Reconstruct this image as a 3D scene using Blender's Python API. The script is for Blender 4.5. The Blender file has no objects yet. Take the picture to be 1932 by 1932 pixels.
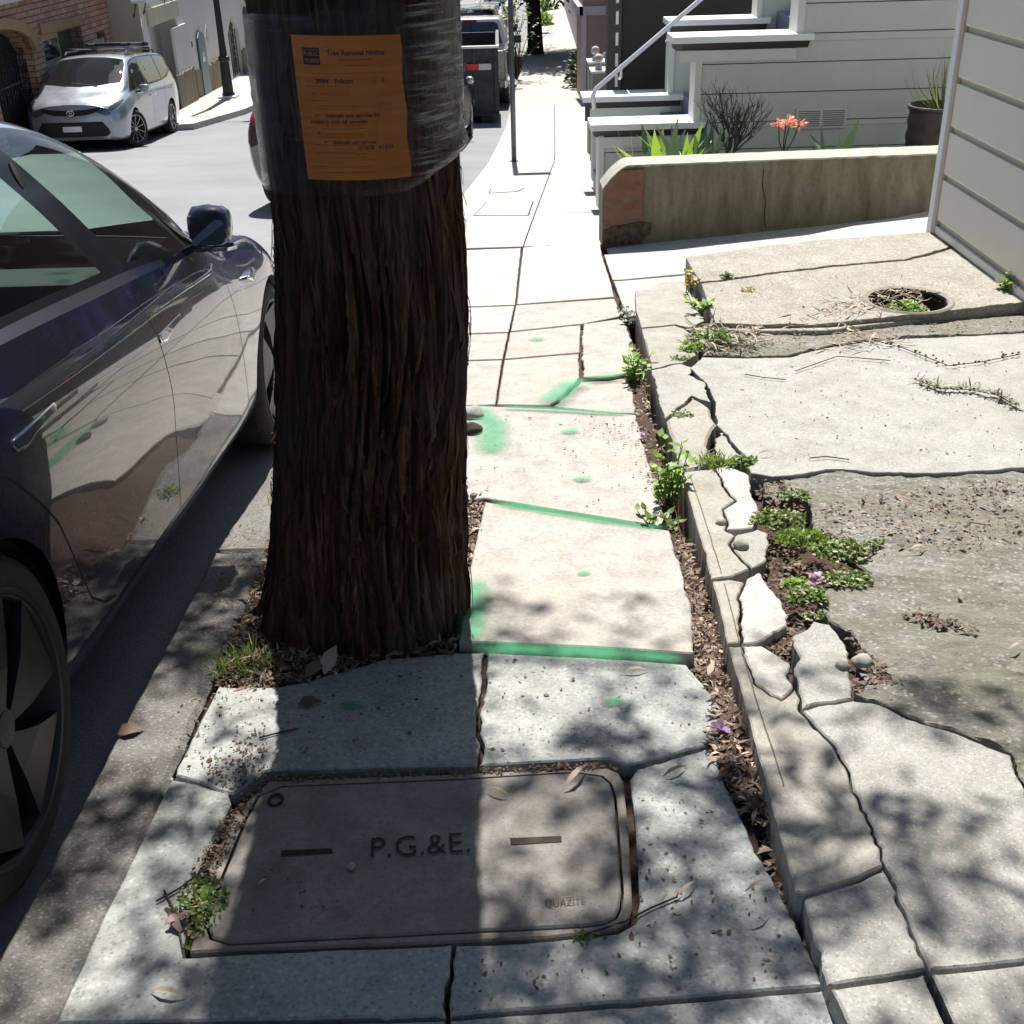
import bpy, bmesh, math, random
import numpy as np
from mathutils import Vector, Matrix, noise, geometry
random.seed(7)
R = math.radians
SC = bpy.context.scene
COL = SC.collection

# ---------------------------------------------------------------- camera, sky, sun
H = 1.58
FPX, TH, PH = 2190.0, R(28.0), R(1.6)
Fv = Vector((0, math.cos(TH), -math.sin(TH)))
U0 = Vector((0, math.sin(TH), math.cos(TH)))
R0 = Vector((1, 0, 0))
Rv = R0 * math.cos(PH) - U0 * math.sin(PH)
Uv = U0 * math.cos(PH) + R0 * math.sin(PH)
CAM = Vector((0, 0, H))
cd = bpy.data.cameras.new('camera')
cd.sensor_width = 36
cd.lens = 36 * FPX / 1932
cd.clip_start = 0.05
cd.clip_end = 1500
cam = bpy.data.objects.new('camera', cd)
COL.objects.link(cam)
m = Matrix((Rv, Uv, -Fv)).transposed().to_4x4()
m.translation = CAM
cam.matrix_world = m
SC.camera = cam

w = bpy.data.worlds.new('World')
SC.world = w
w.use_nodes = True
nt = w.node_tree
bg = nt.nodes['Background']
sky = nt.nodes.new('ShaderNodeTexSky')
sky.sky_type = 'NISHITA'
sky.sun_disc = False
sky.sun_elevation = R(56)
sky.sun_rotation = R(0)
nt.links.new(sky.outputs[0], bg.inputs[0])
bg.inputs[1].default_value = 0.062
sl = bpy.data.lights.new('sun', 'SUN')
sl.energy = 5.0
sl.angle = R(0.55)
sl.color = (1.0, 0.955, 0.89)
so = bpy.data.objects.new('sun', sl)
COL.objects.link(so)
SUN = Vector((0.0, math.cos(R(56)), math.sin(R(56))))
so.rotation_euler = SUN.to_track_quat('Z', 'Y').to_euler()
SC.view_settings.view_transform = 'Standard'
SC.view_settings.look = 'None'
SC.view_settings.exposure = .84
SC.view_settings.gamma = 1.0
SC.cycles.use_adaptive_sampling = True
SC.cycles.max_bounces = 10
SC.cycles.transparent_max_bounces = 12
SC.cycles.caustics_reflective = False
SC.cycles.caustics_refractive = False

# ---------------------------------------------------------------- ground profile and pixel -> point helpers
def prof(y):
    if y < 9: return -.088 * y
    if y < 24: return -.792 - .114 * (y - 9)
    if y < 30: return -2.502 - .07 * (y - 24)
    return -2.922 - .03 * (y - 30)
def sSW(x, y): return prof(y)
def roff(y): return float(np.interp(y, [-8, 1, 4.7, 8], [.012, .02, .09, .13]))
def sRD(x, y): return prof(y) - roff(y)
def sT(x, y): return -.088 * y + .055 + .008 * max(0., y - 3)
def sR6(x, y): return -.40 + .008 * (7 - y)
def sD(x, y): return prof(y) + .083 * max(0., x - .74)
def ray(u, v): return Fv + Rv * ((u - 966) / FPX) - Uv * ((v - 966) / FPX)
def at(u, v, s=sSW, dz=0.0):
    d = ray(u, v)
    lo = .3
    t = lo
    while t < 400:
        P = CAM + d * t
        if P.z < s(P.x, P.y) + dz: break
        lo = t
        t *= 1.04
    hi = t
    for _ in range(30):
        m = (lo + hi) / 2
        P = CAM + d * m
        if P.z > s(P.x, P.y) + dz: lo = m
        else: hi = m
    P = CAM + d * lo
    return Vector((P.x, P.y, s(P.x, P.y) + dz))
def aty(u, v, y):
    d = ray(u, v); return CAM + d * (y / d.y)
def atx(u, v, x):
    d = ray(u, v); return CAM + d * (x / d.x)

# ---------------------------------------------------------------- materials
def newmat(name):
    m = bpy.data.materials.new(name); m.use_nodes = True
    return m, m.node_tree, m.node_tree.nodes['Principled BSDF']
def NN(nt, t, **k):
    n = nt.nodes.new(t)
    for a, b in k.items():
        if a in n.inputs.keys(): n.inputs[a].default_value = b
        else: setattr(n, a, b)
    return n
def ramp(nt, src, stops):
    r = nt.nodes.new('ShaderNodeValToRGB')
    el = r.color_ramp.elements
    while len(el) < len(stops): el.new(.5)
    for e, (p, c) in zip(el, stops):
        e.position = p
        e.color = (*c, 1) if len(c) == 3 else c
    nt.links.new(src, r.inputs[0])
    return r.outputs[0]
def mixc(nt, a, b, fac, mode='MIX'):
    n = nt.nodes.new('ShaderNodeMix'); n.data_type = 'RGBA'; n.blend_type = mode
    for sock, v in ((n.inputs[0], fac), (n.inputs[6], a), (n.inputs[7], b)):
        if isinstance(v, (int, float)): sock.default_value = v
        elif isinstance(v, tuple): sock.default_value = (*v, 1)
        else: nt.links.new(v, sock)
    return n.outputs[2]
def tex(nt, kind, scale, vec, **k):
    n = NN(nt, 'ShaderNodeTex' + kind)
    n.inputs['Scale'].default_value = scale
    for a, b in k.items():
        if a in n.inputs.keys(): n.inputs[a].default_value = b
        else: setattr(n, a, b)
    nt.links.new(vec, n.inputs['Vector'])
    return n
def bump(nt, b, h, strength, dist):
    n = NN(nt, 'ShaderNodeBump'); n.inputs['Strength'].default_value = strength; n.inputs['Distance'].default_value = dist
    nt.links.new(h, n.inputs['Height']); nt.links.new(n.outputs[0], b.inputs['Normal'])
    return n
def simple(name, col, rough=.6, metal=0., var=.15, scale=8., bmp=0., bs=60., **k):
    m, nt, b = newmat(name)
    g = NN(nt, 'ShaderNodeTexCoord').outputs['Object']
    n = tex(nt, 'Noise', scale, g, Detail=5.)
    dark = tuple(c * (1 - var) for c in col); lite = tuple(min(1, c * (1 + var)) for c in col)
    nt.links.new(ramp(nt, n.outputs[0], [(.3, dark), (.7, lite)]), b.inputs['Base Color'])
    b.inputs['Roughness'].default_value = rough; b.inputs['Metallic'].default_value = metal
    for a, v in k.items(): b.inputs[a].default_value = v
    if bmp:
        n2 = tex(nt, 'Noise', bs, g, Detail=4.)
        bump(nt, b, n2.outputs[0], .6, bmp)
    return m
def concrete(name, base, agg, dirt, speck=.35, bmp=.0015, vs=110., dscale=1.3, damt=.5, moss=None, white=None):
    m, nt, b = newmat(name)
    g = NN(nt, 'ShaderNodeNewGeometry').outputs['Position']
    big = tex(nt, 'Noise', dscale, g, Detail=6., Roughness=.62)
    mid = tex(nt, 'Noise', 9., g, Detail=7., Roughness=.68)
    fine = tex(nt, 'Noise', 420., g, Detail=3.)
    c = ramp(nt, mid.outputs[0], [(.28, tuple(x * .70 for x in base)), (.5, base), (.74, tuple(min(1, x * 1.2) for x in base))])
    gr = tex(nt, 'Noise', 75., g, Detail=8., Roughness=.8)
    c = mixc(nt, c, tuple(x * .45 for x in base), ramp(nt, gr.outputs[0], [(.50, (0, 0, 0)), (.66, (.55,) * 3)]))
    c = mixc(nt, c, tuple(min(1, x * 1.45) for x in base), ramp(nt, gr.outputs[0], [(.34, (.5,) * 3), (.46, (0, 0, 0))]))
    st = tex(nt, 'Noise', 4.3, g, Detail=9., Roughness=.75, Distortion=.6)
    c = mixc(nt, c, tuple(x * f for x, f in zip(dirt, (.85, .78, .7))), ramp(nt, st.outputs[0], [(.56, (0, 0, 0)), (.70, (damt * .8,) * 3)]))
    c = mixc(nt, c, dirt, ramp(nt, big.outputs[0], [(.42, (0, 0, 0)), (.72, (damt,) * 3)]))
    vo = tex(nt, 'Voronoi', vs, g)
    w = NN(nt, 'ShaderNodeTexWhiteNoise'); nt.links.new(vo.outputs['Color'], w.inputs['Vector'])
    # aggregate pebbles: some cells darker, some lighter
    cellc = ramp(nt, w.outputs['Value'], [(.0, tuple(x * .35 for x in agg)), (.25, tuple(x * .7 for x in agg)), (.6, agg), (1., tuple(min(1, x * 1.7) for x in agg))])
    msk = ramp(nt, vo.outputs['Distance'], [(.25, (speck,) * 3), (.55, (0, 0, 0))])
    c = mixc(nt, c, cellc, msk)
    # small dark pits and grit
    v2 = tex(nt, 'Voronoi', 58., g)
    pit = ramp(nt, v2.outputs['Distance'], [(.05, (.85,) * 3), (.13, (0, 0, 0))])
    c = mixc(nt, c, tuple(x * .22 for x in base), pit)
    c = mixc(nt, c, (.5, .5, .5), ramp(nt, fine.outputs[0], [(.3, (0, 0, 0)), (.8, (.12,) * 3)]), 'OVERLAY')
    if moss:
        n = tex(nt, 'Noise', 3.2, g, Detail=9., Roughness=.75)
        c = mixc(nt, c, moss, ramp(nt, n.outputs[0], [(.42, (0, 0, 0)), (.62, (.75,) * 3)]))
    if white:
        mp = NN(nt, 'ShaderNodeMapping'); mp.inputs['Scale'].default_value = (1, 2.3, 1); nt.links.new(g, mp.inputs[0])
        n = tex(nt, 'Noise', 5.5, mp.outputs[0], Detail=10., Roughness=.78)
        c = mixc(nt, c, white, ramp(nt, n.outputs[0], [(.58, (0, 0, 0)), (.67, (.7,) * 3)]))
    nt.links.new(c, b.inputs['Base Color'])
    b.inputs['Roughness'].default_value = .9
    b.inputs['Specular IOR Level'].default_value = .3
    h1 = tex(nt, 'Noise', 160., g, Detail=6., Roughness=.7)
    add = NN(nt, 'ShaderNodeMath', operation='ADD')
    mul = NN(nt, 'ShaderNodeMath', operation='MULTIPLY'); mul.inputs[1].default_value = 1.6
    nt.links.new(mid.outputs[0], mul.inputs[0])
    nt.links.new(h1.outputs[0], add.inputs[0]); nt.links.new(mul.outputs[0], add.inputs[1])
    bump(nt, b, add.outputs[0], .8, bmp)
    return m
M = {}
M['conc_sun'] = concrete('concrete_smooth', (.38, .362, .335), (.40, .35, .30), (.36, .315, .26), speck=.22, bmp=.0012, vs=240.)
M['conc_grey'] = concrete('concrete_aggregate', (.35, .36, .345), (.33, .34, .33), (.27, .29, .28), speck=.55, bmp=.0028, vs=95.)
M['conc_far'] = concrete('concrete_pale', (.43, .42, .40), (.40, .37, .34), (.44, .39, .32), speck=.1, bmp=.001, vs=200., dscale=.5, damt=.55)
M['conc_kerb'] = concrete('concrete_kerb', (.26, .25, .235), (.28, .27, .25), (.09, .08, .07), speck=.6, bmp=.014, vs=120., dscale=4., damt=.75)
M['conc_strip'] = concrete('concrete_strip', (.345, .33, .295), (.36, .33, .29), (.20, .175, .135), speck=.25, bmp=.002, vs=210., dscale=2.2, damt=.5)
M['conc_white'] = concrete('concrete_broken_pale', (.43, .41, .385), (.60, .56, .53), (.5, .46, .42), speck=.15, bmp=.003)
M['conc_light'] = concrete('concrete_patch', (.335, .33, .31), (.36, .345, .32), (.25, .235, .20), speck=.45, bmp=.0015, vs=160., dscale=1.8)
M['conc_old'] = concrete('concrete_old', (.29, .278, .25), (.36, .34, .30), (.14, .12, .095), speck=.8, bmp=.014, vs=75., dscale=5.4, damt=.7, moss=(.19, .185, .13), white=(.46, .47, .47))
M['conc_apron'] = concrete('concrete_apron', (.35, .33, .29), (.38, .35, .31), (.19, .17, .13), speck=.7, bmp=.004, vs=90., dscale=2.4, damt=.55)
M['conc_lid'] = concrete('polymer_lid', (.27, .25, .23), (.27, .25, .22), (.15, .135, .12), speck=.2, bmp=.0022, vs=300., dscale=7., damt=.7)
M['conc_rim'] = concrete('polymer_rim', (.30, .27, .235), (.30, .27, .24), (.17, .14, .11), speck=.2, bmp=.0016, vs=300., dscale=9., damt=.7)
def asphalt():
    m, nt, b = newmat('asphalt')
    g = NN(nt, 'ShaderNodeNewGeometry').outputs['Position']
    n = tex(nt, 'Noise', .6, g, Detail=8., Roughness=.65)
    c = ramp(nt, n.outputs[0], [(.3, (.17, .175, .185)), (.7, (.235, .24, .25))])
    v = tex(nt, 'Voronoi', 90., g)
    c = mixc(nt, c, (.34, .34, .34), ramp(nt, v.outputs['Distance'], [(.1, (.5,) * 3), (.4, (0, 0, 0))]))
    n2 = tex(nt, 'Noise', 30., g, Detail=6., Roughness=.8)
    c = mixc(nt, c, (.09, .09, .09), ramp(nt, n2.outputs[0], [(.55, (0, 0, 0)), (.8, (.6,) * 3)]))
    nt.links.new(c, b.inputs['Base Color']); b.inputs['Roughness'].default_value = .88
    bump(nt, b, v.outputs['Distance'], .7, .004)
    return m
M['asphalt'] = asphalt()
def soilmat():
    m, nt, b = newmat('soil')
    g = NN(nt, 'ShaderNodeNewGeometry').outputs['Position']
    n = tex(nt, 'Noise', 60., g, Detail=8., Roughness=.75)
    nt.links.new(ramp(nt, n.outputs[0], [(.3, (.022, .013, .008)), (.55, (.075, .042, .027)), (.75, (.16, .10, .07))]), b.inputs['Base Color'])
    b.inputs['Roughness'].default_value = .95
    bump(nt, b, n.outputs[0], 1., .01)
    return m
M['soil'] = soilmat()
def barkmat():
    m, nt, b = newmat('bark')
    g = NN(nt, 'ShaderNodeTexCoord').outputs['Object']
    mp = NN(nt, 'ShaderNodeMapping'); mp.inputs['Scale'].default_value = (1, 1, .09); nt.links.new(g, mp.inputs[0])
    n = tex(nt, 'Noise', 42., mp.outputs[0], Detail=9., Roughness=.72)
    n2 = tex(nt, 'Noise', 3., g, Detail=5.)
    c = ramp(nt, n.outputs[0], [(.3, (.018, .008, .005)), (.48, (.080, .036, .021)), (.62, (.19, .098, .058)), (.78, (.38, .25, .17))])
    c = mixc(nt, c, (.10, .085, .078), ramp(nt, n2.outputs[0], [(.45, (0, 0, 0)), (.65, (.7,) * 3)]))
    nt.links.new(c, b.inputs['Base Color']); b.inputs['Roughness'].default_value = .95
    b.inputs['Specular IOR Level'].default_value = .15
    bump(nt, b, n.outputs[0], 1., .02)
    return m
M['bark'] = barkmat()
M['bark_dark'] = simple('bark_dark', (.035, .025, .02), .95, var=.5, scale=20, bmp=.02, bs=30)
def leafmat(name, col, var=.3, trans=.35, rough=.5):
    m, nt, b = newmat(name)
    oi = NN(nt, 'ShaderNodeNewGeometry')
    dark = tuple(c * (1 - var) for c in col); lite = tuple(min(1, c * (1 + var)) for c in col)
    nt.links.new(ramp(nt, oi.outputs['Random Per Island'], [(0, dark), (1, lite)]), b.inputs['Base Color'])
    b.inputs['Roughness'].default_value = rough
    if trans:
        t = NN(nt, 'ShaderNodeBsdfTranslucent'); t.inputs[0].default_value = (*lite, 1)
        mx = NN(nt, 'ShaderNodeMixShader'); mx.inputs[0].default_value = trans
        nt.links.new(b.outputs[0], mx.inputs[1]); nt.links.new(t.outputs[0], mx.inputs[2])
        nt.links.new(mx.outputs[0], nt.nodes['Material Output'].inputs[0])
    return m
M['leaf'] = leafmat('foliage', (.055, .085, .03))
M['weed'] = leafmat('weed_leaf', (.13, .20, .035), .4)
M['weed_bright'] = leafmat('weed_bright', (.20, .33, .04), .35)
M['weed_yellow'] = leafmat('weed_yellow', (.42, .34, .07), .35)
M['agave'] = leafmat('agave_leaf', (.10, .16, .08), .35, .15, .35)
M['agave_lime'] = leafmat('agave_lime', (.28, .42, .05), .3, .3, .35)
M['shrub'] = leafmat('shrub_leaf', (.045, .07, .03), .35, .1)
M['orange_fl'] = leafmat('orange_flower', (.80, .36, .24), .25)
M['red_fl'] = leafmat('red_flower', (.22, .015, .03), .4)
M['petal'] = leafmat('pink_petal', (.55, .38, .48), .2)
M['litter'] = leafmat('leaf_litter', (.17, .105, .07), .7, .1, .7)
M['litter_pale'] = leafmat('pale_leaf', (.42, .33, .26), .4, .1, .7)
M['litter_dark'] = leafmat('dark_leaf', (.10, .065, .04), .5, .05, .7)
M['dry_leaf'] = leafmat('dry_leaf', (.15, .14, .08), .35, .1, .6)
M['twig'] = simple('twig', (.06, .04, .03), .9)
M['stone'] = simple('pebble', (.30, .29, .28), .8, bmp=.004)
M['paint_dark'] = None
def carpaint(name, col, metal=.35, rough=.25, ior=1.5, coat=1.0):
    m, nt, b = newmat(name)
    g = NN(nt, 'ShaderNodeTexCoord').outputs['Object']
    n = tex(nt, 'Noise', 2.2, g, Detail=7., Roughness=.7)
    nt.links.new(ramp(nt, n.outputs[0], [(.3, tuple(c * .9 for c in col)), (.75, tuple(min(1, c * 1.1 + .002) for c in col))]), b.inputs['Base Color'])
    b.inputs['Metallic'].default_value = metal
    nt.links.new(ramp(nt, n.outputs[0], [(.35, (rough * .8,) * 3), (.75, (rough * 1.2,) * 3)]), b.inputs['Roughness'])
    b.inputs['Coat Weight'].default_value = coat
    b.inputs['Coat Roughness'].default_value = .015
    b.inputs['Coat IOR'].default_value = ior
    if metal == 0.: b.inputs['Specular IOR Level'].default_value = .12
    return m
M['paint_near'] = carpaint('paint_blue_black', (.005, .011, .040), 0., .3, 1.5)
M['paint_dark'] = carpaint('paint_dark_grey', (.015, .018, .028), 0., .3, 1.6)
M['paint_van'] = carpaint('paint_silver_blue', (.34, .38, .43), .55, .34, 1.5)
M['paint_silver'] = carpaint('paint_silver', (.42, .41, .39), .6, .3, 1.6)
M['paint_truck'] = carpaint('paint_truck_white', (.75, .76, .80), .1, .3, 1.5)
M['paint_black'] = carpaint('paint_black', (.010, .010, .012), 0., .3, 1.8)
M['chrome'] = simple('chrome', (.75, .77, .80), .08, 1., var=.03)
M['satin'] = simple('satin_trim', (.82, .86, .93), .16, 1., var=.04)
M['blacktrim'] = simple('black_trim', (.006, .006, .007), .25, var=.2)
M['blackmat'] = simple('black_plastic', (.010, .010, .011), .7, var=.3)
M['rubber'] = simple('tyre_rubber', (.022, .021, .020), .85, var=.3, scale=30, bmp=.001)
M['rim_dark'] = simple('wheel_cover_grey', (.022, .022, .024), .45, .3, var=.15)
M['rim_silver'] = simple('alloy', (.55, .55, .56), .25, .9, var=.05)
M['seam'] = simple('panel_gap', (.002, .002, .002), .9)
M['interior'] = simple('interior', (.015, .016, .018), .8)
M['seat_light'] = simple('seat_light', (.10, .10, .10), .7)
def glassmat(name, tint, refl=.09, opaque=None):
    m, nt, b = newmat(name)
    nt.nodes.remove(b)
    gl = NN(nt, 'ShaderNodeBsdfGlossy'); gl.inputs['Roughness'].default_value = .01
    if opaque:
        t = NN(nt, 'ShaderNodeBsdfDiffuse'); t.inputs[0].default_value = (*opaque, 1)
    else:
        t = NN(nt, 'ShaderNodeBsdfTransparent'); t.inputs[0].default_value = (*tint, 1)
    fr = NN(nt, 'ShaderNodeLayerWeight'); fr.inputs[0].default_value = .5
    pw = NN(nt, 'ShaderNodeMath', operation='POWER'); pw.inputs[1].default_value = 4.5
    nt.links.new(fr.outputs['Facing'], pw.inputs[0])
    ad = NN(nt, 'ShaderNodeMath', operation='ADD'); ad.inputs[1].default_value = refl; ad.use_clamp = True
    nt.links.new(pw.outputs[0], ad.inputs[0])
    mx = NN(nt, 'ShaderNodeMixShader')
    nt.links.new(ad.outputs[0], mx.inputs[0]); nt.links.new(t.outputs[0], mx.inputs[1]); nt.links.new(gl.outputs[0], mx.inputs[2])
    nt.links.new(mx.outputs[0], nt.nodes['Material Output'].inputs[0])
    return m
M['glass'] = glassmat('green_tinted_glass', (.70, .86, .79), .05)
M['glass_dark'] = glassmat('dark_glass', None, .10, (.012, .014, .016))

# ---------------------------------------------------------------- mesh kit
class MB:
    def __init__(s): s.v = []; s.f = []; s.m = []
    def add(s, vs, fs, mi=0):
        o = len(s.v); s.v += [tuple(p) for p in vs]; s.f += [tuple(i + o for i in f) for f in fs]; s.m += [mi] * len(fs)
        return s
    def box(s, a, b, mi=0):
        x0, y0, z0 = a; x1, y1, z1 = b
        vs = [(x0, y0, z0), (x1, y0, z0), (x1, y1, z0), (x0, y1, z0), (x0, y0, z1), (x1, y0, z1), (x1, y1, z1), (x0, y1, z1)]
        return s.add(vs, [(3, 2, 1, 0), (4, 5, 6, 7), (0, 1, 5, 4), (1, 2, 6, 5), (2, 3, 7, 6), (3, 0, 4, 7)], mi)
    def tube(s, pts, rad, n=8, mi=0, cap=True):
        pts = [Vector(p) for p in pts]
        rs = rad if isinstance(rad, (list, tuple)) else [rad] * len(pts)
        vs = []; up = Vector((0, 0, 1)); a = None
        for i, p in enumerate(pts):
            d = (pts[min(i + 1, len(pts) - 1)] - pts[max(i - 1, 0)])
            d = d.normalized() if d.length > 1e-9 else Vector((0, 0, 1))
            if a is not None: a = a - d * a.dot(d)
            if a is None or a.length < 1e-3:
                a = d.cross(up)
                if a.length < 1e-2: a = d.cross(Vector((1, 0, 0)))
            a.normalize(); b = d.cross(a)
            for k in range(n):
                t = 2 * math.pi * k / n
                vs.append(p + (a * math.cos(t) + b * math.sin(t)) * rs[i])
        fs = []
        for i in range(len(pts) - 1):
            for k in range(n):
                k2 = (k + 1) % n
                fs.append((i * n + k, i * n + k2, (i + 1) * n + k2, (i + 1) * n + k))
        if cap:
            fs.append(tuple(range(n - 1, -1, -1))); fs.append(tuple((len(pts) - 1) * n + k for k in range(n)))
        return s.add(vs, fs, mi)
    def lathe(s, prof_, n=24, axis='z', c=(0, 0, 0), mi=0):
        vs = []; c = Vector(c)
        for r, h in prof_:
            for k in range(n):
                t = 2 * math.pi * k / n
                p = Vector((r * math.cos(t), r * math.sin(t), h))
                if axis == 'x': p = Vector((p.z, p.x, p.y))
                elif axis == 'y': p = Vector((p.x, p.z, p.y))
                vs.append(c + p)
        fs = []
        for i in range(len(prof_) - 1):
            for k in range(n):
                k2 = (k + 1) % n
                fs.append((i * n + k, i * n + k2, (i + 1) * n + k2, (i + 1) * n + k))
        return s.add(vs, fs, mi)
    def prism(s, poly, a, b, plane='xz', mi=0):
        # poly 2D in plane, extruded between a and b along the remaining axis
        n = len(poly)
        def P(p, t):
            return {'xz': (p[0], t, p[1]), 'yz': (t, p[0], p[1]), 'xy': (p[0], p[1], t)}[plane]
        vs = [P(p, a) for p in poly] + [P(p, b) for p in poly]
        fs = [tuple(range(n)), tuple(range(2 * n - 1, n - 1, -1))]
        for i in range(n):
            j = (i + 1) % n
            fs.append((i, i + n, j + n, j))
        return s.add(vs, fs, mi)
    def build(s, name, mat, parent=None, smooth=False, world=False, bevel=0):
        me = bpy.data.meshes.new(name)
        off = Vector((0, 0, 0))
        vs = s.v
        if world and parent is not None:
            inv = parent.matrix_basis.inverted()
            vs = [tuple(inv @ Vector(p)) for p in vs]
        me.from_pydata(vs, [], s.f)
        mats = mat if isinstance(mat, list) else [mat]
        for mm in mats: me.materials.append(mm)
        if len(mats) > 1: me.polygons.foreach_set('material_index', s.m)
        if smooth: me.polygons.foreach_set('use_smooth', [True] * len(me.polygons))
        me.validate(); me.update()
        bm = bmesh.new(); bm.from_mesh(me); bmesh.ops.recalc_face_normals(bm, faces=bm.faces)
        if bevel:
            es = [e for e in bm.edges if len(e.link_faces) == 2 and e.calc_face_angle(0) > .5]
            bmesh.ops.bevel(bm, geom=es, offset=bevel, segments=2, affect='EDGES', profile=.6)
        bm.to_mesh(me); bm.free()
        o = bpy.data.objects.new(name, me); COL.objects.link(o)
        if parent is not None: o.parent = parent
        return o
def tag(o, label=None, cat=None, group=None, kind=None):
    if label: o['label'] = label
    if cat: o['category'] = cat
    if group: o['group'] = group
    if kind: o['kind'] = kind
    return o
def thing(name, label, cat, loc=(0, 0, 0), group=None, mtx=None):
    o = bpy.data.objects.new(name, None); COL.objects.link(o)
    o.empty_display_size = .1
    if mtx is not None: o.matrix_basis = mtx
    else: o.matrix_basis = Matrix.Translation(Vector(loc))
    return tag(o, label, cat, group)
def copy_tree(o, parent=None):
    c = o.copy(); COL.objects.link(c)
    if parent is not None: c.parent = parent
    for ch in list(o.children): copy_tree(ch, c)
    return c
def pip(px, py, poly):
    poly = np.asarray(poly); x, y = poly[:, 0], poly[:, 1]; x2, y2 = np.roll(x, -1), np.roll(y, -1)
    px = np.atleast_1d(px)[:, None]; py = np.atleast_1d(py)[:, None]
    c = ((y > py) != (y2 > py)) & (px < (x2 - x) * (py - y) / (np.where(y2 == y, 1e-12, y2 - y)) + x)
    return c.sum(1) % 2 == 1
def textmesh(body, size=1., bold=0., shear=0., align='LEFT', ext=0.):
    cu = bpy.data.curves.new('lettering', 'FONT')
    cu.body = body; cu.size = size; cu.shear = shear; cu.align_x = align; cu.offset = bold; cu.resolution_u = 3
    cu.extrude = ext
    o = bpy.data.objects.new('lettering', cu)
    me = bpy.data.meshes.new_from_object(o)
    vs = [v.co.copy() for v in me.vertices]; fs = [tuple(p.vertices) for p in me.polygons]
    bpy.data.objects.remove(o); bpy.data.curves.remove(cu); bpy.data.meshes.remove(me)
    return vs, fs
def leafblade(mb, base, d, L, W, bend=.2, nrm=None, mi=0, seg=3, tipw=0.):
    d = Vector(d).normalized()
    n = Vector(nrm) if nrm is not None else Vector((random.uniform(-1, 1), random.uniform(-1, 1), random.uniform(.2, 1)))
    s = d.cross(n)
    if s.length < 1e-4: s = d.cross(Vector((0, 1, .3)))
    s.normalize(); n = s.cross(d).normalized()
    vs = []; 
    prof_ = [(0, .12), (.3, .9), (.6, .8), (1, tipw)] if seg == 3 else [(0, .3), (.5, 1), (1, tipw)]
    for t, ww in prof_:
        c = Vector(base) + d * (L * t) + n * (bend * L * (t * (1 - t) * 2 - .6 * t * t))
        vs += [c + s * W * ww / 2, c - s * W * ww / 2]
    k = len(prof_)
    mb.add(vs, [(2 * i, 2 * i + 1, 2 * i + 3, 2 * i + 2) for i in range(k - 1)], mi)

# ================================================================ GROUND
mb = MB()
ys = [-60, -10, 0, 24, 60, 120, 300, 700]
for i in range(len(ys) - 1):
    a, b = ys[i], ys[i + 1]
    mb.add([(-400, a, prof(a) - .55), (400, a, prof(a) - .55), (400, b, prof(b) - .55), (-400, b, prof(b) - .55)], [(0, 1, 2, 3)])
tag(mb.build('ground', M['soil']), kind='structure')

KX = [(-8, -.98), (3.3, -.98), (13.2, -.36), (16.5, -.16), (27, .18), (40, .72), (50, 1.05), (80, 2.3), (140, 4.5)]
def kx(y):
    for (a, xa), (b, xb) in zip(KX, KX[1:]):
        if y <= b: return xa + (xb - xa) * (y - a) / (b - a)
    return KX[-1][1]
LK = [(-8, -9.2), (20, -8.9), (25.8, -8.75), (26.6, -6.75), (31, -6.2), (45, -5.2), (80, -2.8), (140, 0)]
def lkx(y):
    for (a, xa), (b, xb) in zip(LK, LK[1:]):
        if y <= b: return xa + (xb - xa) * (y - a) / (b - a)
    return LK[-1][1]
ysr = sorted(set([-8 + .5 * i for i in range(80)] + [32 + 2 * i for i in range(55)] + [25.8, 26.6, 3.3, 13.2, 24, 9, 30, 16.5, 27]))
mb = MB()
for a, b in zip(ysr, ysr[1:]):
    mb.add([(lkx(a) - .1, a, sRD(0, a)), (kx(a) + .015, a, sRD(0, a)), (kx(b) + .015, b, sRD(0, b)), (lkx(b) - .1, b, sRD(0, b))], [(0, 1, 2, 3)])
tag(mb.build('road', M['asphalt']), kind='structure')
# left pavement
mb = MB()
for a, b in zip(ysr, ysr[1:]):
    mb.add([(-14, a, prof(a)), (lkx(a), a, prof(a)), (lkx(b), b, prof(b)), (-14, b, prof(b)), (lkx(a), a, prof(a) - .2), (lkx(b), b, prof(b) - .2)], [(0, 1, 2, 3), (1, 4, 5, 2)])
tag(mb.build('far_pavement', M['conc_far']), kind='structure')
# soil bed under the pavement
mb = MB()
nx, ny = 180, 170
def gapx(y):
    return float(np.interp(y, [1.39, 2.53, 3.6, 4.8, 6.3, 7.2], [.530, .575, .622, .668, .735, .76]))
def bedz(x, y):
    z = prof(y) - .034
    if x > .5: z = min(sT(x, y) - .075, prof(y) - .02) if y < 7 else prof(y) - .055
    if y < 7.2:
        e = gapx(y) - x
        if -.02 < e < .05: z = prof(y) - .15
    return z
for j in range(ny + 1):
    for i in range(nx + 1):
        x = -.86 + i * (4.6 / nx); y = -3 + j * (13.5 / ny)
        z = bedz(x, y) + .018 * noise.noise(Vector((x * 9, y * 9, 0)))
        d = math.hypot(x + .335, y - 2.85)
        if d < .62 and x < .05: z += .035 * (1 - d / .62)
        mb.v.append((x, y, z))
for j in range(ny):
    for i in range(nx):
        k = j * (nx + 1) + i
        mb.f.append((k, k + 1, k + nx + 2, k + nx + 1)); mb.m.append(0)
tag(mb.build('soil', M['soil'], smooth=True), kind='structure')

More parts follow.
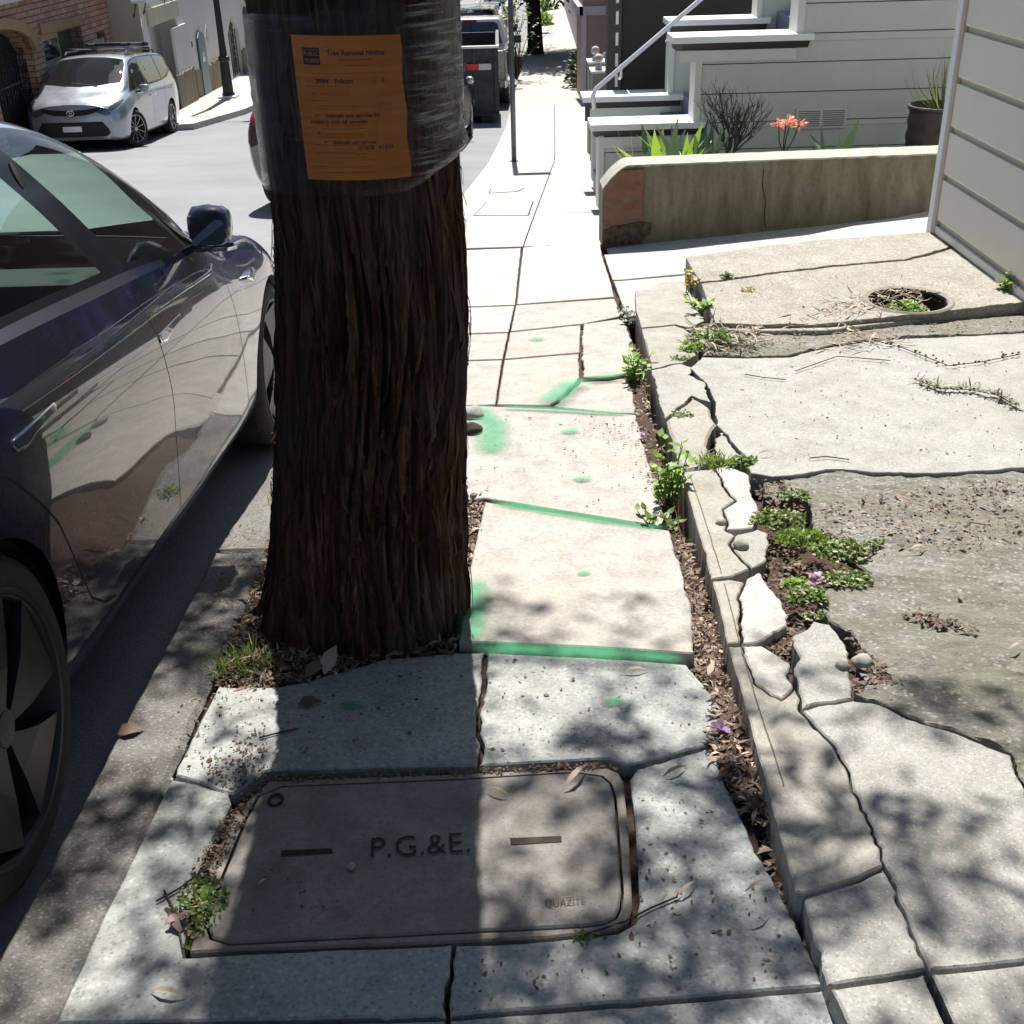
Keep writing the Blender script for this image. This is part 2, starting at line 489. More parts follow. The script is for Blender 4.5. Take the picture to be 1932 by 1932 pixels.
# ---------------------------------------------------------------- slabs with real joints and cracks
def npt(x, y, amp):
    v = Vector((x * 11, y * 11, 1.7))
    a = noise.noise(v) + .6 * noise.noise(v * 2.7) + .5 * noise.noise(v * 6.1)
    b = noise.noise(v + Vector((31, 7, 2))) + .6 * noise.noise(v * 2.7 + Vector((31, 7, 2))) + .4 * noise.noise(v * 6.1 + Vector((3, 71, 2)))
    return x + a * amp, y + b * amp
def dense(pts, amps, step):
    out = []
    n = len(pts)
    for i in range(n):
        a, b = pts[i], pts[(i + 1) % n]
        L = math.hypot(b[0] - a[0], b[1] - a[1]); k = max(1, int(L / step))
        for j in range(k):
            t = j / k
            x, y = a[0] + (b[0] - a[0]) * t, a[1] + (b[1] - a[1]) * t
            out.append(npt(x, y, amps[i]))
    return out
def inset(p, d):
    n = len(p); ar = sum(p[i][0] * p[(i + 1) % n][1] - p[(i + 1) % n][0] * p[i][1] for i in range(n))
    sg = 1 if ar > 0 else -1
    out = []
    for i in range(n):
        ax, ay = p[i - 1]; bx, by = p[(i + 1) % n]
        dx, dy = bx - ax, by - ay; L = math.hypot(dx, dy) or 1
        out.append((p[i][0] - sg * dy / L * d, p[i][1] + sg * dx / L * d))
    return out
def trifill(outer, holes=(), grid=0.):
    vs = [Vector(p) for p in outer]; es = [(i, (i + 1) % len(outer)) for i in range(len(outer))]
    for h in holes:
        o = len(vs); vs += [Vector(p) for p in h]; es += [(o + i, o + (i + 1) % len(h)) for i in range(len(h))]
    nb = len(vs)
    if grid:
        xs = [p[0] for p in outer]; yy = [p[1] for p in outer]
        gx = np.arange(min(xs), max(xs), grid); gy = np.arange(min(yy), max(yy), grid)
        G = np.array([(a, b) for a in gx for b in gy])
        if len(G):
            ok = pip(G[:, 0], G[:, 1], outer)
            for h in holes: ok &= ~pip(G[:, 0], G[:, 1], h)
            vs += [Vector(p) for p in G[ok]]
    r = geometry.delaunay_2d_cdt(vs, es, [], 0, 1e-5)
    V, T = r[0], r[2]
    if not T: return [], []
    c = np.array([[sum(V[i][0] for i in t) / len(t), sum(V[i][1] for i in t) / len(t)] for t in T])
    ok = pip(c[:, 0], c[:, 1], outer)
    for h in holes: ok &= ~pip(c[:, 0], c[:, 1], h)
    return V, [t for t, o in zip(T, ok) if o]
class Slabs:
    def __init__(s, mats): s.mb = MB(); s.mats = mats
    def add(s, pts, surf=sSW, dz=0., gap=.005, amp=.002, cracks=(), camp=.011, mat=0, step=.014, holes=(), depth=.07, grid=0., rel=0., px=True, lip=.004, psurf=None):
        w_ = [tuple(at(u, v, psurf or surf, 0 if psurf else dz)[:2]) for u, v in pts] if px else [tuple(p) for p in pts]
        amps = [camp if (cracks == 'all' or i in cracks) else amp for i in range(len(w_))]
        d = dense(w_, amps, step)
        o = inset(d, gap / 2); i2 = inset(d, gap / 2 + lip)
        hs = [list(h) for h in holes]
        hz = lambda x, y: surf(x, y) + dz
        n = len(o)
        vs = [(x, y, hz(x, y) - depth) for x, y in o] + [(x, y, hz(x, y) - lip) for x, y in o]
        fs = []
        for k in range(n):
            j = (k + 1) % n
            fs.append((k, j, n + j, n + k))
        s.mb.add(vs, fs, mat)
        V, T = trifill(i2, hs, grid)
        def rz(x, y): return rel * (noise.noise(Vector((x * 8, y * 12, 3))) + .7 * noise.noise(Vector((x * 25, y * 30, 9)))) if rel else 0.
        base = len(s.mb.v)
        s.mb.add([(v[0], v[1], hz(v[0], v[1]) + rz(v[0], v[1])) for v in V], T, mat)
        # lip ring: outer lip verts to inset ring (same order as i2)
        ring = [(x, y, hz(x, y) + rz(x, y)) for x, y in i2]
        s.mb.add([(x, y, hz(x, y) - lip) for x, y in o] + ring, [(k, (k + 1) % n, n + (k + 1) % n, n + k) for k in range(n)], mat)
        for h in hs:
            q = len(h)
            s.mb.add([(x, y, hz(x, y)) for x, y in h] + [(x, y, hz(x, y) - depth * 2) for x, y in h], [(k, (k + 1) % q, q + (k + 1) % q, q + k) for k in range(q)], mat)
        return w_
    def build(s, name):
        me = bpy.data.meshes.new(name); me.from_pydata(s.mb.v, [], s.mb.f)
        for mm in s.mats: me.materials.append(mm)
        me.polygons.foreach_set('material_index', s.mb.m)
        me.validate(); me.update()
        bm = bmesh.new(); bm.from_mesh(me); bmesh.ops.remove_doubles(bm, verts=bm.verts, dist=1e-5); bmesh.ops.recalc_face_normals(bm, faces=bm.faces)
        for f in bm.faces:
            if abs(f.normal.z) > .8 and f.normal.z < 0: f.normal_flip()
        bm.to_mesh(me); bm.free()
        o = bpy.data.objects.new(name, me); COL.objects.link(o)
        return tag(o, kind='structure')

S = Slabs([M['conc_sun'], M['conc_grey'], M['conc_far']])
# lid outline (outer rim) in px
RIM = [(351, 1796), (858, 1776), (1034, 1767), (1160, 1752), (1190, 1735), (1197, 1700), (1191, 1571), (1181, 1466), (1170, 1447), (1148, 1438), (789, 1453), (498, 1462), (440, 1522), (377, 1652)]
# foreground
S.add([(100, 1932), (200, 1716), (325, 1462), (330, 1470), (432, 1492), (440, 1515), (370, 1655), (345, 1803), (600, 1790), (856, 1780), (852, 1850), (846, 1917), (700, 1921), (505, 1926), (98, 1934)], mat=1, cracks=(3, 10, 11), gap=.007)
S.add([(862, 1780), (1034, 1772), (1165, 1758), (1196, 1740), (1204, 1700), (1197, 1571), (1187, 1470), (1200, 1449), (1332, 1411), (1352, 1430), (1400, 1540), (1450, 1640), (1500, 1740), (1556, 1862), (1200, 1890), (848, 1917), (853, 1850)], mat=1, cracks=(0, 7, 8, 9, 10, 11, 12, 15, 16), gap=.007, camp=.006)
S.add([(848, 1920), (1200, 1893), (1560, 1864), (1566, 1880), (1640, 2060), (830, 2080), (838, 1990)], mat=1, cracks=(5, 6), gap=.010, camp=.006)
S.add([(95, 1938), (505, 1929), (844, 1920), (835, 2000), (822, 2080), (20, 2100)], mat=1, gap=.010)
# above the lid
S.add([(332, 1448), (410, 1292), (500, 1296), (560, 1290), (640, 1268), (720, 1243), (860, 1230), (913, 1230), (909, 1290), (897, 1350), (906, 1400), (899, 1446), (789, 1447), (500, 1455), (440, 1500), (330, 1464)], mat=1, cracks=(1, 2, 3, 4, 7, 8, 9, 10, 13, 14), camp=.009, gap=.009)
S.add([(917, 1230), (1100, 1238), (1300, 1252), (1338, 1300), (1385, 1370), (1345, 1404), (1260, 1426), (1181, 1445), (1148, 1432), (901, 1446), (910, 1400), (901, 1350), (913, 1290)], mat=1, cracks=(2, 3, 4, 5, 6, 9, 10, 11, 12), camp=.009, gap=.009)
# green-edged raised slab
GS = [(866, 1222), (877, 1120), (895, 1030), (914, 946), (1080, 972), (1262, 1001), (1285, 1070), (1306, 1160), (1312, 1246), (1100, 1232)]
def sG(x, y):
    return prof(y) + .022 * max(0, min(1, (3.45 - y) / .9))
S.add(GS, surf=sG, psurf=sSW, mat=0, cracks=(5, 6, 7), camp=.008, gap=.006)
# slab H
S.add([(878, 764), (1040, 771), (1200, 782), (1212, 830), (1235, 900), (1250, 965), (1262, 996), (1080, 967), (914, 940), (878, 944), (620, 944), (640, 760)], mat=0, cracks=(2, 3, 4, 5), camp=.008, gap=.008, dz=-.004)
# broken triangle
S.add([(1043, 767), (1075, 738), (1100, 714), (1150, 712), (1182, 706), (1196, 740), (1202, 781), (1120, 776)], mat=0, cracks='all', camp=.008, gap=.012, dz=-.01)
# column between left seam and right edge
S.add([(937, 763), (949, 690), (951, 679), (1093, 667), (1094, 712), (1070, 736), (1038, 765)], mat=0, cracks=(3, 4, 5), gap=.007, camp=.006)
S.add([(1100, 611), (1177, 600), (1190, 640), (1200, 700), (1150, 710), (1100, 712), (1097, 660)], mat=0, cracks=(1, 2, 5, 6), gap=.009, dz=.012)
S.add([(952, 677), (962, 627), (1096, 613), (1094, 665)], mat=0)
S.add([(963, 625), (973, 576), (1160, 563), (1174, 596), (1098, 611)], mat=0)
S.add([(974, 574), (986, 467), (1060, 459), (1133, 458), (1136, 480), (1152, 528), (1160, 560)], mat=2, gap=.01)
# left of the seam
for i_, (r1_, r2_) in enumerate((((935, 763), (948, 679)), ((949, 677), (959, 628)), ((960, 626), (971, 577)), ((972, 575), (983, 468)))):
    p1, p2 = at(*r1_), at(*r2_)
    S.add([(kx(p1.y) + .19, p1.y - .02), (p1.x, p1.y), (p2.x, p2.y), (kx(p2.y) + .19, p2.y - .02)], px=False, mat=0 if i_ < 2 else 2, gap=.005)
# beyond: two columns of plain panels
def sw_right(y): return .73 + .012 * (y - 8.6) if y < 11 else .80 + .066 * (y - 11)
y = 8.66
ysl = []
while y < 29: ysl.append(y); y += 1.83
for a, b in zip(ysl, ysl[1:]):
    c = lambda t: kx(t) + .17
    mid = lambda t: .135 + .077 * (t - 8.6) if t < 16.2 else .72 + .044 * (t - 16.2)
    S.add([(c(a), a), (mid(a), a), (mid(b), b), (c(b), b)], px=False, mat=2, step=.2, gap=.008)
    S.add([(mid(a), a), (sw_right(a) + .35, a), (sw_right(b) + .35, b), (mid(b), b)], px=False, mat=2, step=.2, gap=.010)
a = ysl[-1]
for b in (30, 34, 44, 56, 70, 90, 140):
    S.add([(kx(a) + .17, a), (kx(a) + 2.9, a), (kx(b) + 2.9, b), (kx(b) + .17, b)], px=False, mat=2, step=1., gap=.02)
    a = b
# pavement behind the camera
S.add([(-.8, -3), (.56, -3), (.56, 1.0), (-.8, 1.0)], px=False, mat=1, step=.1)
S.build('pavement')

# kerb
K = Slabs([M['conc_kerb'], M['conc_far']])
kp = [(-3, 0), (3.3, 0), (4.6, 0), (8.4, 0), (12.4, 0), (16, 0), (20, 0), (26, 0), (40, 0), (60, 0), (90, 0)]
for (a, _), (b, _) in zip(kp, kp[1:]):
    K.add([(kx(a), a), (kx(a) + .185, a), (kx(b) + .185, b), (kx(b), b)], px=False, mat=0 if a < 4 else 1, amp=.004 if a < 5 else .002, step=.03 if a < 5 else .3, gap=.008 if a < 5 else .002, depth=.2, lip=.014 if a < 5 else .01, grid=.03 if a < 3 else 0, rel=.004 if a < 3 else 0)
K.build('kerb')

# driveway at the low wall (rises to the right)
Dv = Slabs([M['conc_far'], M['conc_apron']])
Dv.add([(1139, 480), (1300, 470), (1500, 448), (1750, 398), (1800, 425), (1800, 440), (1700, 452), (1560, 470), (1440, 490), (1287, 517), (1155, 528)], surf=sD, mat=0, gap=.008)
Dv.add([(1157, 530), (1287, 520), (1440, 493), (1560, 473), (1700, 455), (1760, 470), (1560, 520), (1330, 560), (1182, 598)], surf=sD, mat=0, gap=.008)
Dv.add([(.76, 7.9), (.76, 11), (7, 11), (7, 7.9)], surf=sD, px=False, mat=0, dz=-.02)
Dv.build('driveway')

M['joint_dirt'] = simple('dirty_score_line', (.12, .10, .075), .95, var=.4, scale=30)
# raised kerb strip and broken paving on the right
T = Slabs([M['conc_strip'], M['conc_white'], M['conc_light'], M['conc_old'], M['conc_apron'], M['joint_dirt']])
ST = dict(surf=sT, depth=.2, grid=.05, rel=.0015)
T.add([(1198, 548), (1249, 533), (1289, 530), (1309, 573), (1332, 605), (1300, 618), (1275, 612), (1210, 618), (1200, 585)], cracks=(1, 2, 3, 4), gap=.004, mat=0, lip=.0025, **ST)
T.add([(1210, 620), (1275, 614), (1302, 628), (1310, 655), (1312, 671), (1286, 684), (1230, 696), (1220, 660)], cracks=(1, 2, 3, 4, 5), mat=0, lip=.0025, **ST)
T.add([(1230, 698), (1286, 686), (1308, 694), (1298, 707), (1330, 722), (1340, 760), (1309, 747), (1255, 790), (1243, 750)], cracks='all', camp=.009, mat=2, lip=.0025, **ST)
T.add([(1256, 792), (1309, 750), (1338, 768), (1350, 800), (1334, 832), (1340, 860), (1322, 882), (1285, 889), (1270, 840)], cracks='all', camp=.007, mat=0, lip=.01, **ST)
T.add([(1345, 826), (1362, 815), (1384, 838), (1401, 860), (1372, 872), (1346, 862)], cracks='all', camp=.009, gap=.02, mat=0, **ST)
T.add([(1286, 892), (1322, 886), (1350, 884), (1371, 930), (1386, 944), (1363, 959), (1371, 989), (1366, 1000), (1388, 1010), (1376, 1026), (1396, 1052), (1413, 1073), (1380, 1088), (1343, 1092), (1325, 1030), (1303, 950)], cracks=tuple(range(14)), camp=.008, gap=.0035, mat=0, **ST)
T.add([(1352, 883), (1376, 878), (1414, 897), (1416, 920), (1432, 966), (1425, 994), (1400, 998), (1369, 999), (1374, 989), (1366, 960), (1389, 945), (1374, 930)], cracks='all', camp=.008, gap=.004, mat=1, **ST)
T.add([(1391, 1008), (1432, 998), (1451, 1004), (1447, 1057), (1416, 1071), (1399, 1052), (1380, 1026)], cracks='all', camp=.009, gap=.0035, mat=2, **ST)
T.add([(1344, 1097), (1380, 1092), (1404, 1098), (1390, 1129), (1398, 1162), (1396, 1211), (1372, 1214), (1358, 1150)], cracks=(0, 1, 2, 3, 4), camp=.009, gap=.0035, mat=0, **ST)
T.add([(1408, 1094), (1433, 1078), (1448, 1097), (1470, 1130), (1484, 1162), (1482, 1180), (1436, 1210), (1400, 1212), (1402, 1162), (1394, 1129)], cracks='all', camp=.009, gap=.0035, mat=1, **ST)
T.add([(1399, 1217), (1440, 1217), (1468, 1234), (1490, 1250), (1481, 1276), (1498, 1298), (1470, 1320), (1432, 1290), (1410, 1250)], cracks='all', camp=.009, gap=.003, mat=1, **ST)
T.add([(1373, 1218), (1398, 1218), (1410, 1252), (1430, 1292), (1470, 1322), (1500, 1300), (1509, 1318), (1503, 1336), (1530, 1365), (1556, 1391), (1575, 1412), (1595, 1446), (1610, 1489), (1640, 1550), (1663, 1600), (1670, 1634), (1600, 1663), (1515, 1688), (1500, 1682), (1450, 1499), (1400, 1310)], cracks=tuple(range(16)), camp=.008, gap=.0035, mat=0, **ST)
T.add([(1515, 1692), (1600, 1667), (1671, 1640), (1690, 1684), (1712, 1744), (1748, 1830), (1660, 1844), (1562, 1858), (1535, 1780)], cracks=(0, 1, 2, 3, 4, 7), gap=.0035, mat=2, dz=-.012, **ST)
T.add([(1511, 1316), (1494, 1260), (1508, 1240), (1496, 1200), (1536, 1172), (1562, 1178), (1585, 1198), (1605, 1231), (1602, 1276), (1610, 1318), (1556, 1327), (1512, 1336)], cracks='all', camp=.008, gap=.0035, mat=2, **ST)
T.add([(1512, 1340), (1556, 1331), (1610, 1322), (1644, 1327), (1686, 1342), (1726, 1358), (1791, 1378), (1856, 1404), (1905, 1424), (1935, 1500), (2080, 1640), (2080, 1806), (1932, 1812), (1752, 1830), (1714, 1740), (1692, 1680), (1673, 1632), (1666, 1600), (1643, 1550), (1613, 1489), (1598, 1446), (1578, 1410), (1558, 1389), (1532, 1362)], cracks=(0, 1, 2, 3, 4, 5, 6, 7, 8, 14, 15, 16, 17, 18, 19, 20, 21, 22), camp=.008, gap=.0035, mat=2, **ST)
# bottom right panel
T.add([(1564, 1862), (1660, 1848), (1744, 1834), (1800, 1960), (1850, 2080), (1660, 2100), (1600, 1940)], mat=2, gap=.01, **ST)
T.add([(1752, 1834), (1932, 1815), (2090, 1810), (2990, 1960), (3000, 2300), (2200, 2100), (1860, 2080), (1808, 1960)], mat=2, gap=.01, **ST)
# rough old slab
T.add([(1474, 906), (1498, 900), (1557, 892), (1644, 894), (1782, 897), (1932, 886), (2700, 850), (3100, 1300), (3000, 1900), (2100, 1640), (1938, 1496), (1908, 1420), (1858, 1400), (1793, 1375), (1728, 1355), (1688, 1339), (1646, 1324), (1613, 1315), (1640, 1290), (1618, 1262), (1625, 1220), (1602, 1190), (1566, 1174), (1553, 1150), (1540, 1152), (1553, 1116), (1600, 1096), (1641, 1084), (1611, 1064), (1654, 1044), (1590, 1018), (1536, 999), (1526, 953), (1490, 935)], cracks='all', camp=.009, gap=.0035, mat=3, surf=sT, depth=.1, grid=.024, rel=.011, dz=-.006)
T.add([(1440, 908), (1470, 910), (1486, 935), (1470, 950), (1440, 935)], cracks='all', mat=3, surf=sT, dz=-.015)
# smooth patched slab
T.add([(1302, 694), (1325, 674), (1400, 676), (1488, 674), (1557, 657), (1640, 645), (1713, 639), (1932, 629), (2300, 615), (2690, 845), (1932, 882), (1782, 893), (1644, 890), (1557, 886), (1498, 896), (1457, 900), (1417, 893), (1403, 858), (1383, 835), (1352, 800), (1348, 757), (1337, 727), (1318, 710)], cracks=tuple(range(0, 23)), camp=.007, gap=.0035, mat=2, surf=sT, depth=.12, grid=.06, rel=.002, dz=.008, lip=.0025)
# littered strip below the apron
T.add([(1316, 646), (1401, 628), (1561, 625), (1692, 606), (1932, 578), (2100, 560), (2100, 618), (1932, 625), (1713, 635), (1640, 641), (1557, 653), (1488, 670), (1400, 672), (1330, 668)], cracks='all', mat=3, surf=sT, dz=-.012, depth=.1, grid=.05, rel=.006)
# apron with the round hole, level
def hole_pts(cx, cy, r, n=40, wob=0.):
    return [(cx + r * (1 + wob * noise.noise(Vector((k * .7, cx, 0)))) * math.cos(2 * math.pi * k / n), cy + r * (1 + wob * noise.noise(Vector((k * .7, cx, 0)))) * math.sin(2 * math.pi * k / n)) for k in range(n)]
HC = at(1713, 567, sR6)
A6 = dict(surf=sR6, depth=.30, grid=.08, rel=.002)
T.add([(1294, 485), (1436, 464), (1560, 451), (1748, 438), (1764, 440), (1793, 465), (1750, 478), (1706, 489), (1600, 498), (1505, 508), (1430, 518), (1367, 527), (1322, 532), (1306, 508)], cracks=(5, 6, 7, 8, 9, 10, 11), camp=.008, gap=.0035, mat=4, lip=.0025, **A6)
T.add([(1323, 535), (1367, 530), (1430, 521), (1505, 511), (1600, 501), (1706, 492), (1760, 480), (1798, 468), (1921, 553), (2050, 640), (1932, 570), (1692, 596), (1560, 610), (1440, 612), (1350, 610), (1335, 570)], cracks=(0, 1, 2, 3, 4, 5, 6), camp=.009, gap=.0035, mat=4, lip=.0025, holes=[hole_pts(HC.x, HC.y, 0.205, 36, .05)], surf=sR6, depth=.13, grid=.08, rel=.003)
T.add([(1352, 613), (1440, 615), (1561, 613), (1692, 600), (1900, 577), (1900, 583), (1692, 607), (1561, 623), (1440, 624), (1356, 622)], cracks='all', mat=4, surf=sT, dz=.012, gap=.004, camp=.003)
for line in ([(1302, 897), (1322, 955), (1345, 1028), (1363, 1087)], [(1366, 1100), (1380, 1150), (1396, 1214)], [(1398, 1222), (1430, 1330), (1460, 1420), (1481, 1489)], [(1218, 640), (1230, 690)]):
    P = []
    for (a, b) in zip(line, line[1:]):
        for k in range(10): P.append((a[0] + (b[0] - a[0]) * k / 10, a[1] + (b[1] - a[1]) * k / 10))
    Q = [at(u + 1.5 * noise.noise(Vector((v * .05, 0, 0))), v, sT, .0022) for u, v in P]
    o_ = len(T.mb.v); wl = .0016
    for q in Q: T.mb.v += [(q.x - wl, q.y, q.z), (q.x + wl, q.y, q.z)]
    for k in range(len(Q) - 1): T.mb.f.append((o_ + 2 * k, o_ + 2 * k + 1, o_ + 2 * k + 3, o_ + 2 * k + 2)); T.mb.m.append(5)
T.build('broken_paving')

# ================================================================ UTILITY LID
def pxy(pts, surf=sSW, dz=0): return [tuple(at(u, v, surf, dz)[:2]) for u, v in pts]
lidc = at(790, 1610)
lid = thing('utility_cover', 'large rectangular utility cover stamped with letters in the pavement before the tree', 'utility cover', lidc)
def plate(poly, z, depth, name, mat, parent, lip=.004, hole=None):
    mbp = MB()
    o = dense(poly, [.0008] * len(poly), .02); i2 = inset(o, lip); n = len(o)
    zz = lambda x, y, d=0: prof(y) + z - d
    mbp.add([(x, y, zz(x, y, depth)) for x, y in o] + [(x, y, zz(x, y, lip)) for x, y in o] + [(x, y, zz(x, y)) for x, y in i2],
            [(k, (k + 1) % n, n + (k + 1) % n, n + k) for k in range(n)] + [(n + k, n + (k + 1) % n, 2 * n + (k + 1) % n, 2 * n + k) for k in range(n)])
    h = dense(hole, [.0008] * len(hole), .02) if hole else None
    V, Tt = trifill(i2, [h] if h else [])
    mbp.add([(v[0], v[1], zz(v[0], v[1])) for v in V], Tt)
    if h:
        q = len(h)
        mbp.add([(x, y, zz(x, y)) for x, y in h] + [(x, y, zz(x, y, .04)) for x, y in h], [(k, (k + 1) % q, q + (k + 1) % q, q + k) for k in range(q)])
    return mbp.build(name, mat, parent, world=True)
LIDP = pxy([(433, 1776), (868, 1754), (1100, 1743), (1138, 1738), (1160, 1728), (1169, 1710), (1172, 1680), (1158, 1499), (1150, 1475), (1135, 1462), (1083, 1455), (871, 1468), (531, 1482), (489, 1499), (466, 1540), (407, 1685), (390, 1740), (400, 1766)])
RIMP = pxy([(358, 1790), (858, 1771), (1034, 1762), (1160, 1748), (1184, 1732), (1191, 1700), (1184, 1571), (1175, 1470), (1165, 1453), (1145, 1445), (789, 1459), (505, 1470), (448, 1526), (385, 1652)])
plate(inset(RIMP, -.002), -.006, .06, 'frame', M['conc_rim'], lid, hole=inset(LIDP, -.006))
plate(LIDP, -.003, .05, 'cover', M['conc_lid'], lid)
def affine(o, px_, py_):
    # maps unit square text coords to the pavement: o origin px, px_ px at +x end, py_ px at +y end
    a, b, c = at(*o), at(*px_), at(*py_)
    return a, b - a, c - a
def ground_text(name, body, o, ex, ey, parent, mat, bold=.0, dz=.0012):
    vs, fs = textmesh(body, 1., bold)
    x0 = min(v.x for v in vs); x1 = max(v.x for v in vs); y0 = min(v.y for v in vs); y1 = max(v.y for v in vs)
    A, X, Y = affine(o, ex, ey)
    mbt = MB(); mbt.add([A + X * ((v.x - x0) / (x1 - x0)) + Y * ((v.y - y0) / (y1 - y0)) + Vector((0, 0, dz)) for v in vs], fs)
    return mbt.build(name, mat, parent, world=True)
M['engrave'] = simple('engraved_dark', (.035, .028, .022), .95, var=.4, scale=60)  # dark brown for the flat lettering, slots and ring
M['engrave_soft'] = simple('worn_stamp', (.12, .10, .085), .95, var=.3, scale=60)
ground_text('lettering', 'P.G.&E.', (700, 1619), (887, 1608), (701, 1581), lid, M['engrave'], -.006)
ground_text('maker_stamp', 'QUAZITE', (1029, 1712), (1105, 1706), (1028, 1697), lid, M['engrave_soft'])
def strip_px(pts, w_px_pts, name, parent, mat, dz):
    mbs = MB(); q = [at(u, v, sSW, dz) for u, v in w_px_pts]; mbs.add(q, [tuple(range(len(q)))])
    return mbs.build(name, mat, parent, world=True)
for q in ([(531, 1604), (626, 1600), (628, 1610), (530, 1616)], [(962, 1581), (1059, 1577), (1060, 1588), (964, 1594)]):
    strip_px(None, q, 'lifting_slot', lid, M['engrave'], -.0015)
# little ring mark
mbr = MB(); c = at(520, 1510)
mbr.tube([(c.x + .014 * math.cos(t * .524) * 1.1, c.y + .018 * math.sin(t * .524), c.z + .001) for t in range(13)], .0035, 6)
mbr.build('pin_ring', M['engrave'], lid, world=True)

# two far covers in the pale pavement
def far_cover(pts, label):
    c = at(sum(p[0] for p in pts) / 4, sum(p[1] for p in pts) / 4)
    t = thing('utility_cover', label, 'utility cover', c)
    w0 = pxy(pts)
    plate(w0, .004, .03, 'frame', M['seam'], t, hole=inset(w0, .012))
    plate(inset(w0, .010), .0055, .03, 'cover', M['conc_far'], t)
far_cover([(893, 407), (998, 407), (1007, 380), (916, 382)], 'pale flush utility cover in the sunny pavement past the tree trunk')
far_cover([(922, 365), (976, 362), (990, 355), (925, 356)], 'narrow pale utility cover, farther one, in the sunny pavement')

# ================================================================ TREE
TC = Vector((-.332, 2.86, 0))
tz = prof(2.86)
tree = thing('street_tree', 'big tree with shredding dark brown bark growing through the pavement, notice wrapped on its trunk', 'tree', (TC.x, TC.y, tz))
def trunk_r(z, a):
    r = float(np.interp(z, [-.2, .0, .3, .6, .9, 1.15, 1.45, 2.2, 7.8], [.282, .268, .252, .242, .234, .225, .228, .224, .12]))
    lob = .5 + .5 * math.cos(3 * a + 2.2)
    r += .012 * lob * math.exp(-max(0, z) / .3) + .085 * math.exp(-max(0, z + .05) / .14) * max(0, -math.cos(a)) ** 1.5
    return r
def lean(z): return float(np.interp(z, [-.2, -.08, .25, .6, .9, 1.15, 1.4, 3, 8], [-.095, -.090, -.066, -.036, -.010, .0, .0, .02, .1]))
def bark_d(a, z):
    tw = a + .10 * z
    x, y = math.cos(tw), math.sin(tw)
    n1 = noise.noise(Vector((x * 4.2, y * 4.2, z * .55)))
    n2 = noise.noise(Vector((x * 11 + 5, y * 11, z * 1.4)))
    n3 = noise.noise(Vector((x * 26 + 5, y * 26, z * 3.5)))
    n4 = noise.noise(Vector((x * 52, y * 52, z * 9)))
    ridge = 1 - abs(n2) * 2.4
    n0 = noise.noise(Vector((x * 6.5 + 2 + .5 * math.sin(z * 5), y * 6.5, z * 1.1)))
    return .016 * n1 - .040 * math.exp(-(n0 / .10) ** 2) + .012 * ridge + .009 * (1 - abs(n3) * 2.2) + .004 * n4
NA, zs = 420, [ -.14 + .0085 * i for i in range(215)] + [1.69 + .08 * i for i in range(76)]
mb = MB()
def trunk_pt(a, z, extra=0.):
    d = bark_d(a, z); dx = 0.
    cx = lean(z)
    d *= 1 - .75 * math.exp(-((z - 1.39) / .27) ** 4)
    r = trunk_r(z, a) + d + extra
    return Vector((cx + dx + r * math.cos(a), r * math.sin(a), z))
for z in zs:
    for k in range(NA):
        mb.v.append(tuple(trunk_pt(2 * math.pi * k / NA, z)))
for i in range(len(zs) - 1):
    for k in range(NA):
        k2 = (k + 1) % NA
        mb.f.append((i * NA + k, i * NA + k2, (i + 1) * NA + k2, (i + 1) * NA + k)); mb.m.append(0)
# peeling fibres
rnd = random.Random(3)
for i in range(520):
    a = rnd.uniform(math.pi * 1.0, math.pi * 2.05); z = rnd.uniform(.0, 1.15) if rnd.random() < .9 else rnd.uniform(1.2, 1.8)
    L = rnd.uniform(.05, .26); wd = rnd.uniform(.0015, .009); n = 6
    vs = []; lift = rnd.uniform(.002, .012); da = rnd.uniform(-.18, .18)
    for j in range(n + 1):
        t = j / n
        p = trunk_pt(a + da * t, z + L * t, .002 + lift * (math.sin(math.pi * t) * .5 + .5 * (1 - t) ** 2))
        tg = Vector((-math.sin(a), math.cos(a), 0)) * wd * (.35 + .65 * math.sin(math.pi * min(1, t + .15)))
        vs += [p - tg, p + tg]
    mb.add(vs, [(2 * j, 2 * j + 1, 2 * j + 3, 2 * j + 2) for j in range(n)])
tr = mb.build('trunk', M['bark'], tree, smooth=True)
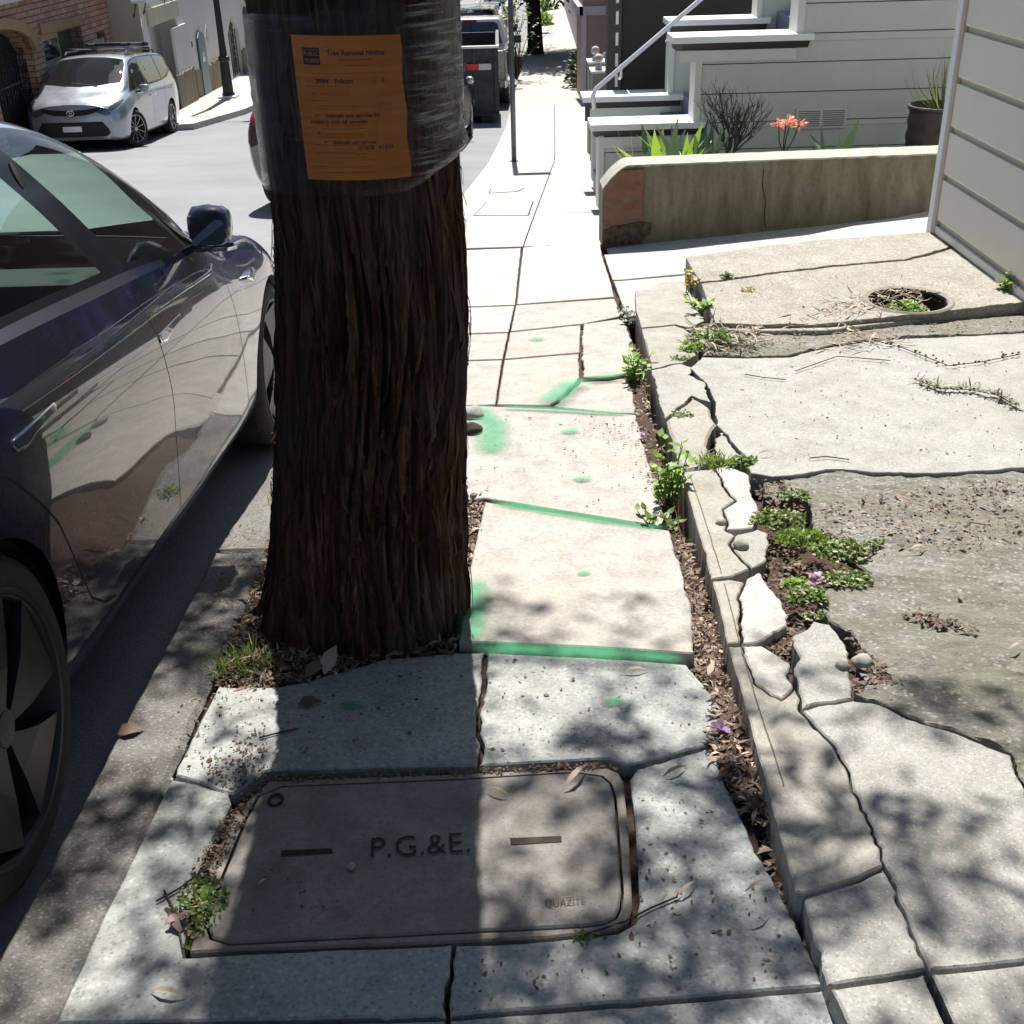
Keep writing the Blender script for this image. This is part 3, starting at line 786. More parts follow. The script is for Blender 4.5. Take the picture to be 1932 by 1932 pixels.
# limbs and crown
mb = MB()
rnd = random.Random(11)
tips = []
top = Vector((.08, 0, 5.3))
for i in range(14):
    az = i * 2.4 + rnd.uniform(-.4, .4); el = rnd.uniform(.35, 1.1)
    L = rnd.uniform(1.5, 2.6); p0 = Vector((.06, 0, rnd.uniform(4.6, 7.2)))
    pts = [p0]; d = Vector((math.cos(az) * math.cos(el), math.sin(az) * math.cos(el), math.sin(el)))
    for k in range(6):
        d = (d + Vector((rnd.uniform(-.2, .2), rnd.uniform(-.2, .2), rnd.uniform(-.05, .22)))).normalized()
        pts.append(pts[-1] + d * L / 6)
        if k > 1: tips.append(pts[-1])
    mb.tube(pts, [.11 * (1 - k / 7.5) for k in range(7)], 7)
mb.build('limbs', M['bark'], tree, smooth=True)
def leaf_cluster(mb, c, r, n, L, W, rnd):
    for _ in range(n):
        v = Vector((rnd.gauss(0, 1), rnd.gauss(0, 1), rnd.gauss(0, .8))) * r * .55
        d = Vector((rnd.uniform(-1, 1), rnd.uniform(-1, 1), rnd.uniform(-.9, .4))).normalized()
        nrm = Vector((rnd.uniform(-1, 1), rnd.uniform(-1, 1), rnd.uniform(-1, 1)))
        s = d.cross(nrm).normalized() * W / 2; p = Vector(c) + v
        k = len(mb.v)
        mb.v += [tuple(p - s * .3), tuple(p + d * L * .5 + s), tuple(p + d * L), tuple(p + d * L * .5 - s)]
        mb.f.append((k, k + 1, k + 2, k + 3)); mb.m.append(0)
mb = MB()
ncl = 0
cot = math.cos(R(56)) / math.sin(R(56))
while ncl < 1000:
    # unseen crown: first clusters placed for dapples, the rest added to block sky light
    z = rnd.uniform(4.8, 11.5); x = rnd.gauss(-.5, 1.9); y = rnd.gauss(.4 + (z - 8) * .3, 2.6)
    if ncl < 380:
        z = rnd.uniform(3.4, 6.2); x = rnd.uniform(-1.0, 3.6); y = rnd.uniform(.3, 3.9) + (z + tz) * cot - 2.86
    ysh = (y + 2.86) - (z + tz - 0) * cot      # where its shadow lands
    xsh = x + TC.x
    if ncl >= 380 and ysh > .95: continue
    lim = 3.05 - (.80 * xsh if xsh < 0 else .35 * xsh)
    if ysh > lim: continue
    edge = (lim - ysh) / .9
    if edge < 1 and rnd.random() > .12 + .8 * edge: continue
    if ysh > .4 and noise.noise(Vector((xsh * 2.3, ysh * 2.3, 4))) < -.08 and rnd.random() < .92: continue
    leaf_cluster(mb, (x, y, z), rnd.uniform(.09, .20), rnd.randint(20, 36), .11 if ncl < 380 else .16, .034 if ncl < 380 else .06, rnd)
    ncl += 1
mb.build('crown', M['leaf'], tree)

# stretch film round the trunk
M['film'], nt, b = newmat('stretch_film')
nt.nodes.remove(b)
g = NN(nt, 'ShaderNodeTexCoord').outputs['UV']
def filmtex(rot, sc, lo, hi, amt, det=6.):
    mp = NN(nt, 'ShaderNodeMapping'); mp.inputs['Rotation'].default_value = (0, 0, rot); mp.inputs['Scale'].default_value = sc
    nt.links.new(g, mp.inputs[0])
    n = tex(nt, 'Noise', 1., mp.outputs[0], Detail=det, Roughness=.65)
    return ramp(nt, n.outputs[0], [(lo, (0, 0, 0)), (hi, (amt,) * 3)]), n.outputs[0]
s1, h1 = filmtex(.04, (9, 150, 1), .56, .66, .15)
s2, h2 = filmtex(.55, (9, 110, 1), .50, .62, .75)
sep = NN(nt, 'ShaderNodeSeparateXYZ'); nt.links.new(g, sep.inputs[0])
side = ramp(nt, sep.outputs[0], [(.83, (0, 0, 0)), (.86, (1, 1, 1))])
sm = mixc(nt, s1, s2, side)
hm = mixc(nt, h1, h2, side)
tr_ = NN(nt, 'ShaderNodeBsdfTransparent'); tr_.inputs[0].default_value = (.985, .985, .99, 1)
df = NN(nt, 'ShaderNodeBsdfDiffuse'); df.inputs[0].default_value = (.55, .56, .56, 1)
tl = NN(nt, 'ShaderNodeBsdfTranslucent'); tl.inputs[0].default_value = (.55, .56, .56, 1)
dm = NN(nt, 'ShaderNodeMixShader'); dm.inputs[0].default_value = .4
nt.links.new(df.outputs[0], dm.inputs[1]); nt.links.new(tl.outputs[0], dm.inputs[2])
gl = NN(nt, 'ShaderNodeBsdfGlossy'); gl.inputs['Roughness'].default_value = .06
m1 = NN(nt, 'ShaderNodeMixShader'); nt.links.new(sm, m1.inputs[0]); nt.links.new(tr_.outputs[0], m1.inputs[1]); nt.links.new(dm.outputs[0], m1.inputs[2])
fr = NN(nt, 'ShaderNodeFresnel'); fr.inputs[0].default_value = 1.32
bp = NN(nt, 'ShaderNodeBump'); bp.inputs['Strength'].default_value = 1.; bp.inputs['Distance'].default_value = .006
nt.links.new(hm, bp.inputs['Height']); nt.links.new(bp.outputs[0], gl.inputs['Normal']); nt.links.new(bp.outputs[0], fr.inputs['Normal'])
m2 = NN(nt, 'ShaderNodeMixShader'); nt.links.new(fr.outputs[0], m2.inputs[0]); nt.links.new(m1.outputs[0], m2.inputs[1]); nt.links.new(gl.outputs[0], m2.inputs[2])
nt.links.new(m2.outputs[0], nt.nodes['Material Output'].inputs[0])
wrap = None
def film_r(a, z):
    f = .017 + .018 * max(0., -math.sin(a)) ** 2 + .006 * noise.noise(Vector((a * 2.2, z * 3, 1))) + .0022 * noise.noise(Vector((a * 3, z * 60, 7)))
    return f
def build_film():
    NAf, NZ = 240, 110
    vs = []; uv = []; fs = []
    for j in range(NZ + 1):
        for k in range(NAf + 1):
            a = 2 * math.pi * k / NAf
            t = j / NZ
            # lower edge rises to the right, upper edge ragged
            sx = math.cos(a)
            zlo = 1.0 + (.06 * max(0, sx - .45) / .55 if sx > .45 else 0) - .02 * max(0, -sx - .3) + .006 * noise.noise(Vector((a * 3, 0, 2)))
            zhi = 1.378 + .012 * sx + .012 * noise.noise(Vector((a * 4, 5, 2)))
            z = zlo + (zhi - zlo) * t - tz
            r = trunk_r(z, a) + film_r(a, z)
            r += .010 * math.exp(-((t - .05) / .05) ** 2) * max(0, sx)
            cx = lean(z)
            vs.append((cx + r * math.cos(a), r * math.sin(a), z)); uv.append((k / NAf, z))
    for j in range(NZ):
        for k in range(NAf):
            q = j * (NAf + 1) + k; fs.append((q, q + 1, q + NAf + 2, q + NAf + 1))
    me = bpy.data.meshes.new('film'); me.from_pydata(vs, [], fs); me.materials.append(M['film'])
    ul = me.uv_layers.new(name='UVMap')
    for p in me.polygons:
        for li, vi in zip(p.loop_indices, p.vertices): ul.data[li].uv = uv[vi]
    me.polygons.foreach_set('use_smooth', [True] * len(me.polygons)); me.update()
    o = bpy.data.objects.new('stretch_film', me); COL.objects.link(o)
    o.location = (TC.x, TC.y, tz)
    return tag(o, 'clear stretch film wound round the upper tree trunk over the orange notice', 'plastic wrap')
build_film()

# ---------------------------------------------------------------- orange notice
PA = [(544, 68), (752, 68), (773, 340), (578, 343)]
PC = [aty(u, v, 2.60) for u, v in PA]     # TL TR BR BL
def paper(s, t, off=0.):
    # s 0..1 left to right, t 0..1 top to bottom
    p = (PC[0] * (1 - s) + PC[1] * s) * (1 - t) + (PC[3] * (1 - s) + PC[2] * s) * t
    zl = p.z - tz
    xx = p.x - TC.x
    rr = trunk_r(p.z - tz, -1.57) + .024
    y = TC.y - math.sqrt(max(.001, rr * rr - min(xx * xx, rr * rr * .8)))
    wr = .0016 * noise.noise(Vector((s * 5, t * 4, 2))) + .0045 * math.exp(-((s - .80 - .05 * math.sin(t * 7)) / .03) ** 2) * (0.4 + .6 * math.sin(t * 3.1)) + .0012 * noise.noise(Vector((s * 14, t * 9, 5)))
    e = .002 * math.sin(t * 15) * s ** 4
    return Vector((p.x + e, y - .002 - wr - off, p.z))
notice = thing('notice', 'orange paper tree removal notice with printed and handwritten text, under clear film on the trunk', 'notice', paper(.5, .5))
M['paper'] = simple('orange_paper', (1.0, .29, .045), .75, var=.05, scale=14)
M['ink'] = simple('ink', (.02, .018, .02), .7)
M['ink_soft'] = simple('faded_print', (.28, .085, .03), .8)
M['ink_blue'] = simple('logo_ink', (.035, .03, .06), .7)
mb = MB(); NSx, NTy = 40, 52
for j in range(NTy + 1):
    for i in range(NSx + 1): mb.v.append(tuple(paper(i / NSx, j / NTy)))
for j in range(NTy):
    for i in range(NSx):
        q = j * (NSx + 1) + i; mb.f.append((q, q + 1, q + NSx + 2, q + NSx + 1)); mb.m.append(0)
mb.build('paper', M['paper'], notice, smooth=True, world=True)
def ptext(mbx, body, s0, t0, h, wd=None, bold=0., shear=0., off=.0011, hand=0.):
    # baseline at t0, letter height h (in t units); optional total width wd in s units
    vs, fs = textmesh(body, 1., bold, shear)
    if not vs: return
    x0 = min(v.x for v in vs); x1 = max(v.x for v in vs)
    sc = h / .72; asp = (279. / 216.)
    ks = (wd / (x1 - x0)) if wd else sc * asp
    mbx.add([paper(s0 + (v.x - x0) * ks + (hand * noise.noise(Vector((v.x * 1.3, v.y, 3))) if hand else 0), t0 - v.y * sc + (hand * .8 * noise.noise(Vector((v.x * .8, 7, v.y))) if hand else 0), off) for v in vs], fs)
def prect(mbx, s0, t0, s1, t1, off=.0008):
    n = 10; vs = []
    for i in range(n + 1):
        s = s0 + (s1 - s0) * i / n; vs += [paper(s, t0, off), paper(s, t1, off)]
    mbx.add(vs, [(2 * i, 2 * i + 1, 2 * i + 3, 2 * i + 2) for i in range(n)])
mb = MB(); prect(mb, .095, .08, .255, .195, .0009); mb.build('logo', M['ink_blue'], notice, world=True)
mb = MB(); ptext(mb, 'SAN FRANCISCO', .105, .098, .010, .14, .0, 0, .0016); ptext(mb, 'PUBLIC', .108, .132, .026, .135, .01, 0, .0016); ptext(mb, 'WORKS', .108, .178, .026, .135, .01, 0, .0016)
mb.build('logo_lettering', M['paper'], notice, world=True)
mb = MB(); ptext(mb, 'Tree Removal Notice', .325, .128, .034, .52, .02); mb.build('heading', M['ink_blue'], notice, world=True)
mb = MB(); ptext(mb, 'Aviso de Corte de \u00c1rbol', .43, .165, .017, .30, .006)
rr_ = random.Random(5)
def fake_line(s0, s1, t, h=.0035):
    s = s0
    while s < s1:
        L = rr_.uniform(.012, .04); prect(mb, s, t, min(s + L, s1), t + h); s += L + .008
for s0, s1, t in [(.5, .7, .195), (.16, .86, .248), (.10, .16, .305), (.70, .77, .306), (.10, .42, .335), (.24, .5, .388), (.10, .28, .435), (.2, .62, .472), (.17, .55, .49), (.25, .6, .605), (.2, .62, .63), (.22, .6, .67), (.2, .62, .688), (.1, .6, .745), (.12, .5, .80), (.5, .62, .81), (.15, .6, .835), (.55, .72, .85), (.12, .65, .90), (.14, .66, .94)]:
    fake_line(s0, s1, t)
mb.build('printed_text', M['ink_soft'], notice, world=True)
mb = MB()
for a in [('3984', .185, .318, .034, .13), ('Folsom', .37, .318, .034, .17), ('1', .81, .315, .036, .012), ('x', .145, .395, .020, .022), ('x \u2013', .15, .543, .024, .06), ('Sidewalk too narrow for', .245, .550, .028, .52), ('mature size of species', .10, .592, .026, .54), ('x', .155, .665, .024, .026), ('x \u2013', .21, .728, .022, .06), ('Sidewalk too narrow', .29, .738, .027, .42), ('3/16/26', .535, .778, .028, .15), ('4/15/26', .72, .778, .028, .145)]:
    ptext(mb, *a, bold=.014, shear=.12, hand=.006, off=.0013)
mb.build('handwriting', M['ink'], notice, world=True)

# ================================================================ GREEN SPRAY PAINT
def paintmat():
    m, nt, b = newmat('green_spray_paint')
    uv = NN(nt, 'ShaderNodeTexCoord').outputs['UV']
    g = NN(nt, 'ShaderNodeNewGeometry').outputs['Position']
    sp = NN(nt, 'ShaderNodeSeparateXYZ'); nt.links.new(uv, sp.inputs[0])
    n = tex(nt, 'Noise', 55., g, Detail=6., Roughness=.8)
    big = tex(nt, 'Noise', 7., g, Detail=3.)
    a = NN(nt, 'ShaderNodeMath', operation='ADD'); mu = NN(nt, 'ShaderNodeMath', operation='MULTIPLY'); mu.inputs[1].default_value = .95
    mu2 = NN(nt, 'ShaderNodeMath', operation='MULTIPLY'); mu2.inputs[1].default_value = .5
    a2 = NN(nt, 'ShaderNodeMath', operation='ADD')
    nt.links.new(n.outputs[0], mu.inputs[0]); nt.links.new(sp.outputs[1], a.inputs[0]); nt.links.new(mu.outputs[0], a.inputs[1])
    nt.links.new(big.outputs[0], mu2.inputs[0]); nt.links.new(a.outputs[0], a2.inputs[0]); nt.links.new(mu2.outputs[0], a2.inputs[1])
    al = ramp(nt, a2.outputs[0], [(.0, (0, 0, 0)), (1., (.62, .62, .62))])
    mr = NN(nt, 'ShaderNodeMapRange'); mr.inputs[1].default_value = .85; mr.inputs[2].default_value = 1.55; mr.inputs[4].default_value = .54
    nt.links.new(a2.outputs[0], mr.inputs[0])
    b.inputs['Base Color'].default_value = (.06, .36, .17, 1); b.inputs['Roughness'].default_value = .85
    t = NN(nt, 'ShaderNodeBsdfTransparent'); mx = NN(nt, 'ShaderNodeMixShader')
    nt.links.new(mr.outputs[0], mx.inputs[0]); nt.links.new(t.outputs[0], mx.inputs[1]); nt.links.new(b.outputs[0], mx.inputs[2])
    nt.links.new(mx.outputs[0], nt.nodes['Material Output'].inputs[0])
    return m
M['green'] = paintmat()
def paint(strips, label, surf=sSW, dz=.004):
    """strips: list of (px points, width m) ; dots: (px, radius)"""
    vs, fs, uv = [], [], []
    for st in strips:
        if len(st) == 2:
            pts, wd = st
            P = [at(u, v, surf, dz) for u, v in pts]
            # resample
            Q = [];
            for a, b_ in zip(P, P[1:]):
                k = max(1, int((b_ - a).length / .03)); Q += [a.lerp(b_, i / k) for i in range(k)]
            Q.append(P[-1])
            n = len(Q)
            for i, q in enumerate(Q):
                d = (Q[min(i + 1, n - 1)] - Q[max(i - 1, 0)]).normalized(); s = Vector((d.y, -d.x, 0)).normalized()
                endf = min(1, min(i, n - 1 - i) / 2.5 + .0)
                for j, c in enumerate((-1, -.5, 0, .5, 1)):
                    p = q + s * c * wd / 2; vs.append((p.x, p.y, surf(p.x, p.y) + dz)); uv.append((i, (1 - abs(c)) * endf))
            o = len(vs) - 5 * n
            for i in range(n - 1):
                for j in range(4): fs.append((o + i * 5 + j, o + i * 5 + j + 1, o + i * 5 + j + 6, o + i * 5 + j + 5))
        else:
            u, v, r = st
            c = at(u, v, surf, dz); o = len(vs); vs.append(tuple(c)); uv.append((0, 1.0))
            for ring, vv in ((.55, .75), (1, 0)):
                for k in range(16):
                    t = k * math.pi / 8
                    x, y = c.x + r * ring * math.cos(t), c.y + r * ring * .85 * math.sin(t)
                    vs.append((x, y, surf(x, y) + dz)); uv.append((0, vv))
            for k in range(16):
                fs.append((o, o + 1 + k, o + 1 + (k + 1) % 16)); fs.append((o + 1 + k, o + 17 + k, o + 17 + (k + 1) % 16, o + 1 + (k + 1) % 16))
    me = bpy.data.meshes.new('paint'); me.from_pydata(vs, [], fs); me.materials.append(M['green'])
    ul = me.uv_layers.new(name='UVMap')
    for p in me.polygons:
        for li, vi in zip(p.loop_indices, p.vertices): ul.data[li].uv = uv[vi]
    me.update()
    o = bpy.data.objects.new('paint_mark', me); COL.objects.link(o)
    return tag(o, label, 'paint mark', 'green spray paint marks on the pavement')
paint([([(876, 1222), (1000, 1224), (1120, 1230), (1210, 1236), (1302, 1244)], .11), ([(895, 1222), (892, 1160), (900, 1085)], .12)], 'green sprayed line along the near raised edge of the slab right of the trunk', sG)
paint([([(918, 947), (1000, 958), (1100, 976), (1190, 988), (1258, 1000)], .075)], 'thin green sprayed line across the joint at the far edge of that slab', sG)
paint([([(888, 858), (925, 850), (930, 800), (892, 764)], .20)], 'green sprayed patch right beside the trunk on the sunny slab')
paint([([(935, 767), (1040, 771), (1120, 776), (1200, 779)], .08)], 'green sprayed line along the near edge of the broken triangular piece', dz=.007)
paint([([(1025, 762), (1062, 735), (1098, 711)], .20), ([(1098, 713), (1150, 708), (1190, 704)], .09)], 'green sprayed band round the back of the broken triangular piece', dz=.018)
paint([(664, 1330, .036)], 'small green painted dot in the trunk shadow above the cover')
paint([(1158, 1323, .036)], 'small green painted dot on the dappled slab right of the trunk shadow')
paint([(1101, 1081, .028)], 'green painted dot in the middle of the slab with green edges', sG)
paint([(1098, 902, .045)], 'faint green dot on the sunny slab past the green line')
paint([(1075, 812, .05)], 'faint green smudge behind, nearer the broken triangle')
paint([(1012, 640, .06)], 'faint green smudge farthest up the sunny pavement')

# ================================================================ CARS
NETS = {
 'sedan': dict(wb=2.875, arch=(.0, 2.875), wr=.335, hw=.86, st=[
  (-.98, [(.50, .30), (.56, .38), (.62, .5), (.66, .68), (.66, .85), (.62, .98), (.5, 1.04), (.4, 1.06), (.2, 1.07), (0, 1.07)]),
  (-.88, [(.70, .27), (.77, .35), (.82, .5), (.84, .68), (.82, .86), (.76, .99), (.62, 1.06), (.5, 1.08), (.25, 1.10), (0, 1.10)]),
  (-.6, [(.80, .23), (.86, .32), (.90, .5), (.91, .7), (.89, .86), (.82, .99), (.68, 1.09), (.57, 1.13), (.3, 1.16), (0, 1.165)]),
  (-.3, [(.83, .20), (.89, .30), (.915, .5), (.922, .7), (.905, .87), (.84, .985), (.71, 1.14), (.61, 1.22), (.32, 1.26), (0, 1.265)]),
  (.1, [(.83, .18), (.885, .28), (.912, .48), (.925, .7), (.912, .87), (.85, .975), (.715, 1.20), (.61, 1.315), (.33, 1.36), (0, 1.37)]),
  (.6, [(.83, .17), (.875, .26), (.90, .47), (.925, .7), (.915, .86), (.855, .965), (.715, 1.23), (.60, 1.372), (.33, 1.415), (0, 1.425)]),
  (.95, [(.83, .17), (.875, .26), (.90, .47), (.925, .7), (.915, .855), (.86, .955), (.715, 1.235), (.595, 1.392), (.33, 1.432), (0, 1.443)]),
  (1.32, [(.83, .17), (.875, .26), (.90, .47), (.925, .69), (.915, .845), (.865, .945), (.725, 1.21), (.61, 1.375), (.35, 1.43), (0, 1.44)]),
  (1.68, [(.83, .17), (.88, .26), (.905, .47), (.925, .68), (.915, .835), (.868, .932), (.755, 1.13), (.655, 1.275), (.39, 1.335), (0, 1.355)]),
  (2.02, [(.83, .18), (.885, .27), (.91, .47), (.925, .67), (.915, .82), (.868, .915), (.80, 1.01), (.725, 1.095), (.45, 1.15), (0, 1.17)]),
  (2.36, [(.83, .18), (.89, .28), (.912, .47), (.925, .66), (.912, .80), (.862, .89), (.80, .918), (.70, .94), (.42, .96), (0, .97)]),
  (3.0, [(.82, .19), (.88, .29), (.905, .47), (.915, .64), (.895, .77), (.83, .85), (.75, .872), (.62, .885), (.35, .90), (0, .905)]),
  (3.35, [(.76, .21), (.82, .30), (.86, .44), (.865, .58), (.835, .69), (.76, .76), (.66, .785), (.52, .80), (.3, .81), (0, .815)]),
  (3.6, [(.62, .23), (.68, .31), (.72, .42), (.73, .52), (.70, .61), (.62, .67), (.52, .69), (.4, .70), (.2, .71), (0, .715)]),
  (3.71, [(.40, .27), (.46, .33), (.50, .41), (.52, .49), (.49, .56), (.43, .60), (.35, .62), (.27, .63), (.13, .635), (0, .64)])]),
 'van': dict(wb=3.06, arch=(0, 3.06), wr=.36, hw=.93, st=[
  (-1.07, [(.70, .35), (.76, .45), (.80, .6), (.82, .85), (.80, 1.05), (.77, 1.2), (.70, 1.4), (.62, 1.55), (.35, 1.6), (0, 1.62)]),
  (-.95, [(.84, .30), (.90, .40), (.93, .58), (.94, .82), (.92, 1.05), (.88, 1.17), (.77, 1.42), (.67, 1.62), (.4, 1.67), (0, 1.68)]),
  (-.6, [(.90, .26), (.95, .35), (.98, .55), (.99, .8), (.97, 1.04), (.93, 1.14), (.81, 1.45), (.70, 1.66), (.4, 1.71), (0, 1.72)]),
  (0, [(.91, .24), (.96, .32), (.99, .55), (1.0, .8), (.98, 1.02), (.94, 1.12), (.82, 1.45), (.70, 1.68), (.4, 1.73), (0, 1.745)]),
  (1.5, [(.9, .22), (.95, .3), (.965, .5), (.975, .75), (.975, .98), (.94, 1.08), (.82, 1.43), (.70, 1.675), (.4, 1.73), (0, 1.745)]),
  (2.1, [(.9, .22), (.95, .3), (.965, .5), (.98, .75), (.97, .97), (.935, 1.06), (.83, 1.37), (.71, 1.62), (.42, 1.69), (0, 1.71)]),
  (2.6, [(.9, .22), (.95, .3), (.97, .5), (.985, .74), (.97, .95), (.93, 1.05), (.86, 1.25), (.76, 1.44), (.45, 1.51), (0, 1.53)]),
  (3.05, [(.9, .22), (.95, .3), (.975, .5), (.99, .74), (.965, .94), (.91, 1.035), (.87, 1.10), (.80, 1.19), (.47, 1.26), (0, 1.28)]),
  (3.35, [(.9, .22), (.95, .3), (.97, .5), (.985, .73), (.95, .92), (.89, 1.0), (.83, 1.04), (.74, 1.075), (.43, 1.11), (0, 1.13)]),
  (3.65, [(.86, .22), (.92, .3), (.95, .5), (.955, .70), (.92, .87), (.84, .94), (.76, .975), (.66, 1.0), (.4, 1.03), (0, 1.045)]),
  (3.88, [(.76, .22), (.83, .3), (.87, .48), (.875, .66), (.83, .80), (.75, .87), (.66, .905), (.55, .93), (.32, .955), (0, .965)]),
  (3.98, [(.66, .24), (.73, .32), (.77, .46), (.78, .62), (.74, .74), (.67, .80), (.58, .84), (.47, .865), (.27, .885), (0, .895)])])}
for i_, (q_, row_) in enumerate(NETS['sedan']['st']):
    if -.7 < q_ < 2.3:
        row_[4] = (row_[4][0], row_[4][1] + .012); row_[5] = (row_[5][0], row_[5][1] + .032); row_[6] = (row_[6][0], row_[6][1] + .016)
        for k_ in (7, 8, 9): row_[k_] = (row_[k_][0], row_[k_][1] + .012)
class Net:
    def __init__(s, kind, sx=1., sz=1.):
        d = NETS[kind]; s.d = d
        s.s = np.array([a for a, _ in d['st']]); s.P = np.array([b for _, b in d['st']], float)
        s.P[:, :, 0] *= sx; s.P[:, :, 1] *= sz
        # tangents along s (non uniform)
        n = len(s.s); s.Ts = np.zeros_like(s.P)
        for i in range(n):
            a, b = max(i - 1, 0), min(i + 1, n - 1)
            s.Ts[i] = (s.P[b] - s.P[a]) / (s.s[b] - s.s[a])
    def row(s, q):
        q = np.clip(q, s.s[0], s.s[-1]); i = np.clip(np.searchsorted(s.s, q, side='right') - 1, 0, len(s.s) - 2)
        h = s.s[i + 1] - s.s[i]; t = (q - s.s[i]) / h
        t = t[..., None, None]; hh = h[..., None, None]
        h00 = 2 * t ** 3 - 3 * t ** 2 + 1; h10 = t ** 3 - 2 * t ** 2 + t; h01 = -2 * t ** 3 + 3 * t ** 2; h11 = t ** 3 - t ** 2
        return h00 * s.P[i] + h10 * hh * s.Ts[i] + h01 * s.P[i + 1] + h11 * hh * s.Ts[i + 1]
    def ev(s, q, t):
        q = np.atleast_1d(np.asarray(q, float)); t = np.atleast_1d(np.asarray(t, float))
        Rw = s.row(q)           # n x 10 x 2
        t = np.clip(t, 0, 9); i = np.clip(np.floor(t).astype(int), 0, 8); f = (t - i)[:, None]
        idx = np.arange(len(q))
        p0 = Rw[idx, np.maximum(i - 1, 0)]; p1 = Rw[idx, i]; p2 = Rw[idx, i + 1]; p3 = Rw[idx, np.minimum(i + 2, 9)].copy()
        last = i == 8
        p3[last] = Rw[idx, 8][last] * np.array([-1, 1])
        m1 = (p2 - p0) / 2; m2 = (p3 - p1) / 2
        r = (2 * f ** 3 - 3 * f ** 2 + 1) * p1 + (f ** 3 - 2 * f ** 2 + f) * m1 + (-2 * f ** 3 + 3 * f ** 2) * p2 + (f ** 3 - f ** 2) * m2
        r[:, 0] = np.maximum(r[:, 0], 0)
        return np.stack([r[:, 0], q, r[:, 1]], 1)
    def t_of(s, q, h):
        q = np.atleast_1d(np.asarray(q, float)); h = np.broadcast_to(np.asarray(h, float), q.shape)
        lo = np.zeros(len(q)); hi = np.full(len(q), 6.9)
        for _ in range(30):
            m = (lo + hi) / 2; z = s.ev(q, m)[:, 2]
            up = z < h; lo = np.where(up, m, lo); hi = np.where(up, hi, m)
        return (lo + hi) / 2
    def normal(s, q, t):
        e = 1e-3
        a = s.ev(q + e, t) - s.ev(q - e, t); b = s.ev(q, np.minimum(t + 2e-3, 9)) - s.ev(q, np.maximum(t - 2e-3, 0))
        n = np.cross(a, b); n /= np.linalg.norm(n, axis=1)[:, None] + 1e-12
        n = np.where((n[:, 0] * 1. + n[:, 2] * .6)[:, None] < 0, -n, n)
        top = t > 8.98
        n[top, 0] = 0
        n /= np.linalg.norm(n, axis=1)[:, None] + 1e-12
        return n
    def closed(s, pts, st=.04):
        out = []
        for i in range(len(pts)):
            a, b = np.array(pts[i]), np.array(pts[(i + 1) % len(pts)])
            k = max(1, int(max(abs(b[0] - a[0]) / st, abs(b[1] - a[1]) / .12)))
            for j in range(k): out.append(tuple(a + (b - a) * j / k))
        return out
def seam_poly(pts, w):
    # thin closed polygon along a polyline in (s,t); w in s-units
    L = []; Rr = []
    for i, p in enumerate(pts):
        a, b = pts[max(i - 1, 0)], pts[min(i + 1, len(pts) - 1)]
        dx, dy = (b[0] - a[0]), (b[1] - a[1]) * .17
        l = math.hypot(dx, dy); nx_, ny_ = -dy / l, dx / l
        L.append((p[0] + nx_ * w / 2, p[1] + ny_ * w / 2 / .17)); Rr.append((p[0] - nx_ * w / 2, p[1] - ny_ * w / 2 / .17))
    return L + Rr[::-1]
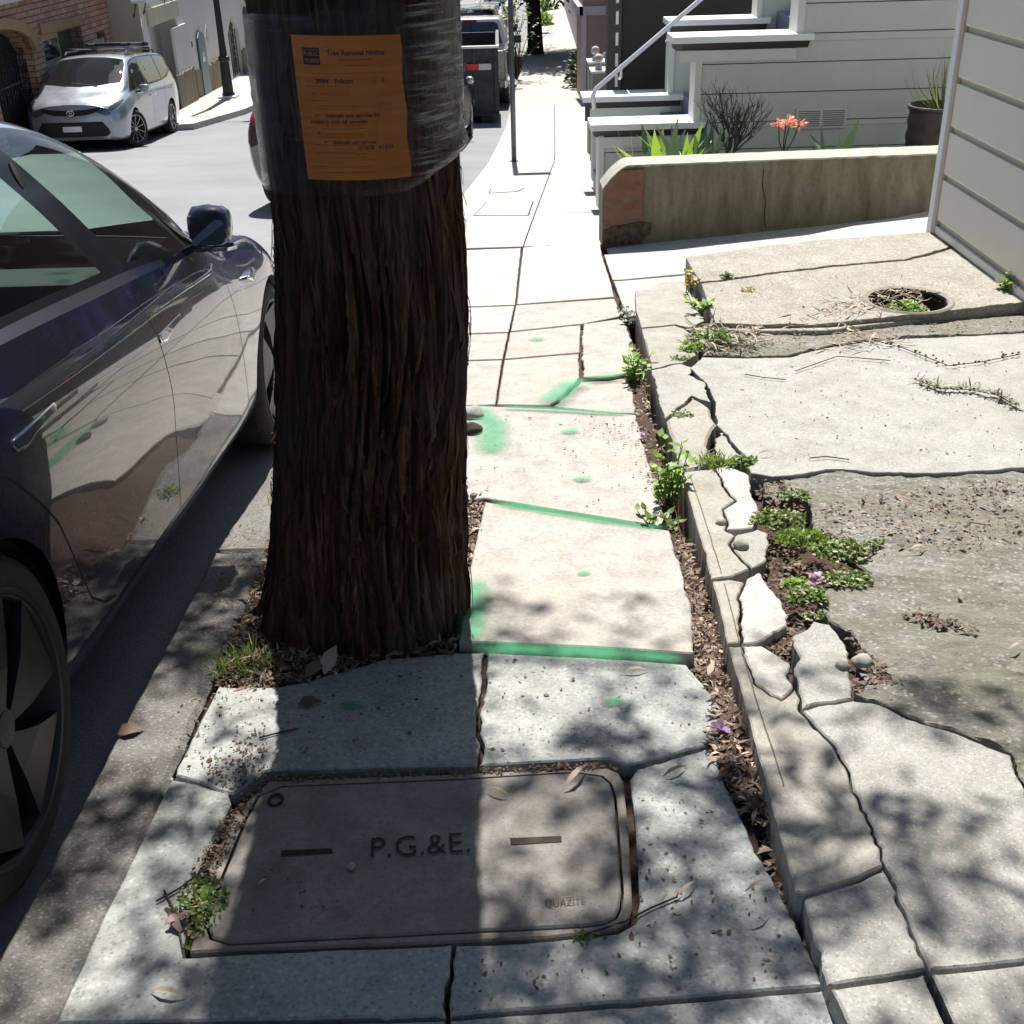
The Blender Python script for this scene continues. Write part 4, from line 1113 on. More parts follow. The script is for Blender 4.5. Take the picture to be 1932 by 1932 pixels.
def car_shell(net, regions, root, mats, step=.06, tstep=.22, sides=(1, -1), arches=True):
    """regions: list of (class, polygon in (s,t)). class 'cut' removes. order = priority"""
    d = net.d; s0, s1 = net.s[0], net.s[-1]
    polys = []
    if arches:
        for a in d['arch']:
            ar = d['wr'] + .045; pts = []
            for k in range(40):
                ang = math.pi * (-.22 + 1.44 * k / 39)
                q = a + ar * math.cos(ang); h = d['wr'] + ar * math.sin(ang)
                pts.append((q, h))
            tt = net.t_of(np.array([p[0] for p in pts]), np.array([p[1] for p in pts]))
            poly = [(p[0], max(float(t), .02)) for p, t in zip(pts, tt)]
            poly = [(p[0], p[1]) for p in poly] + [(a - ar * .8, -.5), (a + ar * .8, -.5)]
            polys.append(('cut', poly))
    polys += [(c, net.closed(p)) for c, p in regions]
    vs = []; es = []
    def addloop(p):
        o = len(vs); vs.extend(Vector(x) for x in p); es.extend((o + i, o + (i + 1) % len(p)) for i in range(len(p)))
    SX, SY = 1.0, .17
    addloop([(s0, 0), (s1, 0), (s1, 9 * SY), (s0, 9 * SY)])
    for c, p in polys: addloop([(x, y * SY) for x, y in p])
    g = [(x, y * SY) for x in np.arange(s0, s1, step) for y in np.arange(0, 9.001, tstep)]
    g += [(s0, y * SY) for y in np.arange(0, 9, tstep)] + [(s1, y * SY) for y in np.arange(0, 9, tstep)] + [(x, 9 * SY) for x in np.arange(s0, s1, step)]
    vs += [Vector(x) for x in g]
    r = geometry.delaunay_2d_cdt(vs, es, [], 0, 1e-6)
    V = np.array([(v.x, v.y / SY) for v in r[0]]); Tt = np.array([t for t in r[2] if len(t) == 3])
    cen = V[Tt].mean(1)
    cls = np.full(len(Tt), 'body', dtype=object)
    cnt = {}
    polys = [(c if c in ('cut', 'panel_gap') else '%s#%d' % (c, i), p) for i, (c, p) in enumerate(polys)]
    cls[(cen[:, 1] < 0) | (cen[:, 1] > 9) | (cen[:, 0] < s0) | (cen[:, 0] > s1)] = 'cut'
    for c, p in reversed(polys):
        cls[pip(cen[:, 0], cen[:, 1], p)] = c
    V[:, 1] = np.clip(V[:, 1], 0, 9); V[:, 0] = np.clip(V[:, 0], s0, s1)
    X = net.ev(V[:, 0], V[:, 1]); Nn = net.normal(V[:, 0], V[:, 1])
    out = {}
    for c in sorted(set(cls)):
        if c == 'cut': continue
        tri = Tt[cls == c]
        used = np.unique(tri); mp = -np.ones(len(V), int); mp[used] = np.arange(len(used))
        c = c.split('#')[0]
        joint = c in ('body', 'windscreen', 'rear_window', 'roof_glass', 'panel_gap')
        for sds in ([sides] if joint else [(q_,) for q_ in sides]):
          vv = []; nn = []; ff = []
          for sd in sds:
              o = len(vv)
              P = X[used].copy(); N_ = Nn[used].copy()
              P[:, 0] *= sd; N_[:, 0] *= sd
              t3 = mp[tri] + o
              vv += P.tolist(); nn += N_.tolist()
              ff += [tuple(int(i) for i in t) for t in t3]
          # orient
          A = np.array(vv); nn_ = np.array(nn); F = np.array(ff)
          fn = np.cross(A[F[:, 1]] - A[F[:, 0]], A[F[:, 2]] - A[F[:, 0]])
          flip = (fn * nn_[F].mean(1)).sum(1) < 0
          F[flip] = F[flip][:, ::-1]
          me = bpy.data.meshes.new(c); me.from_pydata(vv, [], F.tolist()); me.materials.append(mats[c])
          me.polygons.foreach_set('use_smooth', [True] * len(me.polygons)); me.update()
          me.normals_split_custom_set_from_vertices([tuple(n) for n in nn])
          o = bpy.data.objects.new(c, me); COL.objects.link(o); o.parent = root
          out[c] = o
    return out
def wheel(root, x, y, r, wdt, style, side, steer=0., rimr=None, name='wheel', mats=None):
    wz = bpy.data.objects.new(name, None); COL.objects.link(wz); wz.parent = root; wz.empty_display_size = .1
    wz.location = (x, y, r); wz.rotation_euler = (0, 0, steer)
    rr = rimr or r * .74; h = wdt / 2; sd = side
    mb = MB()
    mb.lathe([(rr * .93, -h * .9), (rr, -h * .95), (r * .90, -h), (r * .975, -h * .86), (r, -h * .55), (r, h * .55), (r * .975, h * .86), (r * .90, h), (rr, h * .95), (rr * .93, h * .9)], 56, 'x')
    mb.build('tyre', M['rubber'], wz, smooth=True)
    mb = MB(); o_ = sd * h
    f = lambda v: v * sd
    mb.lathe([(rr, f(h * .93)), (rr * .97, f(h * .98)), (rr * .93, f(h * .90)), (rr * .92, f(h * .2)), (rr * .2, f(h * .15)), (0.001, f(h * .15))], 56, 'x')
    rimm = M['rim_dark'] if style == 'aero' else M['rim_silver']
    mb.build('barrel', M['blackmat'] if style != 'aero' else M['rim_dark'], wz, smooth=True)
    mb = MB()
    mb.lathe([(rr * 1.005, f(h * .94)), (rr * .985, f(h * 1.0)), (rr * .955, f(h * .99)), (rr * .94, f(h * .90))], 56, 'x')
    ns = {'aero': 5, 'five': 5, 'multi': 10}[style]
    for k in range(ns):
        a0 = 2 * math.pi * k / ns + .35
        if style == 'aero':
            # broad turbine blade
            pts = []
            for t in np.linspace(0, 1, 9):
                pts.append((rr * (.14 + .80 * t), a0 - .30 - .10 * t - .18 * (1 - t)))
            for t in np.linspace(1, 0, 9):
                pts.append((rr * (.14 + .80 * t), a0 + .50 * t ** .7 + .22 * (1 - t)))
            P3 = [(f(h * (.99 - .32 * (1 - p[0] / rr) * 0 - .10 * abs((i % 9) / 8. - .5))), p[0] * math.cos(p[1]), p[0] * math.sin(p[1])) for i, p in enumerate(pts)]
            n = len(P3)
            mb.add(P3 + [(q[0] - f(.022), q[1], q[2]) for q in P3], [tuple(range(n))] + [(i, (i + 1) % n, n + (i + 1) % n, n + i) for i in range(n)])
        else:
            wd_ = .16 if style == 'five' else .075
            for sgn in ((-1, 1) if style == 'five' else (0,)):
                aa = a0 + sgn * .13
                pts = [(rr * .16, aa - wd_ * .9), (rr * .96, aa - wd_ * .35), (rr * .96, aa + wd_ * .35), (rr * .16, aa + wd_ * .9)]
                P3 = [(f(h * (.80 if p[0] < rr * .5 else .94)), p[0] * math.cos(p[1]), p[0] * math.sin(p[1])) for p in pts]
                mb.add(P3 + [(q[0] - f(.03), q[1], q[2]) for q in P3], [(0, 1, 2, 3)] + [(i, (i + 1) % 4, 4 + (i + 1) % 4, 4 + i) for i in range(4)])
    mb.lathe([(0.001, f(h * .97)), (rr * .13, f(h * .96)), (rr * .17, f(h * .88)), (rr * .17, f(h * .5))], 24, 'x')
    mb.build('rim', rimm, wz, smooth=False)
    return wz
def car_mtx(x, y, z, yaw, slope):
    c, s_ = math.cos(yaw), math.sin(yaw)
    fw = Vector((s_, c, -slope * c)).normalized(); rt = Vector((c, -s_, slope * s_)).normalized(); up = rt.cross(fw).normalized()
    m = Matrix((rt, fw, up)).transposed().to_4x4(); m.translation = Vector((x, y, z))
    return m
def under(root, net, hgt=.30):
    # dark floor, wheel wells
    d = net.d; mb = MB()
    s = np.linspace(net.s[0] + .08, net.s[-1] - .08, 24); P = net.ev(s, np.full(24, .05))
    vs = [(p[0] * sg * .97, p[1], hgt - .05) for sg in (1, -1) for p in P]
    n = 24; mb.add(vs, [(i, i + 1, n + i + 1, n + i) for i in range(n - 1)])
    for a in d['arch']:
        for sg in (1, -1):
            r = d['wr'] + .05; vs = []
            for k in range(17):
                an = math.pi * (k / 16 * 1.3 - .15)
                for x in (.50, d['hw'] + .02): vs.append((x * sg, a + r * math.cos(an), d['wr'] + r * math.sin(an)))
            mb.add(vs, [(2 * k, 2 * k + 1, 2 * k + 3, 2 * k + 2) for k in range(16)])
            mb.add([(.50 * sg, a + r * math.cos(math.pi * (k / 16 * 1.3 - .15)), d['wr'] + r * math.sin(math.pi * (k / 16 * 1.3 - .15))) for k in range(17)], [tuple(range(17))])
    return mb.build('underbody', M['blackmat'], root)
def endcap(net, root, q, bulge, mat, name, nstep=14):
    """rounded end panel at station q; bulge >0 forward"""
    t = np.linspace(0, 9, 60); P = net.ev(np.full(60, q), t)
    zc = P[:, 2].min() * .5 + P[:, 2].max() * .5
    W = P[:, 0].max()
    vs = []; fs = []
    full = [(-p[0], p[2]) for p in P[:-1]] + [(p[0], p[2]) for p in P[::-1]]
    n = len(full)
    for j in range(nstep + 1):
        k = 1 - j / nstep
        for x, z in full:
            xx, zz = x * k, zc + (z - zc) * k
            vs.append((xx, q + bulge * (1 - k * k), zz))
    for j in range(nstep):
        for i in range(n):
            i2 = (i + 1) % n
            fs.append((j * n + i, j * n + i2, (j + 1) * n + i2, (j + 1) * n + i))
    mb = MB().add(vs, fs)
    return mb.build(name, mat, root, smooth=True)
def surf_patch(net, root, pts_st, off, name, mat, side=1, bev=0):
    """small raised polygon following the shell (s,t) with offset, e.g. a handle plate"""
    P = [Vector(p) for p in pts_st]
    loop = []
    for i in range(len(P)):
        a, b = P[i], P[(i + 1) % len(P)]
        for k in range(3): loop.append(a.lerp(b, k / 3))
    q = np.array([p.x for p in loop]); t = np.array([p.y for p in loop])
    X = net.ev(q, t); Nn = net.normal(q, t)
    V2, T2 = trifill([(p.x, p.y * .17) for p in loop])
    q2 = np.array([v[0] for v in V2]); t2 = np.array([v[1] / .17 for v in V2])
    A = net.ev(q2, t2) + net.normal(q2, t2) * off
    C_ = X + Nn * off; B = X - Nn * .004
    n = len(loop); vs = C_.tolist() + B.tolist() + A.tolist()
    vs = [(v[0] * side, v[1], v[2]) for v in vs]
    fs = [(i, (i + 1) % n, n + (i + 1) % n, n + i) for i in range(n)] + [tuple(2 * n + i for i in t) for t in T2]
    return MB().add(vs, fs).build(name, mat, root, smooth=True)
def winband(net, sa, sb, ta=5.14, tb=6.86, taper_a=.35, taper_b=.5, sill=None):
    """closed side-window polygon with rounded tapers"""
    top = [(sa + taper_a * .95, tb), ] + [(s_, tb) for s_ in np.linspace(sa + taper_a, sb - taper_b, 8)] + [(sb, ta + .25)]
    return top
# ---------------------------------------------------------------- the near car
def make_sedan(root, paint_m, near=False, glass=None, wheels='five'):
    net = Net('sedan'); reg = []
    th = lambda q, h: float(net.t_of(np.array([q]), h)[0])
    if near:
        # door seams
        sw = .006
        fd = [(2.08, 5.0), (2.10, 4.6)] + [(q, th(q, h)) for q, h in ((2.14, .80), (2.22, .62), (2.30, .45), (2.34, .33), (2.34, .27))]
        reg.append(('panel_gap', seam_poly(fd, sw)))
        bp = [(1.20, 5.0)] + [(q, th(q, h)) for q, h in ((1.23, .88), (1.28, .74), (1.33, .60), (1.36, .45), (1.37, .35), (1.38, .27))]
        reg.append(('panel_gap', seam_poly(bp, sw)))
        rd = [(-.16, 5.0)] + [(q, th(q, h)) for q, h in ((-.02, .92), (.20, .78), (.38, .62), (.48, .48), (.56, .36), (.66, .30), (.75, .275))]
        reg.append(('panel_gap', seam_poly(rd, sw)))
        sill = [(q, th(q, .262 + 0 * q)) for q in np.linspace(.70, 2.34, 14)]
        reg.append(('panel_gap', seam_poly(sill, sw)))
        reg.append(('panel_gap', seam_poly([(2.08, 5.0), (2.22, 5.5), (2.45, 6.0), (3.0, 6.3), (3.4, 6.5)], sw)))
    # side glass
    if near:
        fw_ = [(1.30, 5.22), (1.6, 5.22), (1.88, 5.22), (1.85, 5.7), (1.76, 6.1), (1.66, 6.5), (1.55, 6.78), (1.38, 6.84), (1.1, 6.86), (1.0, 6.86), (1.14, 6.1)]
        rw_ = [(.0, 5.22), (.5, 5.22), (1.12, 5.22), (.98, 6.0), (.84, 6.86), (.6, 6.86), (.25, 6.82), (.0, 6.55), (-.12, 5.9)]
        qg = [(1.92, 5.24), (2.02, 5.26), (1.98, 5.7), (1.87, 6.15)]
        reg += [('side_glass', fw_), ('side_glass', rw_), ('side_glass', qg)]
    else:
        reg += [('side_glass', [(1.08, 5.2), (1.6, 5.2), (1.98, 5.2), (1.9, 5.8), (1.78, 6.3), (1.52, 6.8), (1.05, 6.84)]), ('side_glass', [(-.2, 5.3), (.4, 5.2), (1.0, 5.2), (.95, 6.84), (.4, 6.84), (.1, 6.6), (-.15, 5.9)])]
    band = [(-.34, 5.02), (.4, 5.02), (1.2, 5.02), (2.04, 5.02), (2.07, 5.12), (1.2, 5.14), (.3, 5.14), (-.3, 5.14)]
    reg.append(('belt_trim', band))
    blk = [(-.3, 5.14), (.3, 5.14), (1.2, 5.14), (2.06, 5.12), (1.98, 6.1), (1.80, 6.6), (1.60, 6.93), (1.3, 6.96), (.9, 6.96), (.4, 6.95), (.1, 6.85), (-.15, 6.4), (-.28, 5.8)]
    reg.append(('window_surround', blk))
    rl = [(2.04, 5.9), (1.90, 6.6), (1.72, 6.98), (1.4, 7.06), (.9, 7.06), (.3, 7.04), (.0, 6.9), (-.3, 6.2), (-.36, 5.2), (-.32, 5.2), (-.22, 6.2), (.05, 6.8), (.4, 6.93), (1.28, 6.94), (1.64, 6.8), (1.84, 6.4)]
    reg.append(('roof_trim', rl))
    reg.append(('windscreen', [(1.15, 7.35), (1.15, 9.2), (2.36, 9.2), (2.30, 8.3), (2.16, 7.2), (1.9, 7.12), (1.4, 7.15)]))
    reg.append(('rear_window', [(-.72, 7.6), (-.72, 9.2), (.25, 9.2), (.25, 7.5), (.0, 7.35), (-.4, 7.3)]))
    reg.append(('roof_glass', [(.30, 7.4), (.30, 9.2), (1.10, 9.2), (1.10, 7.3)]))
    reg.append(('tail_light', [(-.99, 4.0), (-.99, 4.85), (-.80, 5.0), (-.62, 4.95), (-.68, 4.5), (-.85, 4.0)]))
    reg.append(('headlight', [(3.1, 5.2), (3.3, 5.9), (3.58, 6.1), (3.66, 5.4), (3.62, 4.6), (3.45, 4.5), (3.25, 4.9)]))
    g = M['glass'] if near else M['glass_dark']
    M.setdefault('lens_red', simple('tail_lens', (.30, .01, .012), .12)); M.setdefault('lens_clear', simple('head_lens', (.45, .47, .5), .1, .3))
    mats = dict(body=paint_m, panel_gap=M['seam'], side_glass=g, belt_trim=M['satin'], window_surround=M['blacktrim'], roof_trim=M['satin'] if near else M['blacktrim'], windscreen=g, rear_window=g, roof_glass=M['glass_dark'], tail_light=M['lens_red'], headlight=M['lens_clear'])
    car_shell(net, reg, root, mats, step=.045 if near else .1, tstep=.15 if near else .3)
    endcap(net, root, net.s[0], -.06, paint_m, 'rear_bumper'); endcap(net, root, net.s[-1], .05, paint_m, 'front_bumper')
    under(root, net)
    for y in (0, 2.875):
        for sd in (1, -1): wheel(root, sd * .80, y, .345 if near else .335, .225, wheels, sd, rimr=.275 if near else .255)
    # mirrors
    for sd in (1, -1):
        mb = MB()
        sec = [(0, .0), (.055, .015), (.085, .06), (.085, .115), (.05, .15), (-.02, .155), (-.075, .13), (-.085, .07), (-.06, .015)]
        rows = []
        for k, (x, sc, dy) in enumerate(((.0, .55, .02), (.02, .78, .01), (.07, .86, 0), (.13, .80, -.005), (.16, .62, -.01), (.17, .35, -.015))):
            rows.append([(sd * (.885 + x * .8), 1.86 + dy + a * sc, .975 + (b - .075) * sc + .075) for a, b in sec])
        vs = [p for r_ in rows for p in r_]; n = len(sec)
        fs = [(i * n + k, i * n + (k + 1) % n, (i + 1) * n + (k + 1) % n, (i + 1) * n + k) for i in range(5) for k in range(n)] + [tuple(range(n)), tuple(5 * n + k for k in range(n))]
        mb.add(vs, fs); mr = mb.build('mirror', paint_m, root, smooth=True)
        if near:
            MB().add([(sd * (.90 + a * .68), 1.86 + b, .976) for a, b in ((0, -.05), (.16, -.045), (.19, .0), (.15, .05), (0, .05))] + [(sd * (.90 + a * .68), 1.86 + b, .988) for a, b in ((0, -.055), (.165, -.05), (.195, .0), (.155, .055), (0, .055))], [(0, 1, 2, 3, 4), (0, 1, 6, 5), (1, 2, 7, 6), (2, 3, 8, 7), (3, 4, 9, 8)]).build('mirror_base_trim', M['satin'], mr)
            MB().add([(sd * (.91 + a * .66), 1.785, 1.0 + b * .85) for a, b in ((0, 0), (.13, 0), (.165, .03), (.15, .09), (.02, .10), (-.01, .05))], [(0, 1, 2, 3, 4, 5)]).build('mirror_glass', M['glass_dark'], mr)
        MB().add([(sd * x, y, z) for x, y, z in ((.85, 1.83, .95), (.85, 1.92, .95), (.93, 1.90, .99), (.93, 1.82, .99), (.85, 1.83, .975), (.85, 1.92, .975), (.93, 1.90, 1.015), (.93, 1.82, 1.015))], [(0, 1, 2, 3), (4, 5, 6, 7), (0, 1, 5, 4), (1, 2, 6, 5), (2, 3, 7, 6), (3, 0, 4, 7)]).build('mirror_arm', M['blacktrim'], root)
    return net, th
carM = car_mtx(-1.897, 1.762, -.165, .002, .115)
near_car = thing('parked_car', 'glossy blue-black car parked at the kerb close on the left of the tree', 'car', mtx=carM)
net, th = make_sedan(near_car, M['paint_near'], True, wheels='aero')
for (sc, hc) in ((.353, .848), (1.385, .826)):
    for sd in (1, -1):
        L = .115
        q = [(sc - L, hc - .018), (sc - L * .55, hc - .024), (sc - L * .1, hc - .012), (sc + L, hc + .002), (sc + L + .006, hc + .010), (sc + L, hc + .018), (sc, hc + .012), (sc - L, hc + .006), (sc - L - .008, hc - .004)]
        pts = [(a, th(a, b)) for a, b in q]
        h_ = surf_patch(net, near_car, pts, .003, 'door_handle', M['satin'], sd)
        q2 = [(sc + (a - sc) * .93, hc + (b - hc) * .74) for a, b in q]
        surf_patch(net, h_, [(a, th(a, b)) for a, b in q2], .0045, 'handle_inlay', M['paint_near'], sd)
q = [(2.40, .785), (2.56, .80), (2.575, .785), (2.50, .757)]
cb = surf_patch(net, near_car, [(a, th(a, b)) for a, b in q], .016, 'fender_camera', M['satin'], 1)
q = [(2.43, .782), (2.51, .788), (2.50, .770)]
surf_patch(net, cb, [(a, th(a, b)) for a, b in q], .019, 'camera_window', M['blacktrim'], 1)
# camera oval in the pillar
pc = net.ev(np.array([1.04]), np.array([6.2]))[0]; pn = net.normal(np.array([1.04]), np.array([6.2]))[0]
P0 = Vector(pc) + Vector(pn) * .003; tA = Vector((0, .35, 1)).normalized(); nB = Vector(pn); tA = (tA - nB * tA.dot(nB)).normalized(); tB = nB.cross(tA)
MB().add([P0 + tA * .038 * math.cos(k * math.pi / 10) + tB * .014 * math.sin(k * math.pi / 10) for k in range(20)], [tuple(range(20))]).build('pillar_camera', M['rubber'], near_car)
# interior
mb = MB()
for x in (-.38, .38):
    for y in (.15, 1.0):
        mb.box((x - .24, y - .05, .40), (x + .24, y + .45, .58))
        mb.add([(x - .23, y - .05, .5), (x + .23, y - .05, .5), (x + .23, y + .09, .5), (x - .23, y + .09, .5), (x - .19, y - .24, 1.08), (x + .19, y - .24, 1.08), (x + .19, y - .13, 1.08), (x - .19, y - .13, 1.08)], [(0, 1, 5, 4), (1, 2, 6, 5), (2, 3, 7, 6), (3, 0, 4, 7), (4, 5, 6, 7)])
        mb.box((x - .12, y - .27, 1.10), (x + .12, y - .17, 1.24))
mb.build('seats', M['interior'], near_car, bevel=.03)
mb = MB(); mb.box((-.76, 1.85, .62), (.76, 2.2, .88)); mb.box((-.80, -.5, .30), (.80, 2.5, .36)); mb.box((-.72, -.62, .55), (.72, .02, .93))
mb.box((.80, -.1, .34), (.835, 2.1, .93)); mb.box((-.835, -.1, .34), (-.80, 2.1, .93))
mb.build('cabin_trim', M['interior'], near_car, bevel=.02)
mb = MB(); mb.tube([(-.38 + .18 * math.cos(t * .3927), 1.66 + .05 * math.sin(t * .3927), .95 + .18 * math.sin(t * .3927)) for t in range(17)], .014, 6, cap=False)
mb.build('steering_wheel', M['interior'], near_car, smooth=True)

# ---------------------------------------------------------------- cars down the street
def road_mtx(x, y, yaw=0., up=False):
    sl = (prof(y) - prof(y + 2.8)) / 2.8
    return car_mtx(x, y, prof(y) - .13, yaw, sl)
c2 = thing('parked_car', 'dark car ahead of the near one, only its rear corner showing left of the trunk', 'car', mtx=road_mtx(-1.70, 13.1, .05))
make_sedan(c2, M['paint_dark'])
c3 = thing('parked_car', 'silver car parked just before the dumpster, its front showing right of the trunk', 'car', mtx=road_mtx(-1.56, 20.68, .03))
make_sedan(c3, M['paint_silver'], wheels='multi')
def make_van(root, paint_m, wheels='multi', detail=True, steer=0.):
    net = Net('van'); th = lambda q, h: float(net.t_of(np.array([q]), h)[0])
    reg = []
    if detail:
        for pts in ([(3.0, 5.0)] + [(q, th(q, h)) for q, h in ((2.58, .9), (2.55, .5), (2.56, .33))], [(1.55, 5.0)] + [(q, th(q, h)) for q, h in ((1.52, .9), (1.5, .5), (1.5, .33))], [(.25, 5.0)] + [(q, th(q, h)) for q, h in ((.5, .85), (.48, .5))]):
            reg.append(('panel_gap', seam_poly(pts, .012)))
        reg.append(('panel_gap', seam_poly([(.2, 4.5), (.9, 4.5), (1.6, 4.5)], .01)))
    reg.append(('side_glass', [(1.72, 5.25), (2.3, 5.25), (2.85, 5.25), (2.72, 5.8), (2.45, 6.5), (2.2, 6.8), (1.68, 6.85)]))
    reg.append(('side_glass', [(.38, 5.25), (1.0, 5.25), (1.62, 5.25), (1.6, 6.85), (.9, 6.88), (.30, 6.85)]))
    reg.append(('side_glass', [(-.72, 5.75), (-.2, 5.4), (.28, 5.25), (.20, 6.85), (-.4, 6.8), (-.68, 6.5)]))
    reg.append(('window_surround', [(-.8, 5.6), (-.2, 5.28), (.4, 5.15), (1.6, 5.12), (3.0, 5.12), (2.88, 5.9), (2.55, 6.65), (2.25, 6.93), (1.2, 6.96), (.2, 6.95), (-.6, 6.9), (-.78, 6.4)]))
    reg.append(('windscreen', [(2.18, 7.3), (2.16, 9.2), (3.26, 9.2), (3.2, 8.3), (3.02, 7.2), (2.8, 7.1), (2.4, 7.12)]))
    reg.append(('rear_window', [(-1.06, 7.2), (-1.06, 9.2), (-.99, 9.2), (-.99, 7.2)]))
    reg.append(('headlight', [(3.42, 4.6), (3.6, 4.72), (3.80, 4.86), (3.985, 4.8), (3.985, 4.1), (3.86, 4.0), (3.66, 4.2)]))
    reg.append(('tail_light', [(-1.08, 4.3), (-1.08, 5.2), (-.9, 5.25), (-.66, 5.05), (-.72, 4.7), (-.95, 4.4)]))
    M.setdefault('lens_dark', simple('smoked_lens', (.10, .11, .13), .1, .4)); M.setdefault('lens_red', simple('tail_lens', (.30, .01, .012), .12))
    mats = dict(body=paint_m, panel_gap=M['seam'], side_glass=M['glass_dark'], window_surround=M['blacktrim'], windscreen=M['glass_dark'], rear_window=M['glass_dark'], headlight=M['lens_dark'], tail_light=M['lens_red'])
    car_shell(net, reg, root, mats, step=.09, tstep=.25)
    under(root, net)
    endcap(net, root, net.s[0], -.05, paint_m, 'rear_panel')
    fb = .09; q0 = net.s[-1]
    endcap(net, root, q0, fb, paint_m, 'front_bumper')
    for y in (0, 3.06):
        for sd in (1, -1): wheel(root, sd * .87, y, .36, .235, wheels, sd, steer=steer if y else 0, rimr=.265)
    # front panels on the rounded nose
    t = np.linspace(0, 9, 60); P = net.ev(np.full(60, q0), t); zmin, zmax = P[:, 2].min(), P[:, 2].max(); zc = (zmin + zmax) / 2
    full = np.array([(p[0], p[2]) for p in P]); ang = np.arctan2(full[:, 1] - zc, full[:, 0]); rad = np.hypot(full[:, 0], full[:, 1] - zc)
    def nose(x, z, off):
        a = math.atan2(z - zc, abs(x)); rr_ = np.interp(a, ang, rad); k = min(1.02, math.hypot(x, z - zc) / rr_)
        return (x, q0 + fb * (1 - k * k) + off, z)
    def panel(poly, off, name, mat, parent):
        d_ = dense(poly, [0] * len(poly), .04); V, Tt = trifill(d_, [], .06)
        n = len(d_)
        mb = MB(); mb.add([nose(v[0], v[1], off) for v in V], Tt)
        mb.add([nose(a, b, off) for a, b in d_] + [nose(a, b, -.02) for a, b in d_], [(k, (k + 1) % n, n + (k + 1) % n, n + k) for k in range(n)])
        return mb.build(name, mat, parent, smooth=False)
    if detail:
        gr = panel([(-.60, .84), (-.3, .80), (0, .785), (.3, .80), (.60, .84), (.52, .76), (.30, .70), (0, .685), (-.30, .70), (-.52, .76)], .008, 'upper_grille', M['blackmat'], root)
        panel([(-.58, .575), (.58, .575), (.68, .44), (.70, .36), (.62, .30), (-.62, .30), (-.70, .36), (-.68, .44)], .010, 'lower_grille', M['blackmat'], root)
        panel([(-.18, .40), (.18, .40), (.18, .50), (-.18, .50)], .016, 'number_plate', M['paint_truck'], root)
        for sg in (-1, 1):
            panel([(sg * .50, .745), (sg * .62, .83), (sg * .70, .80), (sg * .76, .70), (sg * .66, .68)], .012, 'headlight', M['lens_dark'], root)
        mb = MB()
        def oval(a, b, cx, cz, r=.007):
            mb.tube([nose(cx + a * math.cos(k * .3927), cz + b * math.sin(k * .3927), .016) for k in range(17)], r, 6, cap=False)
        oval(.072, .048, 0, .742, .009); oval(.040, .020, 0, .762); oval(.020, .045, 0, .742)
        mb.build('emblem', M['chrome'], gr, smooth=True)
        # roof rails and rack
        mb = MB()
        for sg in (-1, 1):
            mb.tube([(sg * .62, -.5, 1.70), (sg * .62, -.35, 1.77), (sg * .62, .8, 1.80), (sg * .62, 1.7, 1.79), (sg * .62, 1.85, 1.73)], .018, 6)
        mb.build('roof_rail', M['blackmat'], root)
        mb = MB()
        for y in (.15, 1.35):
            mb.box((-.70, y - .035, 1.83), (.70, y + .035, 1.86))
        mb.build('crossbar', M['satin'], root, bevel=.008)
        mb = MB()
        mb.box((-.58, .0, 1.88), (-.44, 1.5, 1.93)); mb.box((.10, .0, 1.88), (.24, 1.5, 1.93)); mb.box((-.62, 1.28, 1.885), (.30, 1.42, 1.95)); mb.box((-.62, .1, 1.885), (.30, .2, 1.94))
        mb.build('roof_rack', M['blackmat'], root, bevel=.015)
        for sg in (-1, 1):
            mb = MB(); mb.box((sg * 1.00, 2.52, 1.03), (sg * 1.20, 2.66, 1.17)); mb.build('mirror', paint_m, root, bevel=.045, smooth=True)
            MB().box((sg * .92, 2.56, 1.02), (sg * 1.03, 2.64, 1.06)).build('mirror_arm', M['blackmat'], root)
            for y in (1.62, 1.38):
                MB().box((sg * .985, y - .09, .90), (sg * 1.005, y + .09, .935)).build('door_handle', M['chrome'], root, bevel=.008)
        mb = MB(); mb.tube([(-.35, 3.22, 1.19), (.1, 3.12, 1.24), (.55, 3.0, 1.26)], .008, 5); mb.build('wiper', M['blackmat'], root)
    return net
vr = at(343, 249, sRD); vf = at(260, 277, sRD)
fwv = (vf - vr).normalized(); yawv = math.atan2(fwv.x, fwv.y) - .06
rtv = Vector((math.cos(yawv), -math.sin(yawv), 0))
# its left side (driver side) faces us on the right of the picture
VS = .95
org = vf + rtv * .93 * VS
fw_h = Vector((math.sin(yawv), math.cos(yawv), 0)); slv = .085
org = org - fw_h * 3.06 * VS; org.z = vf.z - slv * 3.06 * VS
vmx = car_mtx(org.x, org.y, org.z, yawv, slv) @ Matrix.Scale(VS, 4)
van = thing('parked_minivan', 'silver-blue minivan with black roof rack parked across the street, facing the camera', 'minivan', mtx=vmx)
make_van(van, M['paint_van'], steer=-.42)
suv = thing('parked_suv', 'black SUV parked beyond the white-roofed pickup', 'suv', mtx=road_mtx(-.85, 42, .04))
make_van(suv, M['paint_black'], detail=False)
c5 = thing('parked_car', 'small grey car beyond the black SUV at the top of the picture', 'car', mtx=road_mtx(-.45, 50, .04))
make_sedan(c5, M['paint_silver'])
c6 = thing('parked_car', 'pale car glimpsed between the sign pole and the distant tree', 'car', mtx=road_mtx(-.1, 57, .04))
make_sedan(c6, M['paint_silver'])

